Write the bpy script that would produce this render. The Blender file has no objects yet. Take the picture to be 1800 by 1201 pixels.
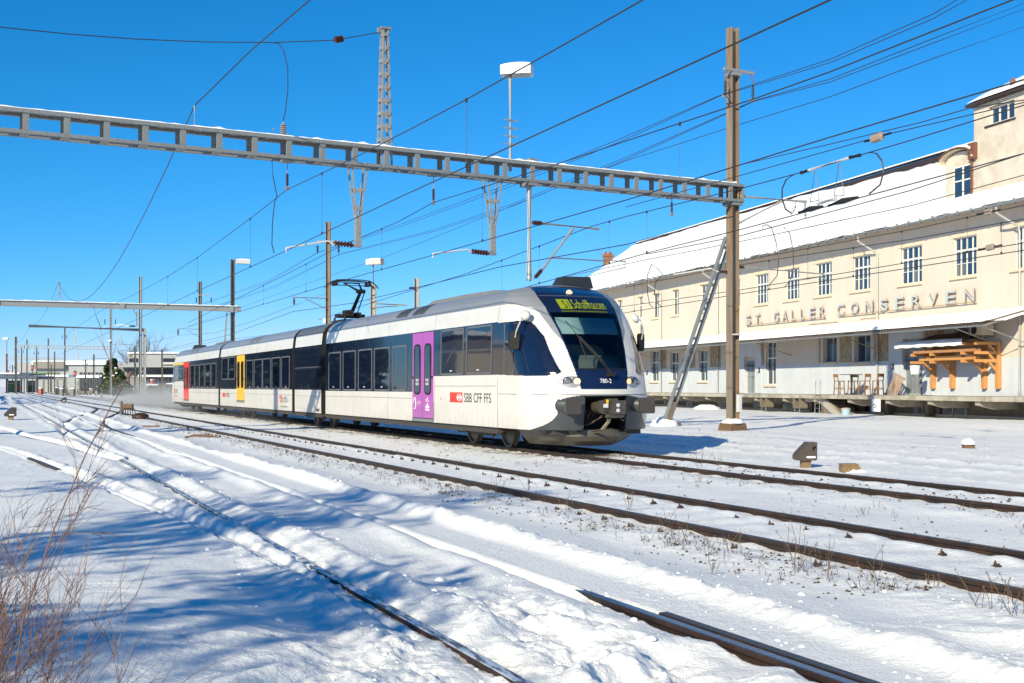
import bpy, math, random
import numpy as np
from mathutils import Vector, Matrix
R = math.radians
scene = bpy.context.scene
COL = scene.collection

# ------------------------------------------------------------------ camera, sky, sun, exposure
F, HC, HY, CX = 2130.0, 1.42, 680.0, 900.0          # focal length in photo pixels, eye height above rail top, horizon row, centre column
cam = bpy.data.cameras.new('camera'); camo = bpy.data.objects.new('camera', cam); COL.objects.link(camo)
camo.location = (0, 0, HC); camo.rotation_euler = (R(90), 0, 0)
cam.sensor_width = 36; cam.lens = F / 1800 * 36; cam.shift_y = (HY - 600.5) / 1800
cam.clip_start = 0.05; cam.clip_end = 20000
scene.camera = camo
scene.render.resolution_x, scene.render.resolution_y = 1024, 683

SUN_AZ, SUN_EL = 30.0, 25.0          # direction the light travels (degrees right of the view axis), height of the sun
wd = bpy.data.worlds.new('World'); scene.world = wd; wd.use_nodes = True
nt = wd.node_tree; nt.nodes.clear()
out = nt.nodes.new('ShaderNodeOutputWorld'); bg = nt.nodes.new('ShaderNodeBackground')
sky = nt.nodes.new('ShaderNodeTexSky'); sky.sky_type = 'NISHITA'; sky.sun_disc = False
sky.sun_elevation = R(SUN_EL); sky.sun_rotation = R(180 + SUN_AZ)
sky.altitude = 1500; sky.air_density = 1.0; sky.dust_density = 0.0; sky.ozone_density = 1.5
sp = nt.nodes.new('ShaderNodeSeparateColor'); cb = nt.nodes.new('ShaderNodeCombineColor'); nt.links.new(sky.outputs[0], sp.inputs[0])
def _m(op, a, v):                    # the photograph's saturated colour: one grade for the whole sky
    n_ = nt.nodes.new('ShaderNodeMath'); n_.operation = op; nt.links.new(a, n_.inputs[0]); n_.inputs[1].default_value = v; return n_.outputs[0]
nt.links.new(_m('MULTIPLY', _m('POWER', _m('MULTIPLY', sp.outputs[0], 0.054), 2.3), 26.0), cb.inputs[0])
nt.links.new(_m('MULTIPLY', sp.outputs[1], 0.655), cb.inputs[1]); nt.links.new(_m('MULTIPLY', sp.outputs[2], 1.08), cb.inputs[2])
nt.links.new(cb.outputs[0], bg.inputs[0]); bg.inputs[1].default_value = 0.10; nt.links.new(bg.outputs[0], out.inputs[0])
sl = bpy.data.lights.new('sun', 'SUN'); sl.energy = 4.8; sl.angle = R(0.53); sl.color = (1.0, 0.895, 0.645)
so = bpy.data.objects.new('sun', sl); COL.objects.link(so)
so.rotation_euler = Vector((math.sin(R(SUN_AZ)) * math.cos(R(SUN_EL)), math.cos(R(SUN_AZ)) * math.cos(R(SUN_EL)), -math.sin(R(SUN_EL)))).to_track_quat('-Z', 'Y').to_euler()
vs = scene.view_settings; vs.view_transform = 'Standard'; vs.look = 'None'; vs.exposure = 0.43; vs.gamma = 1.0; vs.use_curve_mapping = False

# ------------------------------------------------------------------ frames
AT, AB = R(23.3), R(16.48)           # tracks and warehouse run at these angles to the view axis
FR = {'w': 0.0, 't': AT, 'b': AB, 'p': R(29.3)}
POFF = {'w': (0, 0), 't': (0, 0), 'b': (0, 0), 'p': (7.65, 42.0)}
def W(fr, p):
    a = FR[fr]; o = POFF[fr]; c, s = math.cos(a), math.sin(a)
    return Vector((o[0] + p[0] * c - p[1] * s, o[1] + p[0] * s + p[1] * c, p[2]))
def at(px, py, Y): return Vector(((px - CX) / F * Y, Y, HC - (py - HY) / F * Y))      # photo point at depth Y
def onn(px, py, n, fr='t'):                                                           # photo point on the vertical plane (n, ., .) of a frame
    a = FR[fr]; r = (px - CX) / F; Y = n / (r * math.cos(a) + math.sin(a))
    return (n, Y * (math.cos(a) - r * math.sin(a)), HC - (py - HY) / F * Y)
def ong(px, py, z=-0.12):                                                             # photo point on the ground
    Y = F * (HC - z) / (py - HY); return Vector(((px - CX) / F * Y, Y, z))
def be(px, py):                                                                       # photo point on the gantry beam's plane
    g = FR['p']; r = (px - CX) / F; e = (r * 42 - 7.65) / (math.cos(g) - r * math.sin(g)); Y = 42 + e * math.sin(g)
    return (e, 0, HC - (py - HY) / F * Y)

# ------------------------------------------------------------------ scene objects
def tag(o, label=None, cat=None, group=None, kind=None):
    if label: o['label'] = label
    if cat: o['category'] = cat
    if group: o['group'] = group
    if kind: o['kind'] = kind
    return o
class Thing:
    def __init__(s, name, label, cat, org=(0, 0, 0), fr='w', group=None):
        s.fr, s.org = fr, Vector(org)
        s.o = bpy.data.objects.new(name, None); COL.objects.link(s.o); s.o.empty_display_size = 0.2
        s.o.location = W(fr, org); s.o.rotation_euler = (0, 0, FR[fr])
        tag(s.o, label, cat, group)
    def mb(s): return MB(s.org)
def copy_thing(o, loc, rotz=None, label=None, scale=None):
    c = o.copy(); COL.objects.link(c); c.location = loc
    if rotz is not None: c.rotation_euler = (0, 0, rotz)
    if scale is not None: c.scale = scale if hasattr(scale, '__len__') else (scale,) * 3
    if label: c['label'] = label
    for ch in list(o.children):
        d = ch.copy(); COL.objects.link(d); d.parent = c
        for g in list(ch.children):
            e = g.copy(); COL.objects.link(e); e.parent = d
    return c
def perp(d):
    u = Vector((0, 0, 1)) if abs(d.z) < 0.9 else Vector((1, 0, 0))
    a = d.cross(u).normalized(); return a, a.cross(d).normalized()
class MB:
    def __init__(s, off=(0, 0, 0)): s.v, s.f, s.m, s.cur, s.off = [], [], [], 0, Vector(off)
    def add(s, vs, fs):
        b = len(s.v); s.v += [tuple(Vector(p) - s.off) for p in vs]
        for f in fs: s.f.append(tuple(b + i for i in f)); s.m.append(s.cur)
        return s
    def box(s, x0, x1, y0, y1, z0, z1):
        if x0 > x1: x0, x1 = x1, x0
        if y0 > y1: y0, y1 = y1, y0
        if z0 > z1: z0, z1 = z1, z0
        return s.add([(x, y, z) for z in (z0, z1) for y in (y0, y1) for x in (x0, x1)],
                     [(0, 2, 3, 1), (4, 5, 7, 6), (0, 1, 5, 4), (2, 6, 7, 3), (0, 4, 6, 2), (1, 3, 7, 5)])
    def beam(s, p, q, w, h, up=None):
        p, q = Vector(p), Vector(q); d = (q - p).normalized()
        a, b = perp(d)
        if up is not None:
            u = Vector(up); a = d.cross(u).normalized(); b = a.cross(d).normalized()
        vs = [c + a * i * w / 2 + b * j * h / 2 for c in (p, q) for i, j in ((-1, -1), (1, -1), (1, 1), (-1, 1))]
        return s.add(vs, [(3, 2, 1, 0), (4, 5, 6, 7), (0, 1, 5, 4), (1, 2, 6, 5), (2, 3, 7, 6), (3, 0, 4, 7)])
    def tube(s, pts, r, seg=6, caps=True):
        pts = [Vector(p) for p in pts]; n = len(pts); rs = r if hasattr(r, '__len__') else [r] * n
        vs, fs = [], []; pa = None
        for i in range(n):
            d = (pts[min(i + 1, n - 1)] - pts[max(i - 1, 0)]).normalized()
            if pa is None: a, b = perp(d)
            else:
                a = pa - d * pa.dot(d)
                a = a.normalized() if a.length > 1e-6 else perp(d)[0]; b = d.cross(a)
            pa = a
            for k in range(seg):
                t = 2 * math.pi * k / seg; vs.append(pts[i] + (a * math.cos(t) + b * math.sin(t)) * rs[i])
        for i in range(n - 1):
            for k in range(seg):
                k2 = (k + 1) % seg; fs.append((i * seg + k, i * seg + k2, (i + 1) * seg + k2, (i + 1) * seg + k))
        if caps: fs += [tuple(range(seg))[::-1], tuple((n - 1) * seg + k for k in range(seg))]
        return s.add(vs, fs)
    def lathe(s, c, prof, seg=12, ax=(0, 0, 1)):
        c = Vector(c); d = Vector(ax).normalized(); a, b = perp(d); vs, fs = [], []
        for r, z in prof:
            for k in range(seg):
                t = 2 * math.pi * k / seg; vs.append(c + d * z + (a * math.cos(t) + b * math.sin(t)) * max(r, 1e-4))
        for i in range(len(prof) - 1):
            for k in range(seg):
                k2 = (k + 1) % seg; fs.append((i * seg + k, i * seg + k2, (i + 1) * seg + k2, (i + 1) * seg + k))
        fs += [tuple(range(seg))[::-1], tuple((len(prof) - 1) * seg + k for k in range(seg))]
        return s.add(vs, fs)
    def prism(s, poly, fn, lo, hi):       # poly of (u, v); fn(u, v, t) -> point
        n = len(poly); vs = [fn(u, v, lo) for u, v in poly] + [fn(u, v, hi) for u, v in poly]
        fs = [tuple(range(n))[::-1], tuple(range(n, 2 * n))] + [(i, (i + 1) % n, n + (i + 1) % n, n + i) for i in range(n)]
        return s.add(vs, fs)
    def grid(s, rows, close=False):
        m = len(rows[0]); vs = [p for r in rows for p in r]; fs = []
        for i in range(len(rows) - 1):
            for j in range(m - 1 + (1 if close else 0)):
                j2 = (j + 1) % m; fs.append((i * m + j, i * m + j2, (i + 1) * m + j2, (i + 1) * m + j))
        return s.add(vs, fs)
    def mesh(s, name, mats, smooth=False):
        me = bpy.data.meshes.new(name); me.from_pydata(s.v, [], s.f)
        for m in (mats if isinstance(mats, (list, tuple)) else [mats]): me.materials.append(m)
        if any(s.m): me.polygons.foreach_set('material_index', s.m)
        if smooth: me.polygons.foreach_set('use_smooth', [True] * len(s.f))
        me.validate(); me.update(); return me
    def build(s, name, mats, parent=None, smooth=False, **kw):
        o = bpy.data.objects.new(name, s.mesh(name, mats, smooth)); COL.objects.link(o)
        if parent is not None: o.parent = parent.o if isinstance(parent, Thing) else parent
        if kw: tag(o, **kw)
        return o
def link(me, name, parent=None, loc=(0, 0, 0)):
    o = bpy.data.objects.new(name, me); COL.objects.link(o); o.location = loc
    if parent is not None: o.parent = parent.o if isinstance(parent, Thing) else parent
    return o
def rrect(u0, u1, v0, v1, r, k=4):
    P = []
    for cx, cy, a0 in ((u1 - r, v1 - r, 0), (u0 + r, v1 - r, 90), (u0 + r, v0 + r, 180), (u1 - r, v0 + r, 270)):
        for i in range(k + 1):
            t = R(a0 + 90 * i / k); P.append((cx + r * math.cos(t), cy + r * math.sin(t)))
    return P
_tc = {}
def text_pts(body):
    if body in _tc: return _tc[body]
    cu = bpy.data.curves.new('t', 'FONT'); cu.body = body; cu.resolution_u = 3
    ob = bpy.data.objects.new('t', cu); COL.objects.link(ob)
    bpy.context.view_layer.update()
    me = bpy.data.meshes.new_from_object(ob.evaluated_get(bpy.context.evaluated_depsgraph_get()))
    vs = [tuple(v.co[:2]) for v in me.vertices]; fs = [tuple(p.vertices) for p in me.polygons]
    bpy.data.objects.remove(ob); bpy.data.curves.remove(cu); bpy.data.meshes.remove(me)
    _tc[body] = (vs, fs); return vs, fs
def letters(mb, body, O, U, V, w, h, depth=0.0, bold=0.0):
    vs, fs = text_pts(body); O, U, V = Vector(O), Vector(U), Vector(V); Nn = U.cross(V)
    x0 = min(p[0] for p in vs); x1 = max(p[0] for p in vs); y0 = min(p[1] for p in vs); y1 = max(p[1] for p in vs)
    pts = [((p[0] - x0) / (x1 - x0) * w, (p[1] - y0) / (y1 - y0) * h) for p in vs]
    front = [O + U * a + V * b + Nn * depth for a, b in pts]
    if depth <= 0.004: mb.add(front, fs); return
    n = len(pts); back = [O + U * a + V * b for a, b in pts]
    cnt = {}
    for f in fs:
        for i in range(len(f)):
            e = (f[i], f[(i + 1) % len(f)]); cnt[tuple(sorted(e))] = cnt.get(tuple(sorted(e)), []) + [e]
    side = [(e[0][0] + n, e[0][1] + n, e[0][1], e[0][0]) for e in cnt.values() if len(e) == 1]
    mb.add(front + back, fs + side)

# ------------------------------------------------------------------ materials
def mat(name, col, rough=0.6, metal=0.0, var=0.0, scale=4.0, bump=0.0, bscale=None, col2=None, mix=(0.45, 0.6), stretch=None, spec=0.5, emit=None, estr=1.0, detail=4.0, coat=0.0):
    m = bpy.data.materials.new(name); m.use_nodes = True; nt = m.node_tree; N = nt.nodes; L = nt.links
    b = N['Principled BSDF']; b.inputs['Base Color'].default_value = (*col, 1); b.inputs['Roughness'].default_value = rough; b.inputs['Metallic'].default_value = metal
    b.inputs['Specular IOR Level'].default_value = spec; b.inputs['Coat Weight'].default_value = coat
    if emit: b.inputs['Emission Color'].default_value = (*emit, 1); b.inputs['Emission Strength'].default_value = estr
    if var or bump or col2:
        tc = N.new('ShaderNodeTexCoord'); mp = N.new('ShaderNodeMapping'); L.new(tc.outputs['Object'], mp.inputs[0])
        if stretch: mp.inputs['Scale'].default_value = stretch
    def noise(sc, det=detail):
        n = N.new('ShaderNodeTexNoise'); n.inputs['Scale'].default_value = sc; n.inputs['Detail'].default_value = det; n.inputs['Roughness'].default_value = 0.6
        L.new(mp.outputs[0], n.inputs['Vector']); return n
    src = None
    if col2:
        n = noise(scale); r = N.new('ShaderNodeValToRGB'); r.color_ramp.elements[0].position = mix[0]; r.color_ramp.elements[1].position = mix[1]
        r.color_ramp.elements[0].color = (*col, 1); r.color_ramp.elements[1].color = (*col2, 1)
        L.new(n.outputs[0], r.inputs[0]); src = r.outputs[0]
    if var:
        n = noise(scale * 2.3, 6); mm = N.new('ShaderNodeMapRange'); mm.inputs[1].default_value = 0.25; mm.inputs[2].default_value = 0.75
        mm.inputs[3].default_value = 1 - var; mm.inputs[4].default_value = 1 + var; L.new(n.outputs[0], mm.inputs[0])
        mx = N.new('ShaderNodeMix'); mx.data_type = 'RGBA'; mx.blend_type = 'MULTIPLY'; mx.inputs[0].default_value = 1
        if src: L.new(src, mx.inputs[6])
        else: mx.inputs[6].default_value = (*col, 1)
        L.new(mm.outputs[0], mx.inputs[7]); src = mx.outputs[2]
        rr = N.new('ShaderNodeMapRange'); rr.inputs[3].default_value = max(0, rough - 0.12); rr.inputs[4].default_value = min(1, rough + 0.12)
        L.new(n.outputs[0], rr.inputs[0]); L.new(rr.outputs[0], b.inputs['Roughness'])
    if src: L.new(src, b.inputs['Base Color'])
    if bump:
        n = noise(bscale or scale * 4, 5); bp = N.new('ShaderNodeBump'); bp.inputs['Strength'].default_value = 0.6; bp.inputs['Distance'].default_value = bump
        L.new(n.outputs[0], bp.inputs['Height']); L.new(bp.outputs[0], b.inputs['Normal'])
    return m
def glass(name, tint, refl=0.02):
    m = bpy.data.materials.new(name); m.use_nodes = True; nt = m.node_tree; N = nt.nodes; L = nt.links; N.clear()
    o = N.new('ShaderNodeOutputMaterial'); mx = N.new('ShaderNodeMixShader'); t = N.new('ShaderNodeBsdfTransparent'); g = N.new('ShaderNodeBsdfGlossy'); fr = N.new('ShaderNodeFresnel')
    t.inputs[0].default_value = (*tint, 1); g.inputs['Roughness'].default_value = refl; fr.inputs[0].default_value = 1.5
    L.new(fr.outputs[0], mx.inputs[0]); L.new(t.outputs[0], mx.inputs[1]); L.new(g.outputs[0], mx.inputs[2]); L.new(mx.outputs[0], o.inputs[0]); return m
M = {}
M['white'] = mat('train_white', (0.615, 0.60, 0.58), 0.34, var=0.035, scale=0.9, coat=0.25, col2=(0.585, 0.565, 0.535), stretch=(1, 1, 1.6))
M['silver'] = mat('train_silver', (0.30, 0.315, 0.34), 0.36, metal=0.35, var=0.05, scale=1.2)
M['navy'] = mat('train_navy', (0.006, 0.012, 0.045), 0.16, var=0.08, scale=3, coat=0.6)
M['band'] = mat('window_band_black', (0.006, 0.011, 0.032), 0.10, var=0.1, scale=2, coat=0.3)
M['pane'] = mat('dark_glass', (0.005, 0.010, 0.030), 0.02, spec=1.0, bump=0.0015, bscale=1.1)
M['rubber'] = mat('black_rubber', (0.006, 0.006, 0.007), 0.7)
M['frame_grey'] = mat('window_frame_grey', (0.10, 0.105, 0.115), 0.4)
M['fairing'] = mat('fairing_grey', (0.040, 0.048, 0.054), 0.32, var=0.12, scale=4)
M['plow'] = mat('plow_grey_brown', (0.085, 0.072, 0.058), 0.42, var=0.15, scale=3)
M['under'] = mat('underframe_grime', (0.045, 0.038, 0.032), 0.7, var=0.3, scale=7)
M['wheel'] = mat('wheel_steel', (0.11, 0.098, 0.085), 0.5, metal=0.4, var=0.25, scale=6)
M['buffer'] = mat('buffer_brown', (0.055, 0.047, 0.042), 0.45, var=0.15, scale=6)
M['coupler'] = mat('coupler_steel', (0.10, 0.086, 0.072), 0.5, metal=0.5, var=0.3, scale=12)
M['purple'] = mat('door_purple', (0.36, 0.072, 0.38), 0.35, var=0.04, scale=2, coat=0.2)
M['red'] = mat('door_red', (0.72, 0.035, 0.02), 0.35, var=0.04, scale=2, coat=0.2)
M['yellow'] = mat('door_yellow', (0.82, 0.47, 0.01), 0.35, var=0.04, scale=2, coat=0.2)
M['black'] = mat('black_paint', (0.012, 0.012, 0.014), 0.5)
M['wpaint'] = mat('white_paint', (0.8, 0.8, 0.8), 0.45)
M['ored'] = mat('logo_red', (0.80, 0.04, 0.02), 0.4)
M['screen'] = glass('windscreen_glass', (0.62, 0.74, 0.78))
M['sideglass'] = glass('cab_side_glass', (0.40, 0.48, 0.52))
M['dash'] = mat('dashboard_grey', (0.20, 0.20, 0.18), 0.7)
M['blind'] = mat('blind_grey', (0.40, 0.50, 0.50), 0.7)
M['cabblue'] = mat('cab_blue', (0.01, 0.03, 0.13), 0.6)
M['lampglass'] = mat('lamp_lit', (0.7, 0.6, 0.45), 0.1, emit=(1.0, 0.55, 0.20), estr=0.55)
M['lampdark'] = mat('lamp_unlit', (0.25, 0.26, 0.27), 0.08, metal=0.6)
M['led'] = mat('display_led', (0.1, 0.12, 0.0), 0.4, emit=(0.42, 0.52, 0.03), estr=0.38)
M['leddim'] = mat('display_led_dim', (0.05, 0.06, 0.0), 0.4, emit=(0.25, 0.30, 0.02), estr=0.35)
M['snow'] = mat('snow_cap', (0.86, 0.875, 0.90), 0.55, bump=0.012, bscale=9, var=0.02, scale=3)
M['steel'] = mat('galvanised_steel', (0.30, 0.31, 0.31), 0.5, metal=0.35, var=0.16, scale=5)
M['steeldk'] = mat('weathered_steel', (0.205, 0.22, 0.225), 0.55, metal=0.2, var=0.25, scale=9, bump=.002, bscale=40)
M['rust'] = mat('rusty_mast', (0.20, 0.178, 0.145), 0.7, col2=(0.20, 0.115, 0.06), mix=(0.42, 0.60), scale=1.1, var=0.22, stretch=(3, 3, 0.25))
M['mastdk'] = mat('dark_mast', (0.085, 0.08, 0.075), 0.6, var=0.25, scale=2, col2=(0.12, 0.10, 0.08))
M['wire'] = mat('wire_black', (0.025, 0.024, 0.024), 0.5)
M['insul'] = mat('insulator_brown', (0.055, 0.018, 0.012), 0.25)
M['insulgrey'] = mat('insulator_grey', (0.30, 0.25, 0.22), 0.5)
M['lampbox'] = mat('floodlight_casing', (0.55, 0.56, 0.57), 0.45, var=0.08, scale=5)
M['lampbox_rust'] = mat('floodlight_casing_rusty', (0.50, 0.49, 0.46), 0.5, col2=(0.25, 0.14, 0.07), mix=(0.55, 0.7), scale=9)
M['rail'] = mat('rail_rust', (0.022, 0.013, 0.010), 0.6, var=0.35, scale=3, col2=(0.040, 0.019, 0.011), metal=0.1)
M['railtop'] = mat('rail_head_polished', (0.24, 0.24, 0.26), 0.28, metal=0.85, var=0.2, scale=3)
M['railold'] = mat('rail_head_dull', (0.09, 0.085, 0.085), 0.45, metal=0.6, var=0.3, scale=3)
M['clip'] = mat('fastening_rust', (0.05, 0.028, 0.02), 0.7, var=0.3, scale=20)
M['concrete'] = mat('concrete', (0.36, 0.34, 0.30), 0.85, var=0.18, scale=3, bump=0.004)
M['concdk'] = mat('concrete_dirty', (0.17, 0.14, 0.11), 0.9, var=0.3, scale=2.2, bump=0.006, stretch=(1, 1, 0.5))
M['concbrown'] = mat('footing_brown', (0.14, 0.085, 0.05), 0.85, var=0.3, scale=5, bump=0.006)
M['plaster'] = mat('facade_plaster', (0.62, 0.55, 0.475), 0.88, var=0.065, scale=0.7, bump=0.012, bscale=9, col2=(0.585, 0.52, 0.445), mix=(.35, .7), stretch=(1, 1, .35))
M['plasterold'] = mat('tower_plaster', (0.60, 0.54, 0.46), 0.9, var=0.09, scale=0.8, bump=0.012, bscale=7, col2=(0.52, 0.455, 0.37))
M['plasterpeel'] = mat('peeling_plaster', (0.42, 0.34, 0.23), 0.9, col2=(0.20, 0.16, 0.115), mix=(0.5, 0.56), scale=3.0, stretch=(4, 4, 0.7), bump=0.006)
M['soffit'] = mat('soffit', (0.46, 0.37, 0.25), 0.9, var=0.12, scale=3)
M['gpaint'] = mat('grey_wall_paint', (0.54, 0.58, 0.64), 0.75, var=0.08, scale=0.7, bump=0.004, bscale=9, stretch=(1, 1, .4))
M['trim'] = mat('window_surround', (0.66, 0.55, 0.40), 0.85, var=0.06, scale=3)
M['wframe'] = mat('window_frame_white', (0.74, 0.72, 0.67), 0.55, var=0.08, scale=8)
M['wframegrey'] = mat('window_frame_weathered', (0.45, 0.44, 0.43), 0.6, var=0.2, scale=9)
M['gdoor'] = mat('steel_door_grey', (0.24, 0.275, 0.29), 0.5, var=0.1, scale=6)
M['winglass'] = mat('window_glass', (0.022, 0.045, 0.09), 0.03, spec=1.0, bump=0.002, bscale=0.8)
M['winglass2'] = mat('window_glass_blind_reflection', (0.13, 0.14, 0.15), 0.05, spec=1.0, bump=0.002, bscale=0.8)  # grey put into the colour for blinds and pale reflections in bottom panes
M['winglass3'] = mat('window_glass_pale_blue', (0.05, 0.075, 0.12), 0.08, spec=1.0, bump=0.002, bscale=0.8)  # paler blue, slightly rougher pane, mixed in at random
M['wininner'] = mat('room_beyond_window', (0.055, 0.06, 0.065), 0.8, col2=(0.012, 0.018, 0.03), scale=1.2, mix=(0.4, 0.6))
M['curtain'] = mat('curtain', (0.45, 0.47, 0.44), 0.8, var=0.1, scale=5)
M['tiles'] = mat('roof_tiles_dark', (0.035, 0.022, 0.022), 0.8, var=0.3, scale=10, bump=0.02)
M['gutter'] = mat('zinc_gutter', (0.27, 0.30, 0.32), 0.5, metal=0.4, var=0.12, scale=4)
M['copper'] = mat('copper_brown', (0.17, 0.07, 0.045), 0.6, var=0.2, scale=6)
M['pipe'] = mat('downpipe', (0.42, 0.43, 0.42), 0.5, metal=0.3, var=0.15, scale=4)
M['pipebrown'] = mat('pipe_brown', (0.36, 0.25, 0.13), 0.6, var=0.2, scale=4)
M['corr'] = mat('corrugated_sheet', (0.20, 0.13, 0.10), 0.7, var=0.25, scale=5)
M['deck'] = mat('deck_concrete', (0.42, 0.39, 0.33), 0.9, var=0.2, scale=1.5, bump=0.004, col2=(0.30, 0.27, 0.21))
M['letter'] = mat('letter_pale_blue', (0.50, 0.58, 0.60), 0.45, metal=0.2, var=0.1, scale=8)
M['letterback'] = mat('letter_rust', (0.28, 0.14, 0.075), 0.7)
M['brick'] = mat('chimney_brick', (0.26, 0.11, 0.06), 0.85, var=0.35, scale=8)
M['timber'] = mat('orange_timber', (0.54, 0.26, 0.085), 0.6, var=0.15, scale=3, stretch=(6, 6, 1))
M['timberdk'] = mat('stacked_timber', (0.42, 0.20, 0.09), 0.65, var=0.25, scale=4)
M['board'] = mat('brown_board', (0.16, 0.095, 0.045), 0.7, var=0.15, scale=4)
M['stool'] = mat('stool_wood', (0.26, 0.125, 0.05), 0.55, var=0.2, scale=6)
M['palletw'] = mat('pallet_wood', (0.45, 0.31, 0.22), 0.75, var=0.2, scale=5, stretch=(5, 5, 1))
M['sigbrown'] = mat('signal_housing_brown', (0.075, 0.058, 0.045), 0.5, var=0.15, scale=6)
M['sigblack'] = mat('signal_housing_black', (0.02, 0.022, 0.024), 0.45)
M['boxyellow'] = mat('junction_box_ochre', (0.20, 0.13, 0.06), 0.6, var=0.2, scale=8)
M['twig'] = mat('twig_brown', (0.16, 0.085, 0.06), 0.7, var=0.3, scale=10)
M['twigdk'] = mat('twig_dark', (0.075, 0.05, 0.04), 0.8, var=0.3, scale=10)
M['straw'] = mat('dry_stalk', (0.12, 0.08, 0.05), 0.8, var=0.3, scale=10)
M['needle'] = mat('evergreen', (0.030, 0.055, 0.012), 0.7, var=0.5, scale=1.3, col2=(0.012, 0.026, 0.008))
M['hedge'] = mat('hedge_green', (0.06, 0.09, 0.025), 0.7, var=0.4, scale=1.5)
M['bark'] = mat('bark', (0.07, 0.05, 0.04), 0.9, var=0.3, scale=5)
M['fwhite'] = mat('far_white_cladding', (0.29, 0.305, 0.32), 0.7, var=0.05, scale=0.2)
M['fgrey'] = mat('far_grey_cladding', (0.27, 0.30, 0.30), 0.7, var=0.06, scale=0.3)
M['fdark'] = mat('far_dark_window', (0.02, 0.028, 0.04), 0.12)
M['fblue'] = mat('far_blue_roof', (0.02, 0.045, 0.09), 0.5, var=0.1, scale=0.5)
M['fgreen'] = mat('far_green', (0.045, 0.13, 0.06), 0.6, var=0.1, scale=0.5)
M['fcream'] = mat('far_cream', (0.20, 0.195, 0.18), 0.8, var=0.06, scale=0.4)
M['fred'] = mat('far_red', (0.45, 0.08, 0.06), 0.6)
M['siglight'] = mat('red_light', (0.5, 0.01, 0.01), 0.3, emit=(1.0, 0.02, 0.01), estr=2.5)
M['bucketblue'] = mat('bucket_pale_blue', (0.30, 0.45, 0.55), 0.5)
M['stone'] = mat('ballast_stone', (0.075, 0.055, 0.04), 0.9, var=0.4, scale=9)
M['roofsnow'] = mat('roof_snow', (0.86, 0.875, 0.90), 0.55, bump=0.03, bscale=1.3, var=0.03, scale=.6, stretch=(.6, 1.6, .6))
M['railsnow'] = mat('rail_head_snow_dusted', (0.10, 0.10, 0.11), 0.4, metal=.5, col2=(.8, .82, .85), mix=(.42, .56), scale=5, stretch=(6, 1, 1))
def grime(m):                        # brake dust and salt film thickening towards the skirt
    nt = m.node_tree; N = nt.nodes; L = nt.links; b = N['Principled BSDF']; src = b.inputs['Base Color'].links[0].from_socket
    tc = N.new('ShaderNodeTexCoord'); sx = N.new('ShaderNodeSeparateXYZ'); L.new(tc.outputs['Object'], sx.inputs[0]); mr = N.new('ShaderNodeMapRange'); mr.inputs[1].default_value = 1.25; mr.inputs[2].default_value = .5; mr.inputs[3].default_value = 0; mr.inputs[4].default_value = 1; L.new(sx.outputs[2], mr.inputs[0])
    mp = N.new('ShaderNodeMapping'); mp.inputs['Scale'].default_value = (2, 2.6, .5); L.new(tc.outputs['Object'], mp.inputs[0]); n = N.new('ShaderNodeTexNoise'); n.inputs['Scale'].default_value = 3.0; n.inputs['Detail'].default_value = 7; n.inputs['Roughness'].default_value = .7; L.new(mp.outputs[0], n.inputs['Vector'])
    m2 = N.new('ShaderNodeMapRange'); m2.inputs[1].default_value = .38; m2.inputs[2].default_value = .72; m2.inputs[3].default_value = .04; m2.inputs[4].default_value = .5; L.new(n.outputs[0], m2.inputs[0])
    mu = N.new('ShaderNodeMath'); mu.operation = 'MULTIPLY'; L.new(mr.outputs[0], mu.inputs[0]); L.new(m2.outputs[0], mu.inputs[1]); mx = N.new('ShaderNodeMix'); mx.data_type = 'RGBA'; L.new(mu.outputs[0], mx.inputs[0]); L.new(src, mx.inputs[6]); mx.inputs[7].default_value = (.30, .25, .19, 1); L.new(mx.outputs[2], b.inputs['Base Color'])
for k in ('white', 'purple', 'red', 'yellow'): grime(M[k])
M['beige'] = mat('hall_beige', (0.62, 0.52, 0.36), 0.8, var=0.08, scale=0.5)

# ------------------------------------------------------------------ ground: snow sheet with rail grooves, banks and drifts
rng = np.random.RandomState(7)
_tab = rng.rand(256, 256)
def vn(x, y):
    xi = np.floor(x).astype(int); yi = np.floor(y).astype(int); fx = x - xi; fy = y - yi
    fx = fx * fx * (3 - 2 * fx); fy = fy * fy * (3 - 2 * fy)
    a = _tab[xi & 255, yi & 255]; b = _tab[(xi + 1) & 255, yi & 255]; c = _tab[xi & 255, (yi + 1) & 255]; d = _tab[(xi + 1) & 255, (yi + 1) & 255]
    return (a * (1 - fx) + b * fx) * (1 - fy) + (c * (1 - fx) + d * fx) * fy - 0.5
def fbm(x, y, o=4, g=0.5):
    t = 0; a = 1.0
    for i in range(o): t = t + a * vn(x * 2 ** i + 17.3 * i, y * 2 ** i + 9.1 * i); a *= g
    return t
def ss(a, b, x): t = np.clip((x - a) / (b - a), 0, 1); return t * t * (3 - 2 * t)
def ga(d, s): return np.exp(-(d / s) ** 2)
N_B, N_C = 2.36, 3.80                                   # rails of the near, snowed-in track
def n_a(s): return np.interp(s, [-5, 7, 8.15, 12.5, 16.3, 24.8, 31.3, 45, 70], [2.2, 2.27, 2.22, 1.99, 1.66, .89, .2, -2.0, -8])
def n_a2(s): return np.interp(s, [24, 25.6, 32.1, 44.9, 70], [2.3, 2.2, 1.8, .3, -5])
def n_x(s, k): return np.interp(s, [44, 52, 62, 72, 84, 92], [2.36, 2.7, 3.8, 5.2, 6.5, 6.67]) + 1.5 * k   # crossover up to the middle track
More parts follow.
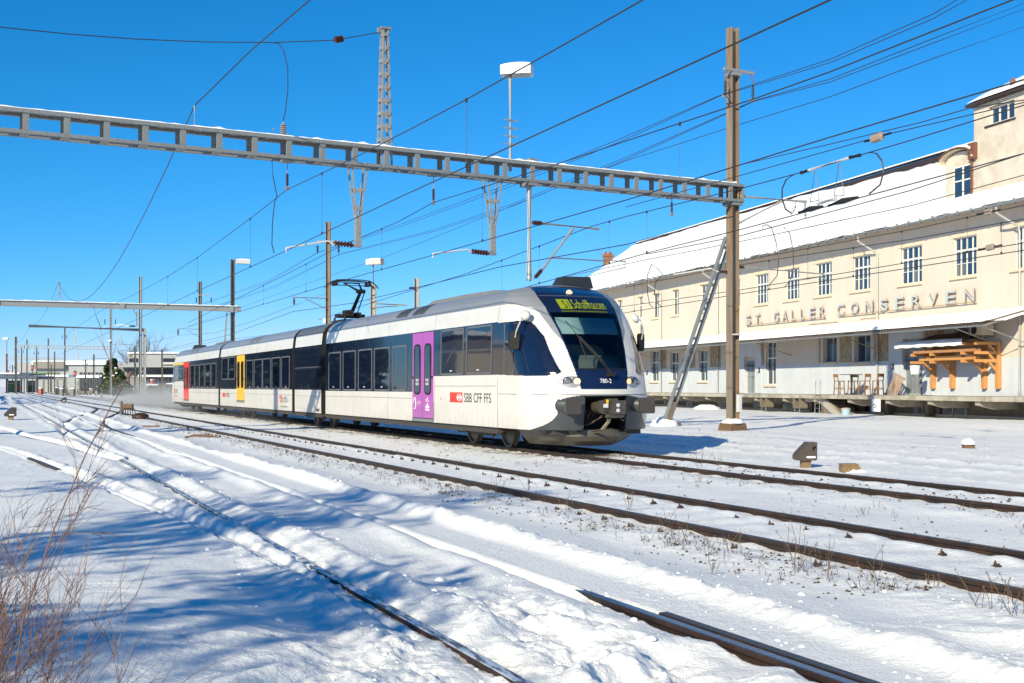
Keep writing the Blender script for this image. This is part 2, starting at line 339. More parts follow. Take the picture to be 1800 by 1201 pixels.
PITS = [(0.9, 4.55, .28, .12), (1.35, 4.9, .16, .10), (2.0, 5.0, .12, .09), (2.45, 5.2, .2, .1), (0.25, 5.3, .12, .07), (1.0, 6.3, .3, .05), (0.1, 6.6, .35, .05), (3.4, 5.9, .3, .06),
        (2.8, 6.9, .35, .05), (-0.9, 5.4, .25, .06), (-0.55, 4.7, .2, .08), (0.55, 6.0, .15, .07), (1.75, 5.6, .14, .06)]
def Hsnow(X, Y):
    c, s_ = math.cos(AT), math.sin(AT); n = X * c + Y * s_; s = Y * c - X * s_
    near = 1 - ss(4.6, 5.6, n)                           # the deep-snow zone left of the middle track
    z = -0.10 + 0.065 * near
    z = z + (0.05 + 0.035 * near) * fbm(X * 0.22 + 3, Y * 0.22) * ss(0, 3, np.abs(n - 7.42) - 0.6) + 0.02 * fbm(X * 0.9, Y * 1.3 + 5, 3)
    wav = vn(n * 1.1 + 0.6 * vn(s * .5, n), s * 0.28 + 4); z = z + 0.02 * near * wav * ss(4, 12, Y)
    z = z + (0.006 + 0.004 * near) * fbm(X * 5, Y * 5, 3)
    z = z + 0.012 * ga(vn(X * 1.9 + 0.4 * Y, Y * 5.5), 0.08) * ss(0.45, 0.62, vn(X * .6, Y * .6) + .5)      # little wind ridges
    rough = fbm(X * 9, Y * 9, 4) ; rough2 = fbm(X * 2.6 + 8, Y * 2.6, 3)
    lump = 1 + 0.28 * rough2 + .2 * fbm(X * 1.1, Y * 1.1 + 31, 2)
    # rail b
    d = n - N_B
    z = z + 0.062 * ga(d - 0.33, 0.14) * lump + 0.022 * ga(d - .38, .22) * rough + 0.03 * ga(d + 0.30, .14) * lump + .02 * ga(d + .3, .2) * rough
    g = ss(-0.10 - .04 * rough2, -0.05, d) * (1 - ss(0.05, 0.13 + .05 * rough2, d)) * ss(2, 4, s + 2)
    z = np.where(s < 60, z * (1 - g) + g * (-0.022 + 0.03 * rough - .02 * (s < 12)), z)
    # rail a, leaving to the left
    d = n - n_a(s); on = (s > 6.5) & (s < 60)
    fadea = np.clip((N_B - n_a(s)) / 0.45, 0, 1)
    z = z + on * fadea * (0.065 * ga(d - 0.20, 0.11) * lump + 0.03 * ga(d - .2, .15) * rough)
    g = on * ss(-0.08 - .04 * rough2, -0.04, d) * (1 - ss(0.03, 0.10, d)) * 0.9
    z = z * (1 - g) + g * (-0.075)
    z = z + on * .055 * ga(d - .01, .05) * (1 - ga(s - 24.4, 1.6))
    d = n - n_a2(s); on = (s > 25) & (s < 70)
    z = z + on * (0.07 * ga(d - 0.18, 0.14) * lump); g = on * ga(d, 0.05); z = z - 0.05 * g
    # rail c with a flangeway lane on its right
    d = n - N_C; ex = np.clip(1 - (s - 7.1) / 0.6, 0, 1); bare = ga(s - 42.5, 4.5)
    z = z + 0.05 * ga(d + 0.28, 0.14) * lump * (0.5 + .5 * ss(8, 10, s)) + 0.068 * ga(d - 0.84, 0.14) * lump + 0.03 * ga(d - .86, .25) * rough
    lane = ss(0.05, 0.14, d) * (1 - ss(0.55, 0.78, d)); z = z * (1 - lane) + lane * (-0.055 + 0.004 * rough)
    thin = np.clip(.25 + 1.2 * vn(s * .8, n * 0 + 3.3), 0, 1)
    g = ss(-0.09, -0.045, d) * (1 - ss(0.05, 0.09, d)) * np.maximum(np.maximum(ex, thin * 0), bare)
    z = z * (1 - g) + g * (-0.03)
    g = ex * ss(-.09, -.035, d) * (1 - ss(.17, .26, d)); z = z * (1 - g) + g * (-0.10 + .015 * rough)
    cov = (1 - np.maximum(ex, np.minimum(1, bare * 1.5))) * (1 - .9 * ss(.30, .42, vn(s * .7, n * 0 + 3.3))) * (s < 130)
    g = cov * ga(d, .065); z = z * (1 - g) + g * .014; z = z - cov * .05 * ga(d + .10 + .02 * rough2, .028)
    for nn in (N_B, N_C): z = z - 0.12 * ga(n - nn + 0.18, 0.13) * ga(s - 41 - (nn - N_B) * 2, 3.2)          # wind-scoured rail sides
    for k in (0, 1):
        d = n - n_x(s, k); on = (s > 46) & (s < 92); z = z + on * (0.05 * ga(d - .35, .22)); z = z - on * .05 * ga(d, .10)
    # middle and train tracks
    for nc, on_ in ((7.42, 1.0), (12.0, 1.0)):
        inb = ss(-0.95, -0.75, n - nc) * (1 - ss(0.75, 0.95, n - nc))
        z = z * (1 - inb) + inb * (-0.062 + 0.010 * np.cos(2 * math.pi * s / 0.6) + 0.010 * rough + .02 * rough2)
        for k in (-1, 1):
            d = n - nc - k * 0.7525
            z = z - 0.022 * ga(d, 0.08) + 0.016 * ga(np.abs(d) - 0.26, 0.10) * lump
        z = z + 0.03 * ga(n - nc + 1.35, .3) * lump + 0.012 * rough * ga(n - nc + 1.4, .45)
    # buried track and wheel ruts on the right
    for k, a in ((16.25, .05), (17.75, .05), (19.6, .035), (20.3, -.03), (21.5, .04), (22.2, -.04), (14.4, .03)):
        z = z + a * ga(n - k - .15 * vn(s * .3, n * 0), 0.25) * (1 + rough2 + .6 * rough)
    z = z + 0.014 * rough * ss(13.5, 15, n) * (1 - ss(23, 25, n))
    # trodden, broken snow at the front right
    m = ss(-1.6, -0.2, X) * (1 - ss(7.6, 9.2, Y)) * ss(-.3, .4, n - N_B - 0.3) * (1 - ss(-.5, -.2, n - N_C)) + 0.8 * (1 - ss(-.35, -.2, n - N_B)) * ss(-1.6, -.6, X) * (1 - ss(7, 8, Y)) + 0.45 * ss(.9, 1.3, n - N_C) * (1 - ss(2.2, 2.8, n - N_C)) * ss(3, 4, X) * (1 - ss(9, 10, Y))
    m = np.clip(m, 0, 1)
    blk = fbm(X * 1.7 + 2, Y * 1.7, 2); blk2 = np.abs(fbm(X * 3.1, Y * 3.1 + 7, 3))
    z = z + .72 * m * (0.10 * np.tanh(6 * blk) * .6 + 0.09 * (0.25 - blk2) + 0.055 * rough + .03 * np.tanh(8 * fbm(X * 5 + 1, Y * 5, 2)))
    z = z + .012 * np.maximum(0, fbm(X * 16, Y * 16 + 3, 2)) * (1 - ss(9, 16, Y)) * ss(.15, .45, fbm(X * .8 + 5, Y * .8, 2) + .25)
    for (x0, y0, r0, dp) in PITS: z = z - dp * np.exp(-(((X - x0) / r0) ** 2 + ((Y - y0) / (r0 * 1.3)) ** 2) ** 2) + .03 * np.exp(-((np.hypot(X - x0, (Y - y0) / 1.3) - r0 * 1.35) / (.35 * r0)) ** 2)
    z = z + 0.16 * ga(X + 2.6, 2.0) * ga(Y - 5.6, 3.0) * (1 - ss(1.2, 1.9, n))          # soft drift at the front left
    z = z + 0.9 * ga(X + 62, 13) * ga(Y - 120, 30) * ss(-3, -14, n) + 0.10 * ss(28, 34, n)
    return z
def Hs(x, y): return float(Hsnow(np.array([x]), np.array([y]))[0])
def Ht(n, s): p = W('t', (n, s, 0)); return Hs(p.x, p.y)

fine = np.arange(-26.5, 26.51, 0.072)
ang = np.radians(np.concatenate([np.arange(-180, -27, 3.0), fine, np.arange(28, 180, 3.0)]))
rad = [0.4]
while rad[-1] < 6000:
    r_ = rad[-1]; rad.append(r_ * (1.06 if r_ < 3.8 else 1.0032 if r_ < 11 else 1.0055 if r_ < 26 else 1.008 if r_ < 70 else 1.03 if r_ < 300 else 1.25))
rad = np.array(rad)
AA, RR = np.meshgrid(ang, rad); GX = RR * np.sin(AA); GY = RR * np.cos(AA)
far = 1 - ss(150, 400, RR)
GZ = Hsnow(GX, GY) * far + (1 - far) * (-0.12)
na, nr = len(ang), len(rad)
verts = np.stack([GX, GY, GZ], -1).reshape(-1, 3).astype(np.float32)
i0 = np.arange(nr - 1)[:, None] * na; j0 = np.arange(na)[None, :]; j1 = (j0 + 1) % na
quads = np.stack([i0 + j0, i0 + na + j0, i0 + na + j1, i0 + j1], -1).reshape(-1, 4)
quads = quads[:, ::-1]
me = bpy.data.meshes.new('snow_ground'); me.vertices.add(len(verts)); me.vertices.foreach_set('co', verts.ravel())
me.loops.add(quads.size); me.loops.foreach_set('vertex_index', quads.ravel().astype(np.int32))
me.polygons.add(len(quads)); me.polygons.foreach_set('loop_start', np.arange(0, quads.size, 4, dtype=np.int32))
me.polygons.foreach_set('use_smooth', np.ones(len(quads), bool))
me.update(calc_edges=True)
if me.polygons[len(quads) // 2].normal.z < 0: me.flip_normals()
gn = GX * math.cos(AT) + GY * math.sin(AT); gs = GY * math.cos(AT) - GX * math.sin(AT)
nz = fbm(GX * 3.1, GY * 3.1, 3); nz2 = fbm(GX * 11, GY * 11, 2)
dirt = 0.95 * ss(-.25, .12, nz + .38) * ga((gn - 12) / 1.05, 1) ** 2 * ss(21, 24, gs) * (1 - ss(95, 130, gs))
dirt = dirt + 0.55 * ss(0.05, .3, nz + .25 * nz2 + .1) * ga(gn - 10.7, .35) * ss(14, 20, gs)
for k, a in ((6.55, .4), (8.3, .35), (6.0, .5), (8.9, .25), (11.1, .5)): dirt = dirt + a * ss(.14, .42, nz + .6 * nz2) * ga(gn - k, .28)
for k, a in ((N_B + .45, .25), (N_C + .95, .3)): dirt = dirt + a * ss(.25, .5, nz + .6 * nz2) * ga(gn - k, .18)
dirt = dirt + .35 * ss(.2, .5, nz + .5 * nz2) * ga(gn - 9.6, .9) * (1 - ss(60, 90, gs))
att = me.attributes.new('dirt', 'FLOAT', 'POINT'); att.data.foreach_set('value', np.clip(dirt, 0, 1).ravel().astype(np.float32))
m = bpy.data.materials.new('snow_ground'); m.use_nodes = True; nt = m.node_tree; N = nt.nodes; L = nt.links; b = N['Principled BSDF']
tc = N.new('ShaderNodeTexCoord'); at_ = N.new('ShaderNodeAttribute'); at_.attribute_name = 'dirt'
n1 = N.new('ShaderNodeTexNoise'); n1.inputs['Scale'].default_value = 32; n1.inputs['Detail'].default_value = 6; n1.inputs['Roughness'].default_value = .7; L.new(tc.outputs['Object'], n1.inputs['Vector'])
n2 = N.new('ShaderNodeTexNoise'); n2.inputs['Scale'].default_value = 0.5; n2.inputs['Detail'].default_value = 5; L.new(tc.outputs['Object'], n2.inputs['Vector'])
mp_ = N.new('ShaderNodeMapping'); mp_.inputs['Rotation'].default_value = (0, 0, R(-12)); mp_.inputs['Scale'].default_value = (2.2, 7, 1); L.new(tc.outputs['Object'], mp_.inputs[0])
n3 = N.new('ShaderNodeTexNoise'); n3.inputs['Scale'].default_value = 1.6; n3.inputs['Detail'].default_value = 5; L.new(mp_.outputs[0], n3.inputs['Vector'])
rp = N.new('ShaderNodeValToRGB'); rp.color_ramp.elements[0].color = (.80, .815, .845, 1); rp.color_ramp.elements[1].color = (.86, .868, .885, 1); rp.color_ramp.elements[0].position = .35; rp.color_ramp.elements[1].position = .65; L.new(n2.outputs[0], rp.inputs[0])
rd = N.new('ShaderNodeValToRGB'); rd.color_ramp.elements[0].color = (.045, .032, .024, 1); rd.color_ramp.elements[1].color = (.17, .13, .10, 1); L.new(n1.outputs[0], rd.inputs[0])
add = N.new('ShaderNodeMath'); add.operation = 'MULTIPLY_ADD'; L.new(n1.outputs[0], add.inputs[0]); add.inputs[1].default_value = 1.1; add.inputs[2].default_value = -.62
ad2 = N.new('ShaderNodeMath'); ad2.operation = 'ADD'; L.new(add.outputs[0], ad2.inputs[0]); L.new(at_.outputs['Fac'], ad2.inputs[1])
mr = N.new('ShaderNodeMapRange'); mr.inputs[1].default_value = .28; mr.inputs[2].default_value = .62; L.new(ad2.outputs[0], mr.inputs[0])
mu = N.new('ShaderNodeMath'); mu.operation = 'MULTIPLY'; st = N.new('ShaderNodeMapRange'); st.inputs[1].default_value = .05; st.inputs[2].default_value = .15; L.new(at_.outputs['Fac'], st.inputs[0]); L.new(mr.outputs[0], mu.inputs[0]); L.new(st.outputs[0], mu.inputs[1])
mx = N.new('ShaderNodeMix'); mx.data_type = 'RGBA'; L.new(mu.outputs[0], mx.inputs[0]); L.new(rp.outputs[0], mx.inputs[6]); L.new(rd.outputs[0], mx.inputs[7]); L.new(mx.outputs[2], b.inputs['Base Color'])
b.inputs['Roughness'].default_value = .58; b.inputs['Specular IOR Level'].default_value = .3
hsum = N.new('ShaderNodeMath'); hsum.operation = 'MULTIPLY_ADD'; L.new(n1.outputs[0], hsum.inputs[0]); hsum.inputs[1].default_value = 1.0; n3m = N.new('ShaderNodeMath'); n3m.operation = 'MULTIPLY'; L.new(n3.outputs[0], n3m.inputs[0]); n3m.inputs[1].default_value = .45; L.new(n3m.outputs[0], hsum.inputs[2])
bp = N.new('ShaderNodeBump'); bp.inputs['Strength'].default_value = .8; bp.inputs['Distance'].default_value = .021; L.new(hsum.outputs[0], bp.inputs['Height']); L.new(bp.outputs[0], b.inputs['Normal'])
me.materials.append(m)
ground = bpy.data.objects.new('ground', me); COL.objects.link(ground); tag(ground, 'wide snow-covered rail yard ground with drifts and banks', kind='structure')

# ------------------------------------------------------------------ rails
PROF = [(-.0625, -.16), (.0625, -.16), (.0625, -.148), (.012, -.13), (.010, -.045), (.035, -.035), (.035, -.004), (.028, 0), (-.028, 0), (-.035, -.004), (-.035, -.035), (-.010, -.045), (-.012, -.13), (-.0625, -.148)]
def rail(th, pts, top, dz=0.0):
    mb = th.mb(); k = len(PROF)
    P = [Vector((p[0], p[1], 0)) for p in pts]; vs, fs, ms = [], [], []
    for i, p in enumerate(P):
        d = (P[min(i + 1, len(P) - 1)] - P[max(i - 1, 0)]).normalized(); a = Vector((d.y, -d.x, 0))
        vs += [p + a * u + Vector((0, 0, v + dz)) for u, v in PROF]
    for i in range(len(P) - 1):
        for j in range(k):
            j2 = (j + 1) % k; fs.append((i * k + j, (i + 1) * k + j, (i + 1) * k + j2, i * k + j2)); ms.append(1 if j in (6, 7, 8) else 0)
    fs += [tuple(range(k)), tuple((len(P) - 1) * k + j for j in range(k))[::-1]]; ms += [0, 0]
    mb.add(vs, fs); mb.m = ms
    return mb.build('rail', [M['rail'], top], th)
def lin(a, b, st): return [a + (b - a) * i / max(1, int((b - a) / st)) for i in range(max(1, int((b - a) / st)) + 1)]
clip = MB(); clip.box(-.05, .05, -.035, .035, -.01, .03).lathe((-.02, .0, .03), [(.022, 0), (.022, .03), (.012, .035), (.012, .06)], 6).lathe((.05, .02, .0), [(.018, 0), (.02, .03), (.008, .05)], 6)
clipme = clip.mesh('rail_clip', M['clip'])
def track(nc, s0, s1, label, clips, top, group=None):
    th = Thing('railway_track', label, 'railway track', (nc, 20, -.16), 't', group)
    for k in (-1, 1): rail(th, [(nc + k * .7525, s) for s in lin(s0, s1, 20)], M[top])
    rr = random.Random(int(nc * 10))
    for s in lin(clips[0], clips[1], .63) if clips else []:
        for off in clips[2]:
            if rr.random() < (.12 if off > 0 else .45): continue
            o = link(clipme, 'rail_clip', th, (off + rr.uniform(-.02, .02), s - 20 + rr.uniform(-.03, .03), .16 + Ht(nc + off, s) + rr.uniform(-.012, .012)))
            k_ = rr.uniform(.5, .72) * (1 if off > 0 else .85); o.scale = (k_, k_, k_); o.rotation_euler = (0, 0, rr.uniform(-.5, .5))
    return th
track(7.42, -12, 330, 'cleared track with brown rails and bolt heads, between the snowed-in track and the train', (7, 45, (-1.10, .26)), 'railold')
track(12.0, -12, 330, 'rusty track the train stands on', None, 'railold')
t1 = Thing('railway_track', 'nearest track, buried in snow with only slots along its rails', 'railway track', (3.05, 20, -.16), 't')
rail(t1, [(N_B, s) for s in lin(-10, 150, 10)], M['railsnow']); rail(t1, [(N_C, s) for s in lin(-10, 150, 10)], M['railtop'])
rail(t1, [(N_C + .135, s) for s in lin(-10, 6.7, 1)], M['railold'], -.012)
t0 = Thing('railway_track', 'snow-buried turnout track curving off to the left edge', 'railway track', (0.9, 25, -.16), 't')
rail(t0, [(float(n_a(s)), s) for s in lin(22.6, 26.4, .5)], M['railold'], -.01); rail(t0, [(float(n_a(s)), s) for s in lin(8.5, 22.6, 1.2)], M['railsnow'], -.085); rail(t0, [(float(n_a(s)), s) for s in lin(26.4, 60, 1.5)], M['railsnow'], -.085); rail(t0, [(float(n_a2(s)), s) for s in lin(27, 66, 1.5)], M['railsnow'], -.075)
tx = Thing('railway_track', 'curved crossover joining the near track to the cleared one in the distance', 'railway track', (4, 65, -.16), 't')
for k in (0, 1): rail(tx, [(float(n_x(s, k)), s) for s in lin(45, 91, 1.5)], M['railold'], -.03)

# stones, clods and stubble poking through the snow
def scatter_stones(name, label, spots, mt, rs):
    mb = MB(); rr = random.Random(3)
    for (x, y, z, r) in spots:
        vs = [Vector((x + dx * r * rr.uniform(.6, 1.3), y + dy * r * rr.uniform(.6, 1.3), z + dz * r * rr.uniform(.5, 1.0))) for dx, dy, dz in ((1, 0, 0), (0, 1, 0), (-1, 0, 0), (0, -1, 0), (0, 0, 1), (0, 0, -1))]
        mb.add(vs, [(0, 1, 4), (1, 2, 4), (2, 3, 4), (3, 0, 4), (1, 0, 5), (2, 1, 5), (3, 2, 5), (0, 3, 5)])
    return mb.build(name, mt, label=label, kind='stuff')
rr = random.Random(5); raw = []
for i in range(2900):
    nc = rr.choice((6.3, 6.5, 8.45, 8.6, 6.1, 10.8, 11.0, 12, 12.3, 11.6, 9.6, 13.2, 5.8)); n_ = rr.gauss(nc, .22 if nc != 9.6 else .7); s_ = 7 + 60 * rr.random() ** 1.6
    raw.append((n_, s_, rr.uniform(.006, .022) * (1.6 if nc in (12, 12.3, 11.6) else 1), .002))
def settle(raw):
    a = np.array(raw); c, s_ = math.cos(AT), math.sin(AT); X = a[:, 0] * c - a[:, 1] * s_; Y = a[:, 0] * s_ + a[:, 1] * c
    return list(zip(X.tolist(), Y.tolist(), (Hsnow(X, Y) + a[:, 3]).tolist(), a[:, 2].tolist()))
scatter_stones('ballast', 'dark ballast stones showing through thin snow along the tracks', settle(raw), M['stone'], 5)
raw = []
for i in range(750):
    k = rr.random()
    if k < .45: n_ = rr.gauss(rr.choice((N_B + .5, N_C + .95, N_B - .4)), .16); s_ = rr.uniform(4.5, 22)
    else: n_ = rr.uniform(1.4, 6.2); s_ = rr.uniform(3.2, 8.5)
    raw.append((n_, s_, abs(rr.gauss(0, .009)) + .003 + (.022 * rr.random() if rr.random() < .06 and k >= .45 else 0), -.002))
mb = MB()
for i, (x, y, z, r) in enumerate(settle(raw)):
    rows = [[(x + r * k * rr.uniform(.7, 1.3) * math.cos(6.283 * j / 7), y + r * k * rr.uniform(.7, 1.3) * math.sin(6.283 * j / 7), z + r * h) for j in range(7)] for k, h in ((1.0, -.3), (1.1, .15), (.75, .55), (.1, .75))]; mb.grid(rows, True)
mb.build('snow_clods', M['snow'], None, True, label='small broken snow lumps scattered along the foreground banks', kind='stuff')

# ------------------------------------------------------------------ the train
NT = 12.0
TR = Thing('train', 'white and navy articulated regional train with red, yellow and purple doors', 'train', (NT, 50, 0), 't')
PZ = [.50, 1.28, 1.70, 2.30, 2.88, 3.26, 3.42, 3.54, 3.63, 3.69, 3.73, 3.76]
PW = [1.50, 1.50, 1.50, 1.50, 1.485, 1.44, 1.36, 1.23, 1.05, .80, .48, .0]
def wz(z): return float(np.interp(z, PZ, PW))
def section(zb):     # half profile from the sill to the roof ridge with the bottom edge of the dark band at zb
    zs = [.50, zb, 2.30, 2.88, 3.26, 3.34, 3.42, 3.48, 3.54, 3.59, 3.63, 3.66, 3.69, 3.71, 3.73, 3.75, 3.76]
    return [(wz(z), z) for z in zs]
def body(s0, s1, zb, mats, name='car_body', lowcut=None):
    h = section(zb); L_ = [(-w, z) for w, z in h] + [(w, z) for w, z in h[-2::-1]]; k = len(L_); mb = TR.mb()
    nsec = len(h)
    for i in range(k - 1):
        j = i if i < nsec - 1 else k - 2 - i
        mb.cur = 0 if j in (0, 3) else 1 if j in (1, 2) else 2
        a, b_ = L_[i], L_[i + 1]
        mb.add([(NT + a[0], s0, a[1]), (NT + a[0], s1, a[1]), (NT + b_[0], s1, b_[1]), (NT + b_[0], s0, b_[1])], [(0, 1, 2, 3)])
    mb.cur = 3
    for s in (s0, s1): mb.add([(NT + a, s, z) for a, z in L_], [tuple(range(k)) if s == s1 else tuple(range(k))[::-1]])
    mb.box(NT - 1.49, NT + 1.49, s0, s1, .46, .5)
    return mb.build(name, mats, TR)
WB = [M['white'], M['band'], M['silver'], M['rubber']]
NAME = 'car_body'
fc = body(31.2, 40.45, 1.28, WB); body(25.2, 31.2, 1.69, WB)
mc = body(45.42, 57.0, 1.31, WB); body(57.0, 61.05, 1.31, WB)
rc = body(61.55, 73.5, 1.31, WB); rc2 = body(73.5, 77.1, 1.75, WB)
pm = body(41.05, 45.0, 1.31, WB, 'power_module_body')
g = TR.mb()
for a, b_ in ((40.45, 41.05), (45.0, 45.42), (61.05, 61.55)):
    g = TR.mb(); g.prism([(-1.38, .52), (1.38, .52), (1.38, 3.2), (1.1, 3.5), (.5, 3.62), (-.5, 3.62), (-1.1, 3.5), (-1.38, 3.2)], lambda u, v, t: (NT + u, t, v), a, b_)
    g.build('gangway_bellows', M['rubber'], TR)
def sidebox(mb, s0, s1, z0, z1, proud=.004, thick=.03):
    mb.prism([(s0, z0), (s1, z0), (s1, z1), (s0, z1)], lambda u, v, t: (NT - wz(v) - t, u, v), -thick, proud)
def sidepoly(mb, poly, lo, hi, sgn=-1): mb.prism(poly, lambda u, v, t: (NT + sgn * (wz(v) + t), u, v), lo, hi)
# windows, each with its frame and pane
def window(s0, s1, z0, z1, bar=None):
    for sgn in (-1, 1):
        f = TR.mb(); o_ = rrect(s0, s1, z0, z1, .07); i_ = rrect(s0 + .045, s1 - .045, z0 + .045, z1 - .045, .05); n = len(o_)
        P = lambda q, t: (NT + sgn * (wz(q[1]) + t), q[0], q[1])
        vs = [P(q, .016) for q in o_] + [P(q, .016) for q in i_] + [P(q, -.01) for q in o_] + [P(q, -.0) for q in i_]
        fs = []
        for i in range(n):
            j = (i + 1) % n; fs += [(i, j, n + j, n + i), (2 * n + i, 2 * n + j, j, i), (n + i, n + j, 3 * n + j, 3 * n + i)]
        f.add(vs, fs)
        w = f.build('window_frame', M['frame_grey'], TR)
        p = TR.mb(); sidepoly(p, rrect(s0 + .04, s1 - .04, z0 + .04, z1 - .04, .05), -.005, .006, sgn); p.build('window_pane', M['pane'], w)
for a, b_ in ((38.5, 40.01), (36.75, 38.22), (34.97, 36.44), (33.23, 34.74), (31.68, 32.96)): window(a, b_, 1.30, 2.57)
for a, b_ in ((27.33, 28.94), (25.53, 27.14)): window(a, b_, 1.71, 2.85)
for a, b_ in ((58.86, 60.57), (57.09, 58.72)): window(a, b_, 1.76, 2.84)
for a, b_ in ((52.83, 54.35), (50.91, 52.58), (49.22, 50.79), (47.43, 49.0), (45.85, 47.23)): window(a, b_, 1.33, 2.60)
for a, b_ in ((69.3, 70.8), (67.62, 69.1), (65.9, 67.45), (63.95, 65.6), (62.2, 63.65)): window(a, b_, 1.34, 2.64)
for a, b_ in ((75.55, 77.3), (73.7, 75.35)): window(a, b_, 1.77, 2.72)
y = TR.mb(); sidepoly(y, [(73.55, 2.73), (77.9, 2.73), (77.9, 2.86), (73.55, 2.86)], -.01, .005); y.build('first_class_stripe', M['yellow'], TR)
# doors: two leaves each with a tall rounded window
def door(s0, s1, z0, z1, mt, label):
    for sgn in (-1, 1):
        fr = TR.mb(); sidepoly(fr, [(s0 - .02, z0 - .06), (s1 + .02, z0 - .06), (s1 + .02, z1), (s0 - .02, z1)], -.04, .003, sgn); fo = fr.build('door_surround', M['rubber'], TR)
        st = TR.mb(); sidepoly(st, [(s0, z0 - .09), (s1, z0 - .09), (s1, z0 - .02), (s0, z0 - .02)], -.03, .03, sgn); st.build('door_step', M['steeldk'], TR)
        mid = (s0 + s1) / 2
        for a, b_ in ((s0, mid - .015), (mid + .015, s1)):
            lf = TR.mb(); sidepoly(lf, [(a, z0), (b_, z0), (b_, z1 - .02), (a, z1 - .02)], -.01, .018, sgn); lo = lf.build('door', mt, TR, label=label)
            c = (a + b_) / 2; hw = (b_ - a) * .33; v0, v1 = z0 + .27 * (z1 - z0), z0 + .86 * (z1 - z0)
            sl_ = TR.mb(); sidepoly(sl_, rrect(c - hw, c + hw, v0, v1, hw * .6), .010, .024, sgn); sl_.build('door_window_seal', M['rubber'], lo)
            wn = TR.mb(); sidepoly(wn, rrect(c - hw + .05, c + hw - .05, v0 + .05, v1 - .05, hw * .5), .015, .027, sgn); wn.build('door_window', M['pane'], lo)
            bt = TR.mb(); e = a + .04 if a > mid else b_ - .04
            e = b_ - .04 if a > mid else a + .04
            bt.lathe((NT + sgn * (1.5 + .015), e, z0 + .47 * (z1 - z0)), [(.032, 0), (.032, .02), (.02, .026)], 8, (sgn, 0, 0)); bt.build('door_button', M['black'], lo)
door(29.5, 31.15, .60, 2.87, M['purple'], 'purple door leaf'); door(54.8, 56.6, .80, 2.87, M['yellow'], 'yellow door leaf'); door(71.4, 73.35, .68, 2.87, M['red'], 'red door leaf')
# seams, sill strips, rivets
ln = TR.mb()
for a, b_, z in ((31.2, 40.4, 1.10), (25.25, 29.45, 1.43), (45.45, 54.7, 1.10), (56.7, 61.0, 1.10), (61.6, 71.3, 1.10), (73.5, 78.2, 1.45), (41.1, 44.95, 1.08)):
    for sgn in (-1, 1): sidepoly(ln, [(a, z), (b_, z), (b_, z + .010), (a, z + .010)], -.01, .0015, sgn)
for s in (25.2, 29.42, 33.4, 37.0, 48.6, 52.2, 58.9, 64.6, 68.4, 77.1):
    for sgn in (-1, 1): sidepoly(ln, [(s, .5), (s + .012, .5), (s + .012, 1.6), (s, 1.6)], -.01, .0015, sgn); sidepoly(ln, [(s, 2.88), (s + .012, 2.88), (s + .012, 3.26), (s, 3.26)], -.01, .0015, sgn)
ln.build('panel_seams', M['fairing'], TR)
ln = TR.mb()
for a, b_ in ((25.2, 40.45), (41.05, 45.0), (45.42, 61.05), (61.55, 77.5)):
    for sgn in (-1, 1): ln.box(NT + sgn * 1.40, NT + sgn * 1.488, a, b_, .36, .46)
ln.build('sill_beam', M['under'], TR)
ln = TR.mb()
for z in (1.36, 2.06, 2.14, 2.8, 3.0, 3.1, .62, 1.22):
    for i in range(14):
        s = 41.25 + i * .275
        if z in (1.36, 2.06, 2.14, 2.8) or i % 2 == 0: ln.lathe((NT - wz(z), s, z), [(.012, 0), (.012, .006), (.004, .009)], 5, (-1, 0, 0))
ln.build('rivets', M['frame_grey'], pm, kind='stuff')
ln = TR.mb()
for s in (41.85, 42.85, 43.95): sidepoly(ln, [(s, 1.32), (s + .016, 1.32), (s + .016, 2.86), (s, 2.86)], -.01, .002)
sidepoly(ln, [(41.1, 2.10), (44.95, 2.10), (44.95, 2.12), (41.1, 2.12)], -.01, .002); ln.build('equipment_door_gaps', M['frame_grey'], pm)
for a, b_ in ((41.15, 42.30), (42.42, 43.62), (43.74, 44.9)):
    gl = TR.mb(); gl.grid([[(NT - wz(z) - .012, s, z + .006) for s in (a, b_)] for z in (3.30, 3.36, 3.42, 3.48, 3.54, 3.59, 3.63)])
    gl.build('roof_cover_panel', M['frame_grey'], pm)
# roof grilles and hump
def roofpt(s, z, t=.006): 
    w = wz(z); return (NT - w - t, s, z + t)
for (a, b_) in ((31.95, 33.0), (30.5, 31.55)):
    gr = TR.mb()
    for i in range(9):
        for j in range(8):
            s = a + (b_ - a) * (i + .18) / 9; e = a + (b_ - a) * (i + .82) / 9; zz = [3.36, 3.40, 3.44, 3.48, 3.52, 3.56, 3.595, 3.625, 3.65]; z0, z1 = zz[j], zz[j] + (zz[j + 1] - zz[j]) * .7
            gr.grid([[roofpt(s, z0), roofpt(e, z0)], [roofpt(s, z1), roofpt(e, z1)]])
    gr.build('roof_grille', M['rubber'], TR)
for (a, b_) in ((53.4, 54.2), (52.2, 53.0), (70.6, 71.5), (68.9, 69.8)):
    gr = TR.mb()
    for j in range(12):
        z0 = 3.34 + j * .024; gr.grid([[roofpt(a, z0), roofpt(b_, z0)], [roofpt(a, z0 + .014), roofpt(b_, z0 + .014)]])
    gr.build('roof_grille', M['steeldk'], TR)
hp = TR.mb(); hp.prism([(26.6, 3.70), (32.2, 3.70), (31.6, 3.79), (29.2, 3.80), (27.2, 3.77)], lambda u, v, t: (NT + t, u, v), -.75, .75); hp.build('roof_fairing', M['steeldk'], TR)
hp = TR.mb(); hp.prism([(62.8, 3.70), (67.2, 3.70), (66.6, 3.79), (63.2, 3.79)], lambda u, v, t: (NT + t, u, v), -.75, .75); hp.build('roof_fairing', M['steeldk'], TR)
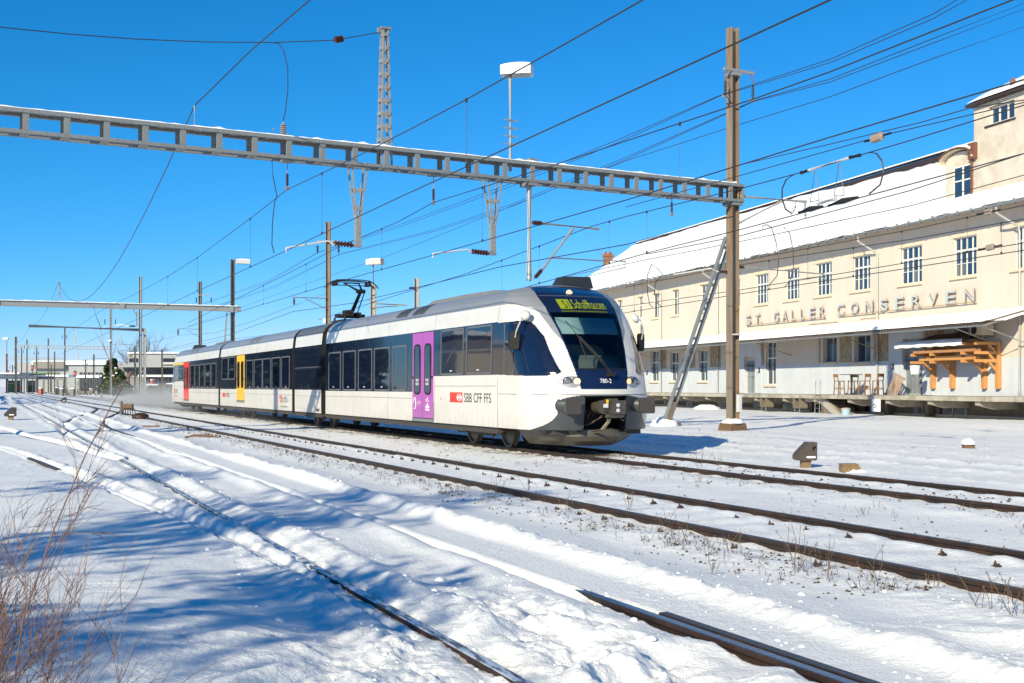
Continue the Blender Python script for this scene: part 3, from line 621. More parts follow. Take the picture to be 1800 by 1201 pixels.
hp = TR.mb(); hp.prism([(43.2, 3.74), (43.32, 3.74), (43.3, 3.93), (43.23, 3.93)], lambda u, v, t: (NT + t, u, v), -.85, -.78); hp.build('roof_aerial', M['wpaint'], TR)
def lampbox(s, n0):
    b_ = TR.mb(); b_.add([(n0 - .42, s, 3.72), (n0 + .42, s, 3.72), (n0 + .42, s + .62, 3.72), (n0 - .42, s + .62, 3.72), (n0 - .3, s + .12, 3.99), (n0 + .36, s + .04, 3.99), (n0 + .36, s + .5, 3.99), (n0 - .3, s + .5, 3.99)],
                         [(3, 2, 1, 0), (4, 5, 6, 7), (0, 1, 5, 4), (1, 2, 6, 5), (2, 3, 7, 6), (3, 0, 4, 7)]); b_.build('roof_camera_box', M['sigblack'], TR)
lampbox(25.3, NT + .55); lampbox(76.2, NT - .1)
# nose shells: a stack of height contours, cut into parts by where each facet lies
SZ = [.3, .5, .9, 1.2, 1.73, 2.2, 2.7, 3.18, 3.4, 3.53, 3.66, 3.76]; S0 = [22.95, 22.85, 22.78, 22.78, 22.92, 23.15, 23.45, 23.85, 24.18, 24.45, 24.82, 25.2]
def inpoly(x, y, P):
    c = False; j = len(P) - 1
    for i in range(len(P)):
        if (P[i][1] > y) != (P[j][1] > y) and x < (P[j][0] - P[i][0]) * (y - P[i][1]) / (P[j][1] - P[i][1]) + P[i][0]: c = not c
        j = i
    return c
SWIN = [(25.2, 2.86), (24.5, 2.86), (24.2, 2.865), (24.02, 2.83), (23.87, 2.72), (23.65, 2.50), (23.42, 2.16), (23.25, 1.9), (23.13, 1.73), (23.16, 1.68), (23.3, 1.655), (23.6, 1.65), (25.2, 1.69)]
def hwz(z): return float(np.interp(z, [1.3, 1.37, 1.76, 2.0, 2.5, 3.0, 3.4, 3.7, 3.76], [.40, .55, .63, .67, .75, .84, .88, .80, .6]))
def frontof(n, z):
    s0 = float(np.interp(z, SZ, S0)); w = wz(z); D = min(1.3, max(.05, 25.2 - s0)); t = min(abs(n) / max(w, .01), .999)
    return s0 + D * (1 - (1 - t ** 2.2) ** (1 / 2.2))
def cls(n, s, z):
    a = abs(n)
    if z > 1.37 and a < hwz(z) and s < min(25.04, float(np.interp(z, SZ, S0)) + .30 + .25 * max(0, z - 3.3)):
        if z < 1.80: return 'navy'
        if z < 3.04 and a < hwz(z) - .035: return 'screen'
        if z < 3.08: return 'navy'
        if z < 3.43: return 'display'
        return 'navy'
    if inpoly(s, z, SWIN): return 'sidewin'
    if z > np.interp(s, [23.39, 23.40, 23.55, 23.72, 24.02, 24.23, 24.66, 25.2], [9, 2.40, 2.56, 2.75, 3.03, 3.17, 3.25, 3.26]): return 'silver'
    if z < 1.235 and s < 23.6:
        lim = np.interp(z, [.5, .52, .55, .60, .66, .74, .82, .9, 1.0, 1.08, 1.14, 1.18, 1.21, 1.235], [23.62, 23.55, 23.45, 23.32, 23.22, 23.14, 23.09, 23.065, 23.06, 23.05, 23.02, 22.98, 22.93, 22.86])
        if s < lim and a > .0: return None if (a < .50 and z < 1.225) else 'fairing'
    return 'shell'
NMAT = {'navy': 'navy', 'screen': 'screen', 'display': 'band', 'sidewin': 'band', 'silver': 'silver', 'fairing': 'fairing', 'shell': 'white'}
NNAM = {'navy': 'nose_mask', 'screen': 'windscreen', 'display': 'display_window', 'sidewin': 'cab_window_surround', 'silver': 'nose_roof_cowl', 'fairing': 'bumper_fairing', 'shell': 'nose_shell'}
def nose(flip, rows, me_):
    T = (lambda s: s) if not flip else (lambda s: 102.3 - s)
    zs = [.5 + (3.757 - .5) * i / rows for i in range(rows + 1)]; G = []
    for z in zs:
        s0 = float(np.interp(z, SZ, S0)); w = wz(z); D = min(1.3, max(.02, 25.2 - s0)); row = []
        raw = [(-w, 25.2), (-w, s0 + D)] + [(-w * math.sin(math.pi / 2 * (1 - i / 40)) ** (2 / 2.2), s0 + D * (1 - math.cos(math.pi / 2 * (1 - i / 40)) ** (2 / 2.2))) for i in range(1, 41)]
        ra = np.array(raw); ln_ = np.concatenate([[0], np.cumsum(np.hypot(*np.diff(ra, axis=0).T))]); tt = np.linspace(0, ln_[-1], me_ + 1)
        half = list(zip(np.interp(tt, ln_, ra[:, 0]).tolist(), np.interp(tt, ln_, ra[:, 1]).tolist()))
        row = half + [(-a, s) for a, s in half[-2::-1]]; G.append([(a, s, z) for a, s in row])
    parts = {}
    k = len(G[0])
    for i in range(rows):
        for j in range(k - 1):
            q = (G[i][j], G[i][j + 1], G[i + 1][j + 1], G[i + 1][j])
            c = cls(*(sum(p[m_] for p in q) / 4 for m_ in range(3)))
            if c is None: continue
            parts.setdefault(c, []).append((i * k + j, i * k + j + 1, (i + 1) * k + j + 1, (i + 1) * k + j))
    V = [p for r in G for p in r]
    for c, fs in parts.items():
        used = sorted({i for f in fs for i in f}); mp = {u: i for i, u in enumerate(used)}; mb = TR.mb()
        ff = [tuple(mp[i] for i in f) for f in fs]
        if not flip: ff = [f for f in ff]
        else: ff = [f[::-1] for f in ff]
        mb.add([(NT + V[u][0], T(V[u][1]), V[u][2]) for u in used], ff)
        mm = NMAT[c]
        if c == 'screen' and flip: mm = 'pane'
        if c == 'sidewin':
            for sg in (-1, 1):
                mb = TR.mb(); fs2 = [f for f in fs if (V[f[0]][0] > 0) == (sg > 0)]; us = sorted({i for f in fs2 for i in f}); m2 = {u: i for i, u in enumerate(us)}
                mb.add([(NT + V[u][0], T(V[u][1]), V[u][2]) for u in us], [tuple(m2[i] for i in (f if not flip else f[::-1])) for f in fs2]); mb.build(NNAM[c], M[mm], TR, True)
            continue
        mb.build(NNAM[c], M[mm], TR, True)
nose(False, 300, 190); nose(True, 80, 45)
# cab interior seen through the windscreen
ci = TR.mb(); ci.box(NT - 1.3, NT + 1.3, 25.0, 25.15, .6, 3.3); ci.build('cab_rear_wall', M['cabblue'], TR)
ci = TR.mb(); ci.prism([(23.05, 1.2), (24.2, 1.2), (24.2, 1.95), (23.95, 2.12), (23.5, 1.98), (23.2, 1.78)], lambda u, v, t: (NT + t, u, v), -.85, .85); ci.build('driver_desk', M['dash'], TR)
ci = TR.mb(); ci.prism(rrect(-.55, .75, 1.7, 2.36, .28, 6), lambda u, v, t: (NT + u, t, v), 24.3, 24.42); ci.build('seat_back', M['dash'], TR)
ci = TR.mb(); ci.grid([[(NT + x, frontof(x, z) + .09, z) for x in (-.72, -.4, 0, .4, .72)] for z in (2.56, 2.75, 2.93)]); ci.build('sun_blind', M['blind'], TR)
ci = TR.mb(); ci.box(NT - 1.25, NT + 1.25, 23.6, 25.0, 1.1, 1.15); ci.build('cab_floor', M['under'], TR)
# side window glass of the cab set in the dark surround
def nsurf(s, z, sgn=-1):
    s0 = float(np.interp(z, SZ, S0)); D = min(1.3, 25.2 - s0); t = min(max((s - s0) / D, 0), 1)
    return NT + sgn * wz(z) * (1 - (1 - t) ** 2.2) ** (1 / 2.2)
for sgn in (-1, 1):
    for (a, b_, z0, z1, nm) in ((24.30, 24.78, 1.72, 2.80, 'cab_door_window'), (23.42, 24.12, 1.74, 2.62, 'cab_side_window')):
        f = TR.mb(); rows = []
        for i in range(13):
            z = z0 + (z1 - z0) * i / 12; lo = a
            if nm == 'cab_side_window': lo = max(a, float(np.interp(z, [1.74, 2.1, 2.4, 2.62], [23.36, 23.58, 23.78, 23.95])))
            rows.append([(nsurf(lo + (b_ - lo) * j / 10, z, sgn) + sgn * .008, lo + (b_ - lo) * j / 10, z) for j in range(11)])
        f.grid(rows); f.build(nm, M['pane'], TR, True)
    if sgn < 0:
        f = TR.mb(); f.tube([(nsurf(24.30, 2.28) - .014, 24.30, 2.28), (nsurf(24.78, 2.28) - .014, 24.78, 2.28)], .014, 5)
        f.tube([(nsurf(s_, z_) - .012, s_, z_) for s_, z_ in ((24.29, 1.71), (24.79, 1.71), (24.79, 2.81), (24.29, 2.81), (24.29, 1.71))], .016, 5); f.build('cab_window_bars', M['frame_grey'], TR)
f = TR.mb()
for zz in (1.25,):
    P_ = []
    for j in range(61):
        a = -1.4 + 2.8 * j / 60; P_.append((NT + a, frontof(a, zz) - .003, zz))
    f.tube(P_, .007, 4)
f.tube([(NT - 1.503, 25.15, 1.26), (NT - 1.503, 24.2, 1.255), P_[0]], .007, 4); f.build('nose_seam', M['fairing'], TR)
f = TR.mb(); P_ = [(NT + a, frontof(a, 3.435) - .002, 3.435) for a in [(-.86 + 1.72 * j / 30) for j in range(31)]]; f.tube(P_, .009, 4); f.build('display_top_rim', M['frame_grey'], TR)
f = TR.mb(); P_ = [(NT + a, frontof(a, 1.80) - .004, 1.80) for a in [(-.60 + 1.2 * j / 30) for j in range(31)]]; f.tube(P_, .014, 5); f.build('windscreen_lower_rim', M['rubber'], TR)
# lamps
for sgn in (-1, 1):
    e = TR.mb(); ring = []
    for i in range(28):
        t = 2 * math.pi * i / 28; x = -.735 + .30 * math.cos(t) * (1.0 if math.cos(t) < 0 else .62); z = 1.525 + .125 * math.sin(t) * (1 - .55 * max(0, -math.cos(t)) ** 1.5); ring.append((x, z))
    e.add([(NT + sgn * -x, frontof(x, z) - .006, z) for x, z in ring] + [(NT + sgn * .735, frontof(.735, 1.525) - .008, 1.525)], [(i, (i + 1) % 28, 28) if sgn < 0 else ((i + 1) % 28, i, 28) for i in range(28)])
    hl = e.build('headlamp_housing', M['silver'], TR)
    for a, mt in ((.62, 'lampglass'), (.81, 'lampdark')):
        x = sgn * a; dx = .02; d = Vector((-(frontof(x + dx, 1.53) - frontof(x - dx, 1.53)) / (2 * dx), 1, 0)).normalized() * -1
        d = Vector(((frontof(x + dx, 1.53) - frontof(x - dx, 1.53)) / (2 * dx), -1, 0)).normalized()
        p = Vector((NT + x, frontof(x, 1.53), 1.53))
        q = TR.mb(); q.lathe(p, [(.098, 0), (.098, .012), (.078, .018), (.078, .004)], 20, d); q.build('headlamp_rim', M['rubber'], hl)
        q = TR.mb(); q.lathe(p, [(.078, .0), (.078, .010), (.055, .018), (.02, .022)], 18, d); q.build('headlamp', M[mt], hl)
q = TR.mb(); q.lathe((NT - .08, frontof(-.08, 3.52), 3.52), [(.075, -.02), (.075, .01), (.05, .022), (.01, .026)], 16, (0, -1, .35)); q.build('top_headlamp', M['lampglass'], TR)
# destination display and running number
q = TR.mb(); letters(q, 'Schaffhausen', (NT - .27, 23.72, 3.13), (1, 0, 0), (0, 0, 1), .82, .215); q.v = [(a, frontof(a, c) - 50 - .05, c) for a, b_, c in q.v]; q.build('display_text', M['led'], TR)
q = TR.mb(); q.add([(NT + a, frontof(a, z) - .045, z) for a, z in ((-.57, 3.12), (-.43, 3.12), (-.30, 3.12), (-.30, 3.35), (-.43, 3.35), (-.57, 3.35))], [(0, 1, 4, 5), (1, 2, 3, 4)]); q.build('display_line_box', M['led'], TR)
q = TR.mb(); letters(q, 'S1', (NT - .49, 23.7, 3.14), (1, 0, 0), (0, 0, 1), .14, .18); q.v = [(a, frontof(a, c) - 50 - .065, c) for a, b_, c in q.v]; q.build('display_text', M['black'], TR)
q = TR.mb()
for i in range(26):
    a = -.56 + i * .043; q.add([(NT + x, frontof(x, z) - .02, z) for x, z in ((a, 3.058), (a + .030, 3.058), (a + .030, 3.082), (a, 3.082))], [(0, 1, 2, 3)])
q.build('display_lower_row', M['leddim'], TR)
q = TR.mb(); letters(q, '780-2', (NT - .12, 22.9, 1.50), (1, 0, 0), (0, 0, 1), .27, .09); q.v = [(a, frontof(a, c) - 50 - .014, c) for a, b_, c in q.v]; q.build('running_number', M['wpaint'], TR)
# wiper
q = TR.mb(); fp = lambda a, z, o=.03: (NT + a, frontof(a, z) - o, z)
q.tube([fp(.17, 1.70, .06), fp(-.02, 2.0, .07), fp(-.38, 2.50, .05)], .014, 5); q.tube([fp(.12, 1.70, .06), fp(-.07, 2.0, .07), fp(-.40, 2.46, .05)], .010, 5)
q.tube([fp(-.56, 2.85, .02), fp(-.40, 2.48, .035), fp(-.34, 2.02, .02)], .012, 5); q.box(NT + .07, NT + .22, 22.80, 22.92, 1.64, 1.73); q.build('wiper', M['rubber'], TR)
# mirrors
for sgn in (-1, 1):
    q = TR.mb(); c = Vector((NT + sgn * 1.36, 24.0, 2.97)); q.lathe(c, [(.04, -.06), (.11, -.05), (.13, 0), (.10, .05), (.03, .08)], 14, (sgn * .5, -.5, .5)); mo = q.build('mirror_mount', M['white'], TR, True)
    q = TR.mb(); q.tube([c + Vector((sgn * .1, -.05, -.03)), c + Vector((sgn * .15, -.06, -.18)), c + Vector((sgn * .20, .0, -.34)), c + Vector((sgn * .20, .06, -.48))], .018, 6); q.build('mirror_arm', M['pipe'], mo)
    q = TR.mb(); q.prism(rrect(-.10, .10, -.20, .20, .06), lambda u, v, t: c + Vector((sgn * .21 + u * .9, .12 + t + u * .35 * sgn, -.54 + v)), -.05, .05); q.build('mirror_head', M['rubber'], mo)
# buffers, coupling pocket and coupler, plough
for sgn in (-1, 1):
    q = TR.mb(); q.lathe((NT + sgn * .875, 23.4, 1.02), [(.19, 0), (.19, .35), (.155, .36), (.155, .70)], 18, (0, -1, 0)); bo = q.build('buffer_shaft', M['fairing'], TR, True)
    q = TR.mb(); q.prism(rrect(NT + sgn * .875 - .18, NT + sgn * .875 + .18, .85, 1.19, .04), lambda u, v, t: (u, t, v), 22.58, 22.66); q.build('buffer_plate', M['buffer'], bo)
q = TR.mb(); q.box(NT - .52, NT + .52, 23.55, 23.6, .45, 1.3).box(NT - .54, NT - .50, 22.9, 23.6, .45, 1.3).box(NT + .50, NT + .54, 22.9, 23.6, .45, 1.3).box(NT - .52, NT + .52, 22.95, 23.6, 1.23, 1.27); q.build('coupler_pocket', M['rubber'], TR)
q = TR.mb(); q.box(NT - .16, NT + .20, 22.62, 22.9, .86, 1.10).box(NT + .02, NT + .33, 22.55, 22.72, .84, 1.13).lathe((NT - .14, 23.3, .99), [(.12, 0), (.12, .5), (.15, .52), (.15, .68)], 12, (0, -1, 0)).box(NT - .05, NT + .16, 22.58, 22.8, 1.10, 1.17)
q.add([(NT + .30, 22.6, .86), (NT + .52, 22.72, .92), (NT + .52, 22.72, 1.08), (NT + .30, 22.6, 1.13), (NT + .30, 22.75, .86), (NT + .52, 22.8, .92), (NT + .52, 22.8, 1.08), (NT + .30, 22.75, 1.13)], [(3, 2, 1, 0), (4, 5, 6, 7), (0, 1, 5, 4), (1, 2, 6, 5), (2, 3, 7, 6), (3, 0, 4, 7)])
cp = q.build('coupler', M['coupler'], TR)
q = TR.mb()
for z in (.92, 1.03): q.lathe((NT + .14, 22.545, z), [(.042, 0), (.042, .012), (.025, .014)], 10, (0, -1, 0))
q.box(NT - .17, NT - .06, 22.60, 22.615, .98, 1.06); q.build('coupler_contacts', M['lampbox'], cp)
q = TR.mb(); q.box(NT - .1, NT - .06, 22.59, 22.62, 1.06, 1.15); q.build('coupler_lever', M['yellow'], cp)
q = TR.mb(); q.lathe((NT - .12, 22.62, .80), [(.035, 0), (.05, .05), (.05, .40), (.03, .45)], 10, (1, 0, .02)); q.tube([(NT - .15, 22.7, .8), (NT - .3, 22.9, .66), (NT - .38, 23.1, .6)], .03, 6)
for k in range(4): q.tube([(NT - .04 + k * .03, 22.66, .84), (NT - .08 + k * .02, 22.62, .68), (NT - .2 + k * .02, 22.66, .52), (NT - .3 + .03 * k, 22.9, .48)], .016, 5)
q.tube([(NT + .22, 22.66, .8), (NT + .30, 22.62, .70), (NT + .42, 22.7, .78), (NT + .5, 22.9, .95)], .010, 5)
for k in range(5): q.tube([(NT - .45 + k * .07, 23.5, 1.2), (NT - .42 + k * .08, 23.1, .95 - .05 * (k % 3)), (NT - .4 + k * .05, 23.3, .6)], .014, 5)
q.build('coupler_hoses', M['coupler'], cp)
def plough(flip):
    T = (lambda s: s) if not flip else (lambda s: 102.3 - s)
    q = TR.mb(); rows = []
    for z, ex, w in ((.50, .02, 1.28), (.36, .0, 1.22), (.26, .06, 1.08), (.15, .30, .88)):
        r_ = []
        for j in range(21):
            a = -1 + 2 * j / 20; s = 22.96 + ex + .95 * abs(a) ** 2.4 + (.55 if abs(a) > .96 else 0); r_.append((NT + a * w, T(s), z))
        rows.append(r_)
    q.grid(rows if flip else rows[::-1]); q.grid([[(p[0], p[1] + (.05 if not flip else -.05), p[2]) for p in r_] for r_ in rows])
    q.build('snow_plough', M['plow'], TR)
    q = TR.mb()
    pr = [T(23.1), T(25.3)]
    q.box(NT - 1.05, NT + 1.05, pr[0] + (.1 if not flip else -.1), pr[1], .40, .52); q.build('plough_carrier', M['under'], TR)
plough(False); plough(True)
# bogies
def bogie(axles, r=.43):
    for s in axles:
        ax = TR.mb(); ax.lathe((NT - .7, s, r), [(.08, 0), (.08, 1.4)], 10, (1, 0, 0)); ao = ax.build('axle', M['wheel'], TR)
        for k in (-1, 1):
            q = TR.mb(); q.lathe((NT + k * .68, s, r), [(r * .4, 0), (r + .03, 0), (r + .03, .03), (r, .04), (r, .135), (r * .93, .137), (r * .87, .125), (r * .80, .085), (r * .36, .09), (r * .32, .13), (.02, .135)], 28, (k, 0, 0))
            q.v = [tuple(x) for x in q.v]; q.build('wheel', M['wheel'], ao, False)
    a, b_ = min(axles), max(axles)
    for k in (-1, 1):
        q = TR.mb(); x = NT + k * .98
        q.box(x - .05, x + .05, a - .35, b_ + .35, .48, .60).box(x - .08, x + .08, a - .15, a + .15, .30, .52).box(x - .08, x + .08, b_ - .15, b_ + .15, .30, .52).box(x - .04, x + .04, a + .4, b_ - .4, .25, .40)
        for s in axles: q.lathe((x, s, .43), [(.11, -.02), (.11, .08), (.06, .10)], 10, (k, 0, 0)).lathe((x, s - .2, .45), [(.06, 0), (.06, .15)], 8).lathe((x, s + .2, .45), [(.06, 0), (.06, .15)], 8)
        q.tube([(x + k * .1, a - .5, .5), (x + k * .1, a - .3, .3), (x + k * .1, a - .05, .33), (x + k * .1, a + .3, .22)], .018, 5).tube([(x + k * .1, b_ + .5, .5), (x + k * .1, b_ + .3, .28), (x + k * .05, b_ - .2, .3)], .018, 5)
        q.build('bogie_frame', M['under'], TR)
bogie((26.22, 28.48), .40); bogie((42.1, 44.4)); bogie((56.6, 58.8), .40); bogie((72.4, 74.6), .40)
for (a, b_, z0) in ((31.5, 33.5, .36), (36.5, 39.5, .30), (47.5, 51, .33), (53, 55, .28), (64, 69, .33)):
    q = TR.mb(); q.box(NT - .9, NT + .9, a, b_, z0, .5); q.build('underfloor_box', M['under'], TR)
q = TR.mb(); q.box(NT - 1.4, NT + 1.4, 25.2, 77.2, .40, .47); q.build('underframe', M['under'], TR)
# decals
q = TR.mb(); sidepoly(q, [(27.41, 1.035), (28.28, 1.035), (28.28, 1.285), (27.41, 1.285)], -.01, .003); lg = q.build('logo_plate', M['ored'], TR)
q = TR.mb(); c0, c1 = 27.62, 1.16; n0 = NT - 1.5 - .005
def dec(pts): return [(n0, c0 - u, c1 + v) for u, v in pts]
q.add(dec([(-.15, -.016), (.15, -.016), (.15, .016), (-.15, .016)]), [(0, 1, 2, 3)]); q.add([(n0 - .001, c0 - u, c1 + v) for u, v in ((-.018, -.088), (.018, -.088), (.018, .088), (-.018, .088))], [(0, 1, 2, 3)])
for k in (-1, 1):
    q.add([(n0 - .0005, c0 - u * k, c1 + v) for u, v in ((.06, .088), (.10, .088), (.185, 0), (.10, -.088), (.06, -.088), (.12, 0))], [(0, 1, 2, 5), (5, 2, 3, 4)])
q.build('logo_emblem', M['wpaint'], lg)
q = TR.mb(); letters(q, 'SBB CFF FFS', (NT - 1.504, 27.30, 1.045), (0, -1, 0), (0, 0, 1), 1.72, .225); q.build('operator_lettering', M['black'], TR)
def wordmark(s0, z0, w, h):
    cs = ('ored', 'fgreen', 'yellow', 'purple', 'fblue2', 'yellow')
    for i, ch in enumerate('thurbo'):
        q = TR.mb(); q.cur = 0; hh = h * (1.0 if ch in 'thb' else .72); letters(q, ch, (NT - 1.505 - .0005 * i, s0 - w * i / 6.2, z0), (0, -1, 0), (0, 0, 1), w / 6.6, hh); q.build('wordmark_letter', M[cs[i]], TR)
    q = TR.mb(); sidepoly(q, [(s0 + .12, z0 + h * .62), (s0 - .35, z0 + h * .62), (s0 - .35, z0 + h * .80), (s0 + .12, z0 + h * .80)], -.01, .0035); q.build('wordmark_bar', M['ored'], TR)
    q = TR.mb(); letters(q, 'Die Regionalbahn', (NT - 1.504, s0 - .1, z0 - .2), (0, -1, 0), (0, 0, 1), w * .8, .09); q.build('wordmark_small_text', M['frame_grey'], TR)
M['fblue2'] = mat('logo_blue', (0.02, 0.22, 0.62), 0.4)
wordmark(47.55, .80, 1.55, .30); wordmark(77.6, 1.02, 1.9, .34)
q = TR.mb(); sidepoly(q, [(59.6, .92), (60.4, .92), (60.4, 1.12), (59.6, 1.12)], -.01, .003); q.build('logo_plate', M['ored'], TR)
q = TR.mb(); letters(q, 'SBB', (NT - 1.504, 59.5, 1.03), (0, -1, 0), (0, 0, 1), .9, .09); letters(q, 'CFF FFS', (NT - 1.504, 59.5, .92), (0, -1, 0), (0, 0, 1), 1.1, .09); q.build('operator_lettering', M['black'], TR)
q = TR.mb(); letters(q, 'ZVV', (NT - 1.522, 30.72, .95), (0, -1, 0), (0, 0, 1), .28, .09); q.tube([(NT - 1.522, 30.95 + .10 * math.cos(t / 12 * 6.28), .98 + .16 * math.sin(t / 12 * 6.28)) for t in range(11)], .010, 4)
for t in range(5):
    a = t * 1.257; q.tube([(NT - 1.522, 29.92 + .04 * math.cos(a), 1.02 + .05 * math.sin(a)), (NT - 1.522, 29.92 + .12 * math.cos(a + .5), 1.02 + .13 * math.sin(a + .5))], .012, 4)
for z in (.80, .87): q.box(NT - 1.524, NT - 1.520, 29.78, 30.06, z, z + .045)
q.build('door_markings', M['wpaint'], TR)
q = TR.mb(); sidepoly(q, [(28.9, 1.08), (28.97, 1.08), (28.97, 1.16), (28.9, 1.16)], -.01, .003); q.build('socket_cover', M['palletw'], TR)
q = TR.mb(); sidepoly(q, [(41.3, .56), (41.75, .56), (41.75, .66), (41.3, .66)], -.01, .003); q.build('data_plate', M['fairing'], TR)
# small stickers in the windows
q = TR.mb()
for s in (39.4, 37.6, 35.8, 34.0, 28.2, 26.4, 53.6, 51.8, 50.0, 48.2, 46.5, 70, 68.3, 66.6, 64.8, 62.9):
    z = 1.40 if s not in (28.2, 26.4) else 1.80
    sidepoly(q, [(s - .08, z), (s + .08, z), (s + .08, z + .028), (s - .08, z + .028)], .006, .009)
for s in (30.72, 29.93):
    for k in (-1, 1):
        for j in range(2): sidepoly(q, [(s + k * .07 - .035, 1.46 + .10 * j), (s + k * .07 + .035, 1.46 + .10 * j), (s + k * .07 + .035, 1.53 + .10 * j), (s + k * .07 - .035, 1.53 + .10 * j)], .027, .029)
q.build('window_stickers', M['lampbox'], TR)
# pantograph
pg = TR.mb(); pg.box(NT - .6, NT + .6, 41.5, 43.1, 3.74, 3.80)
for x in (-.5, .5):
    for s in (41.6, 43.0): pg.lathe((NT + x, s, 3.74), [(.06, 0), (.06, .06), (.04, .07), (.04, .18)], 8)
pg.box(NT - .5, NT + .5, 42.5, 43.0, 3.92, 4.04).box(NT - .35, NT - .05, 42.1, 42.5, 3.94, 4.16).box(NT + .1, NT + .3, 42.3, 42.6, 3.94, 4.1); pb = pg.build('pantograph', M['rubber'], TR)
q = TR.mb(); kn = (NT, 41.35, 4.78); q.tube([(NT, 42.7, 3.98), kn], [.075, .06], 8); q.lathe((NT - .16, 41.35, 4.78), [(.07, 0), (.07, .32)], 8, (1, 0, 0)); q.tube([(NT + .1, 42.2, 4.0), (NT + .08, 41.2, 4.70)], .022, 6); q.build('lower_arm', M['rubber'], pb)
q = TR.mb()
for x in (-.28, .28): q.tube([(NT + x * .2, 41.35, 4.78), (NT + x, 42.55, 5.16)], [.05, .03], 6)
q.tube([(NT - .28, 42.55, 5.16), (NT + .28, 42.55, 5.16)], .028, 6); q.build('upper_arm', M['rubber'], pb)
for k in (-.22, .22):
    q = TR.mb(); q.tube([(NT - .95, 42.55 + k, 4.98), (NT - .82, 42.55 + k, 5.13), (NT - .62, 42.55 + k, 5.245), (NT - .3, 42.55 + k, 5.27), (NT + .3, 42.55 + k, 5.27), (NT + .62, 42.55 + k, 5.245), (NT + .82, 42.55 + k, 5.13), (NT + .95, 42.55 + k, 4.98)], .020, 6)
    q.tube([(NT - .6, 42.55 + k, 5.2), (NT + .6, 42.55 + k, 5.2)], .014, 5)
    for x in (-.62, .62): q.box(NT + x - .05, NT + x + .05, 42.55 + k - .03, 42.55 + k + .03, 5.08, 5.23)
    q.build('contact_strip', M['rubber'], pb)
q = TR.mb()
for x in (-.62, .62): q.box(NT + x - .07, NT + x + .07, 42.34, 42.76, 5.06, 5.12)
q.tube([(NT - .62, 42.55, 5.08), (NT + .62, 42.55, 5.08)], .022, 5); q.build('collector_head', M['rubber'], pb)

# ------------------------------------------------------------------ overhead line: gantries, masts, wires
def hsec(mb, x, y, z0, z1, w=.30, d=.30, tf=.03, tw=.02, ax='x'):   # H section standing upright; flanges face +-ax
    if ax == 'x': mb.box(x - w / 2, x - w / 2 + tf, y - d / 2, y + d / 2, z0, z1).box(x + w / 2 - tf, x + w / 2, y - d / 2, y + d / 2, z0, z1).box(x - w / 2 + tf, x + w / 2 - tf, y - tw / 2, y + tw / 2, z0, z1)
    else: mb.box(x - d / 2, x + d / 2, y - w / 2, y - w / 2 + tf, z0, z1).box(x - d / 2, x + d / 2, y + w / 2 - tf, y + w / 2, z0, z1).box(x - tw / 2, x + tw / 2, y - w / 2 + tf, y + w / 2 - tf, z0, z1)
def footing(th, x, y, w=.45, z0=-.4, z1=.22, m='concbrown', snow=True):
    q = th.mb(); q.add([(x - w, y - w, z0), (x + w, y - w, z0), (x + w, y + w, z0), (x - w, y + w, z0), (x - w * .72, y - w * .72, z1), (x + w * .72, y - w * .72, z1), (x + w * .72, y + w * .72, z1), (x - w * .72, y + w * .72, z1)],
                     [(3, 2, 1, 0), (4, 5, 6, 7), (0, 1, 5, 4), (1, 2, 6, 5), (2, 3, 7, 6), (3, 0, 4, 7)]); fo = q.build('footing', M[m], th)
    if snow: q = th.mb(); lumpy(q, (x, y, z1 + .03), w * .85, .14, 5); q.build('snow_cap', M['snow'], fo, True)
def lumpy(mb, c, r, h, seed, seg=14):
    rr = random.Random(seed); rows = []
    for i, (k, hh) in enumerate(((1.0, -.25), (1.03, .15), (.85, .6), (.5, .92), (.05, 1.0))):
        rows.append([(c[0] + r * k * rr.uniform(.9, 1.1) * math.cos(2 * math.pi * j / seg), c[1] + r * k * rr.uniform(.9, 1.1) * math.sin(2 * math.pi * j / seg), c[2] + h * hh * rr.uniform(.85, 1.1)) for j in range(seg)])
    mb.grid(rows, True)
def insulator(th, p, q, r=.055, n=6, m='insul', parent=None):
    p, q = Vector(p), Vector(q); d = q - p; L_ = d.length; prof = [(.02, 0), (.02, .08 * L_)]
    for i in range(n):
        z = L_ * (.1 + .8 * i / n); st = L_ * .8 / n; prof += [(r * .45, z), (r, z + st * .25), (r, z + st * .5), (r * .45, z + st * .75)]
    prof += [(.02, .92 * L_), (.02, L_)]
    b_ = th.mb(); b_.lathe(p, prof, 10, d); return b_.build('insulator', M[m], parent or th)
def sag(p, q, s, n=14):
    p, q = Vector(p), Vector(q); return [p.lerp(q, i / n) + Vector((0, 0, -4 * s * (i / n) * (1 - i / n))) for i in range(n + 1)]

# main gantry: a box lattice beam carried by the rusty mast on its right
GZ0, GZ1 = 7.80, 8.42
P1 = Thing('gantry', 'grey box-lattice gantry beam across the tracks with a tall rusty mast', 'gantry', (0, 0, 0), 'p')
gx0, gx1 = -34.0, .22
bw = .26
q = P1.mb()
for y_ in (-bw, bw):
    q.box(gx0, gx1, y_ - .06, y_ + .06, GZ1 - .10, GZ1); q.box(gx0, gx1, y_ - .06, y_ + .06, GZ0, GZ0 + .085)
    q.box(gx0, gx1, y_ * .72 - .035, y_ * .72 + .035, GZ1 - .012, GZ1 - .0005)
bm = q.build('beam_chords', M['steeldk'], P1)
pv = MB(); pv.box(-.075, .075, -.035, .035, GZ0 + .08, GZ1 - .095); pvm = pv.mesh('batten', M['steeldk'])
ph = MB(); ph.box(-.10, .10, -bw + .05, bw - .05, -.01, .01); phm = ph.mesh('batten', M['steeldk'])
k = 0; x = gx0 + .2
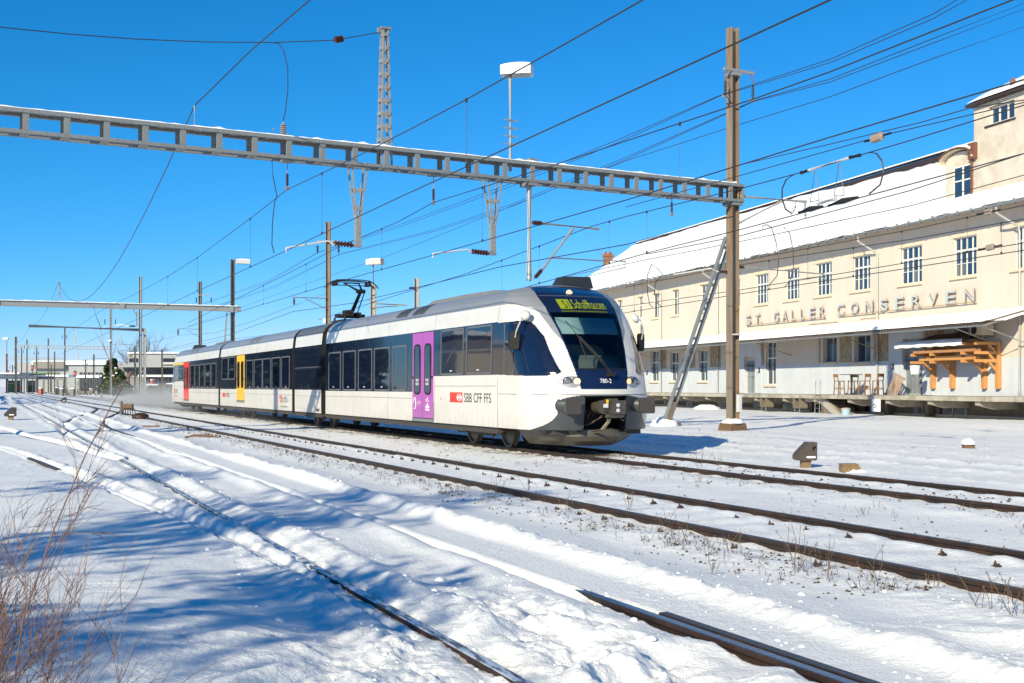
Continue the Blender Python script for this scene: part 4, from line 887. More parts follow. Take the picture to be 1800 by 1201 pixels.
while x < gx1 - .1:
    for y_ in (-bw, bw): link(pvm, 'batten', bm, (x, y_, 0))
    link(phm, 'batten', bm, (x, 0, GZ0 + .012)); link(phm, 'batten', bm, (x + .48, 0, GZ1 - .04)); x += .985
q = P1.mb(); rr = random.Random(4); rows = []; n_ = 170
for i in range(n_ + 1):
    x = gx0 + (gx1 - .3 - gx0) * i / n_; h = .022 + .022 * rr.random() + (.05 * rr.random() if rr.random() < .22 else 0)
    rows.append([(x, -bw - .055, GZ1 + .003), (x, -bw - .05, GZ1 + h * .7), (x, -bw, GZ1 + h), (x, bw, GZ1 + h), (x, bw + .05, GZ1 + h * .7), (x, bw + .055, GZ1 + .003)])
q.grid(rows); q.build('snow_on_beam', M['snow'], P1, True)
q = P1.mb(); hsec(q, 0, 0, -.3, 13.85, .32, .32); ms = q.build('mast', M['rust'], P1)
footing(P1, 0, 0, .44, -.5, .16)
q = P1.mb(); q.box(-.22, .22, -.28, .28, 7.68, 7.795).box(.225, .25, -.32, .32, GZ0 - .02, GZ1 + .01); q.build('beam_seat', M['steeldk'], ms)
q = P1.mb(); q.box(-.55, .78, -.25, -.17, 12.28, 12.38).box(-.2, .2, -.26, .2, 12.16, 12.27); ca = q.build('crossarm', M['steel'], ms)
q = P1.mb(); q.lathe((0, -.175, 3.2), [(.17, 0), (.17, .05)], 4); q.build('number_plate', M['steel'], ms)
q = P1.mb(); q.box(.02, .16, -.30, -.17, .55, 1.15); q.build('junction_box', M['lampbox'], ms)
for x_ in (-.50, .72):
    q = P1.mb()
    for dx in (-.1, .1): q.tube([(x_ + dx, -.21, 12.28), (x_, -.21, 11.95)], .012, 5)
    q.build('hanger', M['copper'], ca); insulator(P1, (x_, -.21, 11.95), (x_, -.21, 11.40), .055, 7, 'sigblack', ca)
    q = P1.mb(); q.box(x_ - .13, x_ + .13, -.24, -.18, 11.34, 11.42); q.build('wire_clamp', M['steel'], ca)
# leaning brace of the mast, along the track
bt, bb = W('p', (-.02, .2, 6.6)), at(1168, 748, 47.2); bb.z = -.2
q = MB(P1.org); Rp = Matrix.Rotation(-FR['p'], 3, 'Z')
def loc(v): return Rp @ (Vector(v) - Vector((7.65, 42, 0)))
t_, b_ = loc(bt), loc(bb); sd = Vector((1, 0, 0))
for k in (-.13, .13): q.beam(t_ + sd * k, b_ + sd * k, .07, .16)
br = q.build('brace', M['steel'], P1)
for i in range(11):
    p = t_.lerp(b_, (i + .5) / 11); q = P1.mb(); q.beam(p - sd * .10, p + sd * .10, .012, .12, up=(b_ - t_)); q.build('batten', M['steel'], br)
q = P1.mb(); e = b_.lerp(t_, .16); q.beam(e - sd * .0, b_, .19, .19); q.build('brace_foot', M['rust'], br)
q = P1.mb(); q.box(b_.x - .25, b_.x + .5, b_.y - .4, b_.y - .1, -.12, .02); q.build('brace_footing', M['concbrown'], br)
q = P1.mb(); lumpy(q, (b_.x, b_.y, -.1), .55, .35, 8); q.build('snow_heap', M['snow'], br, True)
# things carried by the beam
def drop_post(px, ytip, yv, label_end, arm):
    e, _, zt = be(px, ytip); zv = be(px, yv)[2]
    q = P1.mb()
    for sx in (-1, 1):
        for sy in (-1, 1): q.beam((e + sx * .24, sy * .17, GZ0), (e + sx * .06, sy * .06, zv), .045, .045)
    for f_ in (.45, .8):
        z = GZ0 + (zv - GZ0) * f_; w = .24 + (.06 - .24) * f_; w2 = .17 + (.06 - .17) * f_; q.box(e - w - .02, e + w + .02, -w2 - .025, -w2 + .005, z - .05, z + .05); q.box(e - w - .02, e + w + .02, w2 - .005, w2 + .025, z - .05, z + .05)
    q.box(e - .085, e + .085, -.075, .075, zt, zv + .12); dp = q.build('drop_post', M['steel'], P1)
    q = P1.mb(); q.box(e - .14, e + .10, -.07, .07, zt - .03, zt + .05); q.build('drop_post_foot', M['steel'], dp)
    insulator(P1, (e - .1, 0, zt + .02), (e - .82, 0, zt + .05), .085, 6, 'insul', dp)
    q = P1.mb(); A, B_, C_ = (Vector(be(*p)) for p in arm); q.tube([(e - .82, 0, zt + .05), A, B_, C_, C_ + Vector((0, 0, -.12))], .028, 6); q.build('steady_arm', M['lampbox'], dp)
drop_post(629, 433, 385, '', ((590, 431), (577, 424), (503, 436)))
drop_post(866, 447, 400, '', ((836, 446), (822, 439), (761, 446)))
e, _, zt = be(930, 494); q = P1.mb(); q.tube([(e, 0, zt), (e, 0, GZ0 - .02)], .085, 12); tp = q.build('tubular_drop_post', M['steel'], P1)
q = P1.mb(); q.box(e - .14, e + .14, -.3, .3, GZ1 + .03, GZ1 + .12).box(e - .16, e + .16, -.3, .3, GZ0 - .1, GZ0); q.build('post_clamp', M['steeldk'], tp)
insulator(P1, (e + .1, 0, be(943, 392)[2]), be(955, 393), .075, 5, 'insul', tp)
q = P1.mb(); q.tube([be(955, 393), be(1053, 403)], .045, 8); q.tube([be(1008, 401), be(953, 474)], .05, 8); q.tube([be(968, 453), be(1065, 459)], .03, 6); q.tube([be(1062, 457), be(1100, 460), be(1098, 467)], .022, 6); q.tube([be(1025, 406), be(1063, 455)], .008, 4); q.build('cantilever', M['steel'], tp)
insulator(P1, be(953, 474), be(939, 490), .07, 5, 'insul', tp)
# lattice tower on the beam, floodlight pole, post insulator, pin
e = be(676, 250)[0]; zt = be(672, 52)[2]; q = P1.mb()
for sx in (-1, 1):
    for sy in (-1, 1): q.beam((e + sx * .165, sy * .15, GZ1 - .5), (e + sx * .075, sy * .07, zt), .05, .05)
tw_ = q.build('lattice_tower', M['steel'], P1)
for i in range(9):
    f_ = (i + .6) / 9; z = GZ1 + (zt - GZ1) * f_; w = .16 - .085 * f_; w2 = .145 - .075 * f_
    for sy in (-1, 1): q = P1.mb(); q.box(e - w, e + w, sy * w2 - .008 + sy * .03, sy * w2 + .008 + sy * .03, z - .05, z + .05); q.build('batten', M['steel'], tw_)
    for sx in (-1, 1): q = P1.mb(); q.box(e + sx * (w + .034) - .008, e + sx * (w + .034) + .008, -w2, w2, z - .05, z + .05); q.build('batten', M['steel'], tw_)
q = P1.mb(); q.box(e - .15, e + .17, -.13, .13, zt, zt + .06).box(e - .22, e - .1, -.06, .06, zt - .12, zt + .03); q.build('tower_cap', M['steeldk'], tw_)
e = be(498, 230)[0]; insulator(P1, (e, 0, GZ1 - .1), (e, 0, GZ1 + .45), .095, 8, 'insulgrey'); q = P1.mb(); q.tube([(e - .35, 0, GZ1), (e - .28, 0, GZ1 + .25)], .02, 5); q.build('bracket', M['steel'], P1)
e = be(342, 210)[0]; q = P1.mb(); q.tube([(e, 0, GZ1), (e, 0, be(342, 186)[2])], .028, 6); q.build('earth_wire_pin', M['steeldk'], P1)
def hanging(px, ytop, ybot):
    a, c = Vector(be(px, ytop)), Vector(be(px, ybot)); q = P1.mb(); q.box(a.x - .16, a.x + .16, -.2, .2, GZ0 - .05, GZ0 + .0); q.tube([(a.x, 0, GZ0), (a.x, 0, c.z + .42)], .012, 5); ho = q.build('insulator_hanger', M['steeldk'], P1)
    insulator(P1, (c.x, 0, c.z + .44), (c.x, 0, c.z + .05), .05, 6, 'insul', ho); q = P1.mb(); q.box(c.x - .05, c.x + .05, -.04, .04, c.z - .04, c.z + .06); q.build('wire_clamp', M['steeldk'], ho)
hanging(505, 288, 332); hanging(762, 308, 357); hanging(1181, 350, 378)
e = be(897, 250)[0]; zl = be(897, 133)[2]; FL = Thing('floodlight', 'tall floodlight on a slim pole standing on the gantry beam', 'floodlight', (e, 0, GZ1), 'p')
q = FL.mb(); q.tube([(e, 0, GZ1 - .3), (e, 0, zl)], .055, 10)
for i in range(4): q.box(e - .22, e + .26, -.02, .02, GZ1 + .52 + .25 * i, GZ1 + .56 + .25 * i)
q.build('pole', M['steel'], FL)
def lamp(th, c, L_, wd, h, a, m='lampbox', snow=True):
    u = Vector((math.cos(a), math.sin(a), 0)); v = Vector((-u.y, u.x, 0)); c = Vector(c)
    P = lambda x, y, z: c + u * x + v * y + Vector((0, 0, z))
    q = th.mb(); q.add([P(x, y, z) for z in (0, h) for x, y in ((-L_ / 2, -wd / 2), (L_ / 2, -wd / 2), (L_ / 2, wd / 2), (-L_ / 2, wd / 2))], [(3, 2, 1, 0), (4, 5, 6, 7), (0, 1, 5, 4), (1, 2, 6, 5), (2, 3, 7, 6), (3, 0, 4, 7)]); ho = q.build('lamp_head', M[m], th)
    q = th.mb(); q.add([P(x, y, -.012) for x, y in ((-L_ * .4, -wd * .38), (L_ * .4, -wd * .38), (L_ * .4, wd * .38), (-L_ * .4, wd * .38))], [(3, 2, 1, 0)]); q.build('lamp_lens', M['winglass'], ho)
    if snow:
        q = th.mb(); rows = []
        for i in range(9):
            x = -L_ / 2 + L_ * i / 8; hh = .03 + .10 * math.sin(math.pi * (i + .3) / 9.5) ** .7; rows.append([P(x, -wd / 2, h), P(x, -wd * .42, h + hh * .7), P(x, 0, h + hh), P(x, wd * .42, h + hh * .7), P(x, wd / 2, h)])
        q.grid(rows); q.build('snow_cap', M['snow'], ho, True)
lamp(FL, (e + .18, -.1, zl), .95, .55, .27, R(-40))

# second gantry: plain beam with lamp mast
F2 = R(23.3); FR['q'] = F2; mq = at(410, 640, 128); POFF['q'] = (mq.x, mq.y)
P2 = Thing('gantry', 'plain grey girder gantry with snow on top, behind the train\'s rear car', 'gantry', (0, 0, 0), 'q')
q = P2.mb(); z0, z1 = 9.35, 9.92; q.box(-48, .8, -.15, .15, z1 - .05, z1).box(-48, .8, -.15, .15, z0, z0 + .05).box(-48, .8, -.02, .02, z0, z1); 
for x in (-.2, -11.2, -23, -35): q.box(x - .22, x + .22, -.14, .14, z0 - .08, z1 + .03)
q.build('girder', M['steel'], P2)
q = P2.mb(); rr = random.Random(9); q.grid([[(x, -.15, z1 + .002), (x, -.12, z1 + h * .8), (x, .12, z1 + h), (x, .15, z1 + .002)] for x, h in [(-48 + .4 * i, .05 + .06 * rr.random()) for i in range(122)]]); q.build('snow_on_girder', M['snow'], P2, True)
q = P2.mb(); hsec(q, 0, .35, -.3, 14.9, .40, .40); q.build('mast', M['mastdk'], P2); 
q = P2.mb(); q.beam((-.6, .35, 9.2), (-1.2, .35, .5), .16, .16); q.build('brace', M['steel'], P2)
q = P2.mb(); q.tube([(0, .35, 14.85), (1.5, .35, 14.7)], .05, 6); q.build('lamp_arm', M['steel'], P2); lamp(P2, (1.05, .1, 14.45), 1.5, .5, .42, 0)
e = -17.2
q = P2.mb(); zt = 11.0
for a in (-.28, .0, .28): q.beam((e + a, 0, z1), (e + a * .25, 0, z1 + .85), .05, .05)
q.box(e - .06, e + .06, -.05, .05, z1 + .8, z1 + 1.9).box(e - .25, e + .08, -.05, .05, z1 + 1.85, z1 + 1.95); q.build('earth_wire_bracket', M['steel'], P2)

# masts and far gantries
def mast(name, label, px, ytop, Y, w=.3, m='mastdk', base=True, cat='mast', zb=-.3):
    p = at(px, ytop, Y); t = Thing(name, label, cat, (p.x, p.y, -.12), 'w'); q = t.mb(); hsec(q, p.x, p.y, zb, p.z, w, w, .03, .03); q.build('post', M[m], t)
    if base: footing(t, p.x, p.y, .4, -.4, .12, 'concrete', Y < 100)
    return t, p
def crossarm(t, p, px0, px1, py, ins, Y, drop):
    a, c = at(px0, py, Y), at(px1, py, Y); a.y -= .2; c.y -= .2; q = t.mb(); q.beam(a, c, .10, .10); co = q.build('crossarm', M['steeldk'], t)
    for ix in ins: i_ = at(ix, py, Y); i_.y -= .2; insulator(t, i_ + Vector((0, 0, -.25)), i_ + Vector((0, 0, -drop)), .09, 5, 'sigblack', co)
def bracket(t, Y, pts, r=.05, m='steeldk', name='cantilever'):
    q = t.mb()
    for pl in pts: q.tube([at(x, y, Y) + Vector((0, -.2, 0)) for x, y in pl], r, 6)
    return q.build(name, M[m], t)
t, p = mast('mast', 'rusty H-beam mast with short crossarm and cantilever, left of the pantograph', 577, 390, 84, .32, 'rust'); crossarm(t, p, 558, 597, 425, (559, 596), 84, .85); bracket(t, 84, (((515, 523), (574, 525)), ((538, 526), (574, 543)))); insulator(t, at(517, 524, 83.8), at(517, 537, 83.8), .09, 5)
t, p = mast('mast', 'dark mast with crossarm and two insulators beside the plain girder', 352, 495, 146, .34); crossarm(t, p, 346, 372, 519, (346, 372), 146, 1.0); bracket(t, 146, (((312, 578), (350, 579)), ((330, 581), (350, 592)))); insulator(t, at(313, 579, 145.8), at(313, 590, 145.8), .12, 5)
t, p = mast('floodlight', 'rusty floodlight on an old lattice post just behind the train roof', 656, 500, 74, .32, 'concrete', False, 'floodlight'); lamp(t, (p.x + .12, p.y - .1, at(660, 466, 74).z), 1.0, .55, .28, R(-20), 'lampbox_rust'); q = t.mb(); q.tube([(p.x, p.y, p.z - .3), (p.x, p.y, at(660, 464, 74).z)], .05, 6); q.build('pole', M['steeldk'], t)
bracket(t, 74, (((661, 534), (716, 537)), ((661, 541), (700, 538))), .06, 'steel')
for yy in (503, 517, 529, 540): q = t.mb(); q.box(p.x - .28, p.x + .3, p.y - .22, p.y - .16, at(0, yy, 74).z - .02, at(0, yy, 74).z + .02); q.build('step_iron', M['steeldk'], t)
t, p = mast('mast', 'short grey mast with one insulator right of the rusty floodlight', 733, 489, 66, .30, 'steel', False); insulator(t, at(729, 506.5, 65.8), at(718, 506.5, 65.8), .09, 4)
t, p = mast('mast', 'tall twin-post mast with a climbing ladder, left of the train', 247, 486, 160, .34, 'steeldk')
q = t.mb(); x2 = at(254.5, 0, 160).x; hsec(q, x2, p.y, -.3, 9.0, .3, .3); q.build('second_post', M['steel'], t)
for i in range(9): q = t.mb(); q.box(p.x + .15, x2, p.y - .05, p.y + .05, 1 + i * .8, 1.12 + i * .8); q.build('batten', M['steel'], t)
g3a, g3b = at(52, 573, 170), at(254, 580.5, 160); 
q = t.mb(); q.tube([g3a, g3b], .22, 8); q.build('tubular_beam', M['steel'], t, True)
for px in (100, 136, 178, 209): pass
for px, yb in ((134.5, 605), (210, 610)):
    a = g3a.lerp(g3b, (px - 52) / 202); q = t.mb(); z1_ = at(0, yb - 9, a.y).z; zb_ = at(0, yb, a.y).z
    for k in (-.38, .38): q.beam((a.x + k, a.y, a.z - .15), (a.x + k * .15, a.y, z1_), .06, .06)
    q.box(a.x - .07, a.x + .07, a.y - .06, a.y + .06, zb_, z1_ + .2); q.build('drop_post', M['steel'], t)
bracket(t, 158, (((241, 548), (241, 573)), ((234, 542), (241, 556))), .14, 'steel', 'bracket'); bracket(t, 158, (((183, 576), (206, 572), (218, 571), (226, 574)),), .07, 'lampbox', 'steady_arm'); insulator(t, at(227, 573.5, 157.8), at(239, 573.5, 157.8), .14, 5)
t, p = mast('mast', 'slim dark mast with crossarm, in front of the evergreen tree', 195, 540, 192, .27, 'steeldk'); crossarm(t, p, 185, 204, 558, (185, 204), 192, 1.2); bracket(t, 192, (((195, 605), (233, 606)),), .06)
q = t.mb(); lumpy(q, (p.x, p.y - .3, at(0, 600, 192).z), .35, .3, 3); q.build('lamp_head', M['lampbox'], t, True)
t4, p4 = mast('gantry', 'far lattice gantry from a dark mast at left to the slim mast', 28, 592, 228, .32, 'mastdk', cat='gantry')
def vier(t, A, B_, h, n, m='steel'):
    q = t.mb(); q.beam(A, B_, .18, .12, (0, 0, 1)); q.beam(A - Vector((0, 0, h)), B_ - Vector((0, 0, h)), .18, .12, (0, 0, 1)); o = q.build('beam_chords', M[m], t)
    for i in range(n + 1): c = A.lerp(B_, i / n); q = t.mb(); q.box(c.x - .09, c.x + .09, c.y - .06, c.y + .06, c.z - h, c.z); q.build('batten', M[m], o)
vier(t4, at(29, 607, 228), at(196, 610, 195), .45, 24)
for px, yb, Y in ((137, 633, 205),):
    a = at(px, 614, Y); q = t4.mb()
    for k in (-.4, .4): q.beam((a.x + k, a.y, a.z), (a.x + k * .15, a.y, a.z - .9), .06, .06)
    q.box(a.x - .08, a.x + .08, a.y - .06, a.y + .06, at(0, yb, Y).z, a.z - .8); q.build('drop_post', M['steel'], t4)
t5, p5 = mast('gantry', 'farthest lattice gantry with a floodlight on its rusty left post', 12, 622, 300, .34, 'copper', cat='gantry'); vier(t5, at(13, 628, 300), at(113, 629, 290), .5, 20)
q = t5.mb(); q.tube([(p5.x, p5.y, p5.z), at(12, 597, 300)], .09, 6); q.build('pole', M['steel'], t5); lamp(t5, at(10, 597, 300), 1.35, .6, .35, 0)
for px, yt, Y, lab, arms in ((38, 610, 290, 'thin far mast with crossarm, first right of the dark gantry mast', 614), (47.5, 597, 270, 'thin far mast with small top arm, second right of the dark gantry mast', 606), (64.5, 608, 265, 'thin far mast with crossarm right of the red-topped signal', 616),
                             (85, 595, 250, 'plain dark far mast in front of the white hall', 0), (96, 618, 270, 'plain shorter far mast right of the white hall\'s middle', 0), (114, 574, 236, 'tall far mast with crossarm left of the grey cabinets', 587), (165, 623, 215, 'thin mast with side bracket left of the evergreen', 0),
                             (150.5, 633, 240, 'small mast with a short top bar in front of the louvred hall', 633), (237.5, 610, 175, 'thin mast in front of the white office block', 0), (285, 614, 190, 'thin mast with long arm right of the ladder mast', 0), (22, 642, 310, 'tiny mast at the far left behind the platform roof', 642), (90, 641, 280, 'low plain post between two far masts', 0)):
    t, p = mast('mast', lab, px, yt, Y, .22, 'mastdk', True)
    if arms: crossarm(t, p, px - 4.5, px + 4.5, arms, (px - 4, px + 4), Y, 1.0)
    elif px in (165, 285, 237.5): bracket(t, Y, (((px - 3, p.z and 630 if px == 165 else 616), (px + (28 if px == 165 else -25), 630 if px == 165 else 617)),), .07)
for (px, py, Y, lab) in ((14, 655, 300, 'red signal light on the farthest gantry post'), (57, 647, 275, 'red signal light hanging before the white hall'), (132, 657, 250, 'red signal light before the louvred hall')):
    c = at(px, py, Y); t = Thing('signal', lab, 'signal', (c.x, c.y, -.1)); q = t.mb(); q.prism(rrect(c.x - .28, c.x + .28, c.z - .65, c.z + .6, .15), lambda u, v, k: (u, c.y + k, v), -.1, .1); q.box(c.x - .06, c.x + .06, c.y - .03, c.y + .12, -.2, c.z); q.build('signal_head', M['sigblack'], t)
    q = t.mb(); q.lathe((c.x, c.y - .10, c.z), [(.17, 0), (.17, .06), (.05, .08)], 10, (0, -1, 0)); q.build('signal_lamp', M['siglight'], t)
for (px, Y, lab) in ((-560, 29.4, 'H-beam mast standing left of the view, its shadow on the train'),):
    p = at(px, 0, Y); p = Vector((-20.6, 29.2, 12.6)); t = Thing('mast', lab, 'mast', (p.x, p.y, -.12)); q = t.mb(); hsec(q, p.x, p.y, -.3, p.z, .42, .42); q.build('post', M['mastdk'], t)

# ------------------------------------------------------------------ wires
def catenary(label, n, mess, cont, drops, r=.009, name='catenary', fr='t', rm=None, cat='overhead wire'):
    th = Thing(name, label, cat, onn(*(cont or mess)[0], n, fr), fr)
    def seg(pts, nm, rad):
        P = [onn(x, y, n, fr) if len(pp) == 2 else None for pp in pts for x, y in (pp,)]
        q = th.mb(); q.tube(P, rad, 5); q.build(nm, M['wire'], th); return P
    pm_ = seg(mess, 'messenger_wire', rm or r) if mess else None
    pc = seg(cont, 'contact_wire', r) if cont else None
    if drops:
        sm = sorted((p[1], p[2]) for p in pm_); sc = sorted((p[1], p[2]) for p in pc)
        for px in drops:
            s = onn(px, 500, n, fr)[1]; za = np.interp(s, [a for a, _ in sm], [a for _, a in sm]); zb = np.interp(s, [a for a, _ in sc], [a for _, a in sc])
            q = th.mb(); q.tube([(n, s, zb), (n, s, za)], r * .55, 4); q.lathe((n, s, zb), [(r * 2, -.02), (r * 2, .05)], 5).lathe((n, s, za), [(r * 2, -.05), (r * 2, .02)], 5); q.build('dropper', M['wire'], th)
    return th
catenary('overhead wire pair running high from upper right over the cleared middle track', 7.42, [(1450, -230), (1130, 0), (989, 80), (820, 175), (720, 228), (620, 279), (504, 334), (447, 379), (347, 453), (295, 486), (240, 516), (180, 545), (120, 585)],
         [(1900, -205), (1457, 1), (1100, 165), (700, 348), (505, 440), (347, 512), (200, 580), (100, 626)], (820, 566, 440, 347, 295), .011)
catenary('overhead wire pair above the train touching its pantograph', 12.0, [(2000, -110), (1800, -8), (1460, 126), (1325, 174), (1100, 248), (975, 290), (762, 356), (700, 390), (600, 432), (500, 484), (420, 523), (330, 568)],
         [(2100, 48), (1800, 140), (1460, 241), (1100, 352), (929, 401), (760, 449), (624, 487), (480, 530), (330, 575)], (1195, 848, 671, 538, 463), .012)
catenary('overhead wire pair just right of the train with a long section insulator', 17.0, [(2000, 122), (1800, 185), (1600, 247), (1395, 307), (1300, 332), (1100, 381), (1040, 398), (820, 481), (700, 518), (560, 562)],
         [(2000, 215), (1800, 270), (1600, 324), (1300, 404), (1137, 445), (928, 504), (800, 537), (600, 590)], (1137, 1071, 948, 882), .013)
catenary('lower of the two wire pairs crossing in front of the warehouse upper windows', 25.6, [(2000, 340), (1800, 385), (1600, 421), (1450, 443), (1300, 466), (1100, 505)], [(2000, 408), (1800, 440), (1600, 471), (1300, 517), (1105, 549), (900, 584)], (1760, 1500, 1352, 1115), .014)
catenary('upper of the two wire pairs crossing in front of the warehouse upper windows', 27.0, [(2000, 320), (1800, 361), (1600, 404), (1300, 459), (1100, 497)], [(2000, 388), (1800, 427), (1600, 461), (1300, 510), (1102, 538), (900, 572)], (1700, 1585, 1420, 1130), .014)
catenary('single wire crossing the snowy warehouse roof, upper', 24.0, [(2000, 205), (1800, 270), (1600, 335), (1300, 415), (1137, 447)], None, None, .016, 'feeder_wire')
catenary('single wire crossing the snowy warehouse roof, lower', 24.4, [(2000, 250), (1800, 308), (1600, 362), (1300, 425), (1130, 458), (1000, 485)], None, None, .012, 'feeder_wire')
catenary('thin wire across tower and roof, ending at a grey insulator', 18.5, [(2000, 90), (1800, 180), (1650, 215), (1560, 236), (1400, 281), (1300, 309), (1100, 364)], None, None, .012, 'feeder_wire')
catenary('thin wire meeting the tower top behind the grey insulator', 18.9, [(2000, 136), (1800, 176), (1705, 190), (1620, 215), (1440, 258), (1300, 290)], None, None, .012, 'feeder_wire')
for i, (n_, P, lab) in enumerate(((23.1, [(1900, -130), (1640, 25), (1460, 104), (1265, 168), (1100, 240), (900, 322), (700, 396), (558, 444), (470, 494), (346, 538)], 'feeder wire on the left insulator of the rusty mast, outer strand'),
                      (23.1, [(1900, -110), (1640, 33), (1460, 110), (1265, 169), (1100, 245), (900, 327), (700, 400), (558, 445), (470, 497), (346, 539)], 'feeder wire on the left insulator of the rusty mast, inner strand'),
                      (24.2, [(1950, -52), (1640, 68), (1460, 139), (1326, 177), (1100, 277), (900, 359), (760, 405), (596, 447), (480, 504), (372, 540)], 'feeder wire on the right insulator of the rusty mast, outer strand'),
                      (24.2, [(1950, -40), (1640, 76), (1460, 144), (1326, 178), (1100, 281), (900, 363), (760, 408), (596, 448), (480, 507), (372, 541)], 'feeder wire on the right insulator of the rusty mast, inner strand'),
                      (24.6, [(1950, -5), (1640, 103), (1460, 170), (1290, 222), (1100, 283), (900, 362), (700, 443), (480, 520), (300, 585)], 'single feeder wire passing just below the rusty mast\'s crossarm'))):
    catenary(lab, n_, P, None, None, .013, 'feeder_wire')
catenary('wire passing low behind the pantograph towards the far masts', 15.0, [(1290, 380), (1100, 430), (876, 470), (724, 508), (620, 533), (515, 548), (400, 590), (300, 612)], None, None, .013, 'feeder_wire')
catenary('wire dropping from the rusty floodlight towards the train\'s rear roof', 19.0, [(1100, 470), (880, 522), (740, 548), (620, 560), (520, 583), (380, 600), (250, 625)], None, None, .012, 'feeder_wire')
catenary('faint wire pair beside the dark mast with two insulators', 30.0, [(577, 515), (517, 537), (440, 566), (380, 585), (313, 590), (250, 607), (120, 640)], None, None, .02, 'feeder_wire')
# sagging earth wire over the gantries, cross wire to the lattice tower, jumpers
def wire_pts(label, pts, r=.012, name='earth_wire', extra=()):
    th = Thing(name, label, 'overhead wire', tuple(pts[0])); q = th.mb(); q.tube(pts, r, 5); q.build('wire', M['wire'], th)
    for e_ in extra: e_(th)
e1 = W('p', be(342, 186)); e2 = W('q', (-17.3, 0, 11.85)); e3 = at(52, 574, 170); e4 = at(28, 600, 228)
nea = at(640, -95, 22)
wire_pts('earth wire sagging from the top edge across both gantries to the far left', [at(800, -260, 16), nea, at(545, 0, 26), at(440, 90, 31)] + [e1] + sag(e1, e2, 3.4, 16)[1:] + sag(e2, e3, 1.2, 8)[1:] + sag(e3, e4, .8, 6)[1:], .016)
tt = W('p', be(666, 57)); a1 = W('p', be(604, 68)); a2 = W('p', be(586, 71))
def ins_(th): 
    o = insulator(th, a1, a2, .10, 7)
wire_pts('cross wire from the left edge to the top of the lattice tower', [at(-300, 10, 27), at(0, 48, 30), at(120, 60, 31.5), at(240, 69, 32.5), at(360, 74, 33.5), at(480, 75, 34.3)] + [a2, a1, tt], .014, 'cross_wire', (ins_,))
ja = at(480, 75, 34.3); jb = W('p', be(498, 212)); wire_pts('hanging jumper wire from the cross wire down to the beam\'s post insulator', [ja, at(491, 77, 34.25), at(499, 90, 34.2), at(506, 120, 34.2), at(506, 160, 34.2), at(502, 195, 34.2), jb], .014, 'jumper_wire')
wire_pts('hanging jumper wire below the gantry between its two left insulators', [at(478, 282, 33.5), at(480, 310, 33.4), at(487, 345, 33.2), at(483, 355, 33.2), at(479, 390, 33.2), at(478, 430, 33.2), at(482, 445, 33)], .014, 'jumper_wire')
# section insulator hanging on the wire right of the train
def o17(x, y): return Vector(onn(x, y, 17.0))
SI = Thing('section_insulator', 'section insulator with pale rod and twin hangers on the wire before the roof', 'insulator', tuple(o17(1450, 370)), 't')
q = SI.mb(); q.tube([o17(1420, 300), o17(1495, 277)], .03, 6); q.build('insulating_rod', M['lampbox'], SI)
for x0, x1, y in ((1408, 1421, 302), (1494, 1512, 275)): q = SI.mb(); q.tube([o17(x0, y + 2), o17(x1, y - 2)], .045, 6); q.build('end_clamp', M['sigblack'], SI)
for (xt, yt, xa, ya, xb, yb) in ((1433, 299, 1424, 355, 1440, 352), (1475, 286, 1466, 345, 1484, 343)):
    q = SI.mb(); q.tube([o17(xt, yt), o17(xa, ya)], .010, 4); q.tube([o17(xt, yt), o17(xb, yb)], .010, 4); q.tube([o17(xa, ya), o17(xb, yb)], .010, 4); q.build('hanger', M['wire'], SI)
for x0, y0, x1, y1 in ((1404, 374, 1446, 363), (1456, 362, 1508, 347)): q = SI.mb(); q.tube([o17(x0, y0), o17((x0 + x1) / 2, (y0 + y1) / 2 - 1), o17(x1, y1)], [.03, .07, .03], 6); q.build('runner', M['sigblack'], SI)
q = SI.mb(); q.tube([o17(1437, 358), o17(1470, 349)], .045, 6); q.build('insulating_rod', M['lampbox'], SI)
for a, pts in (('left', [(1395, 307), (1382, 316), (1375, 332), (1375, 350), (1381, 368), (1392, 376)]), ('right', [(1528, 268), (1541, 270), (1550, 283), (1553, 303), (1547, 325), (1528, 341)])):
    q = SI.mb(); q.tube([o17(*p) for p in pts], .018, 5); q.build('jumper_loop', M['wire'], SI)
SI2 = Thing('line_insulator', 'grey ribbed insulator in the thin wire left of the tower', 'insulator', onn(1540, 242, 18.5), 't'); insulator(SI2, onn(1532, 246, 18.5), onn(1553, 238, 18.5), .10, 7, 'insulgrey'); q = SI2.mb(); q.tube([onn(1520, 249, 18.5), onn(1532, 246, 18.5)], .03, 5); q.build('end_fitting', M['sigblack'], SI2); q = SI2.mb(); q.tube([onn(1553, 238, 18.5), onn(1566, 234, 18.5)], .03, 5); q.build('end_fitting', M['sigblack'], SI2)
for (x, y, n_, lab) in ((1741, 435, 25.6, 'small grey insulator in the wire before the rightmost upper window'), (1738, 373, 25.6, 'small grey insulator in the wire under the eave at right')):
    s_ = Thing('line_insulator', lab, 'insulator', onn(x, y, n_), 't'); insulator(s_, onn(x - 7, y + 1.5, n_), onn(x + 7, y - 1.5, n_), .09, 5, 'insulgrey'); q = s_.mb(); q.tube([onn(x - 21, y + 4, n_), onn(x - 7, y + 1.5, n_)], .03, 5); q.build('end_fitting', M['sigblack'], s_); q = s_.mb(); q.tube([onn(x + 7, y - 1.5, n_), onn(x + 20, y - 4, n_)], .03, 5); q.build('end_fitting', M['sigblack'], s_)
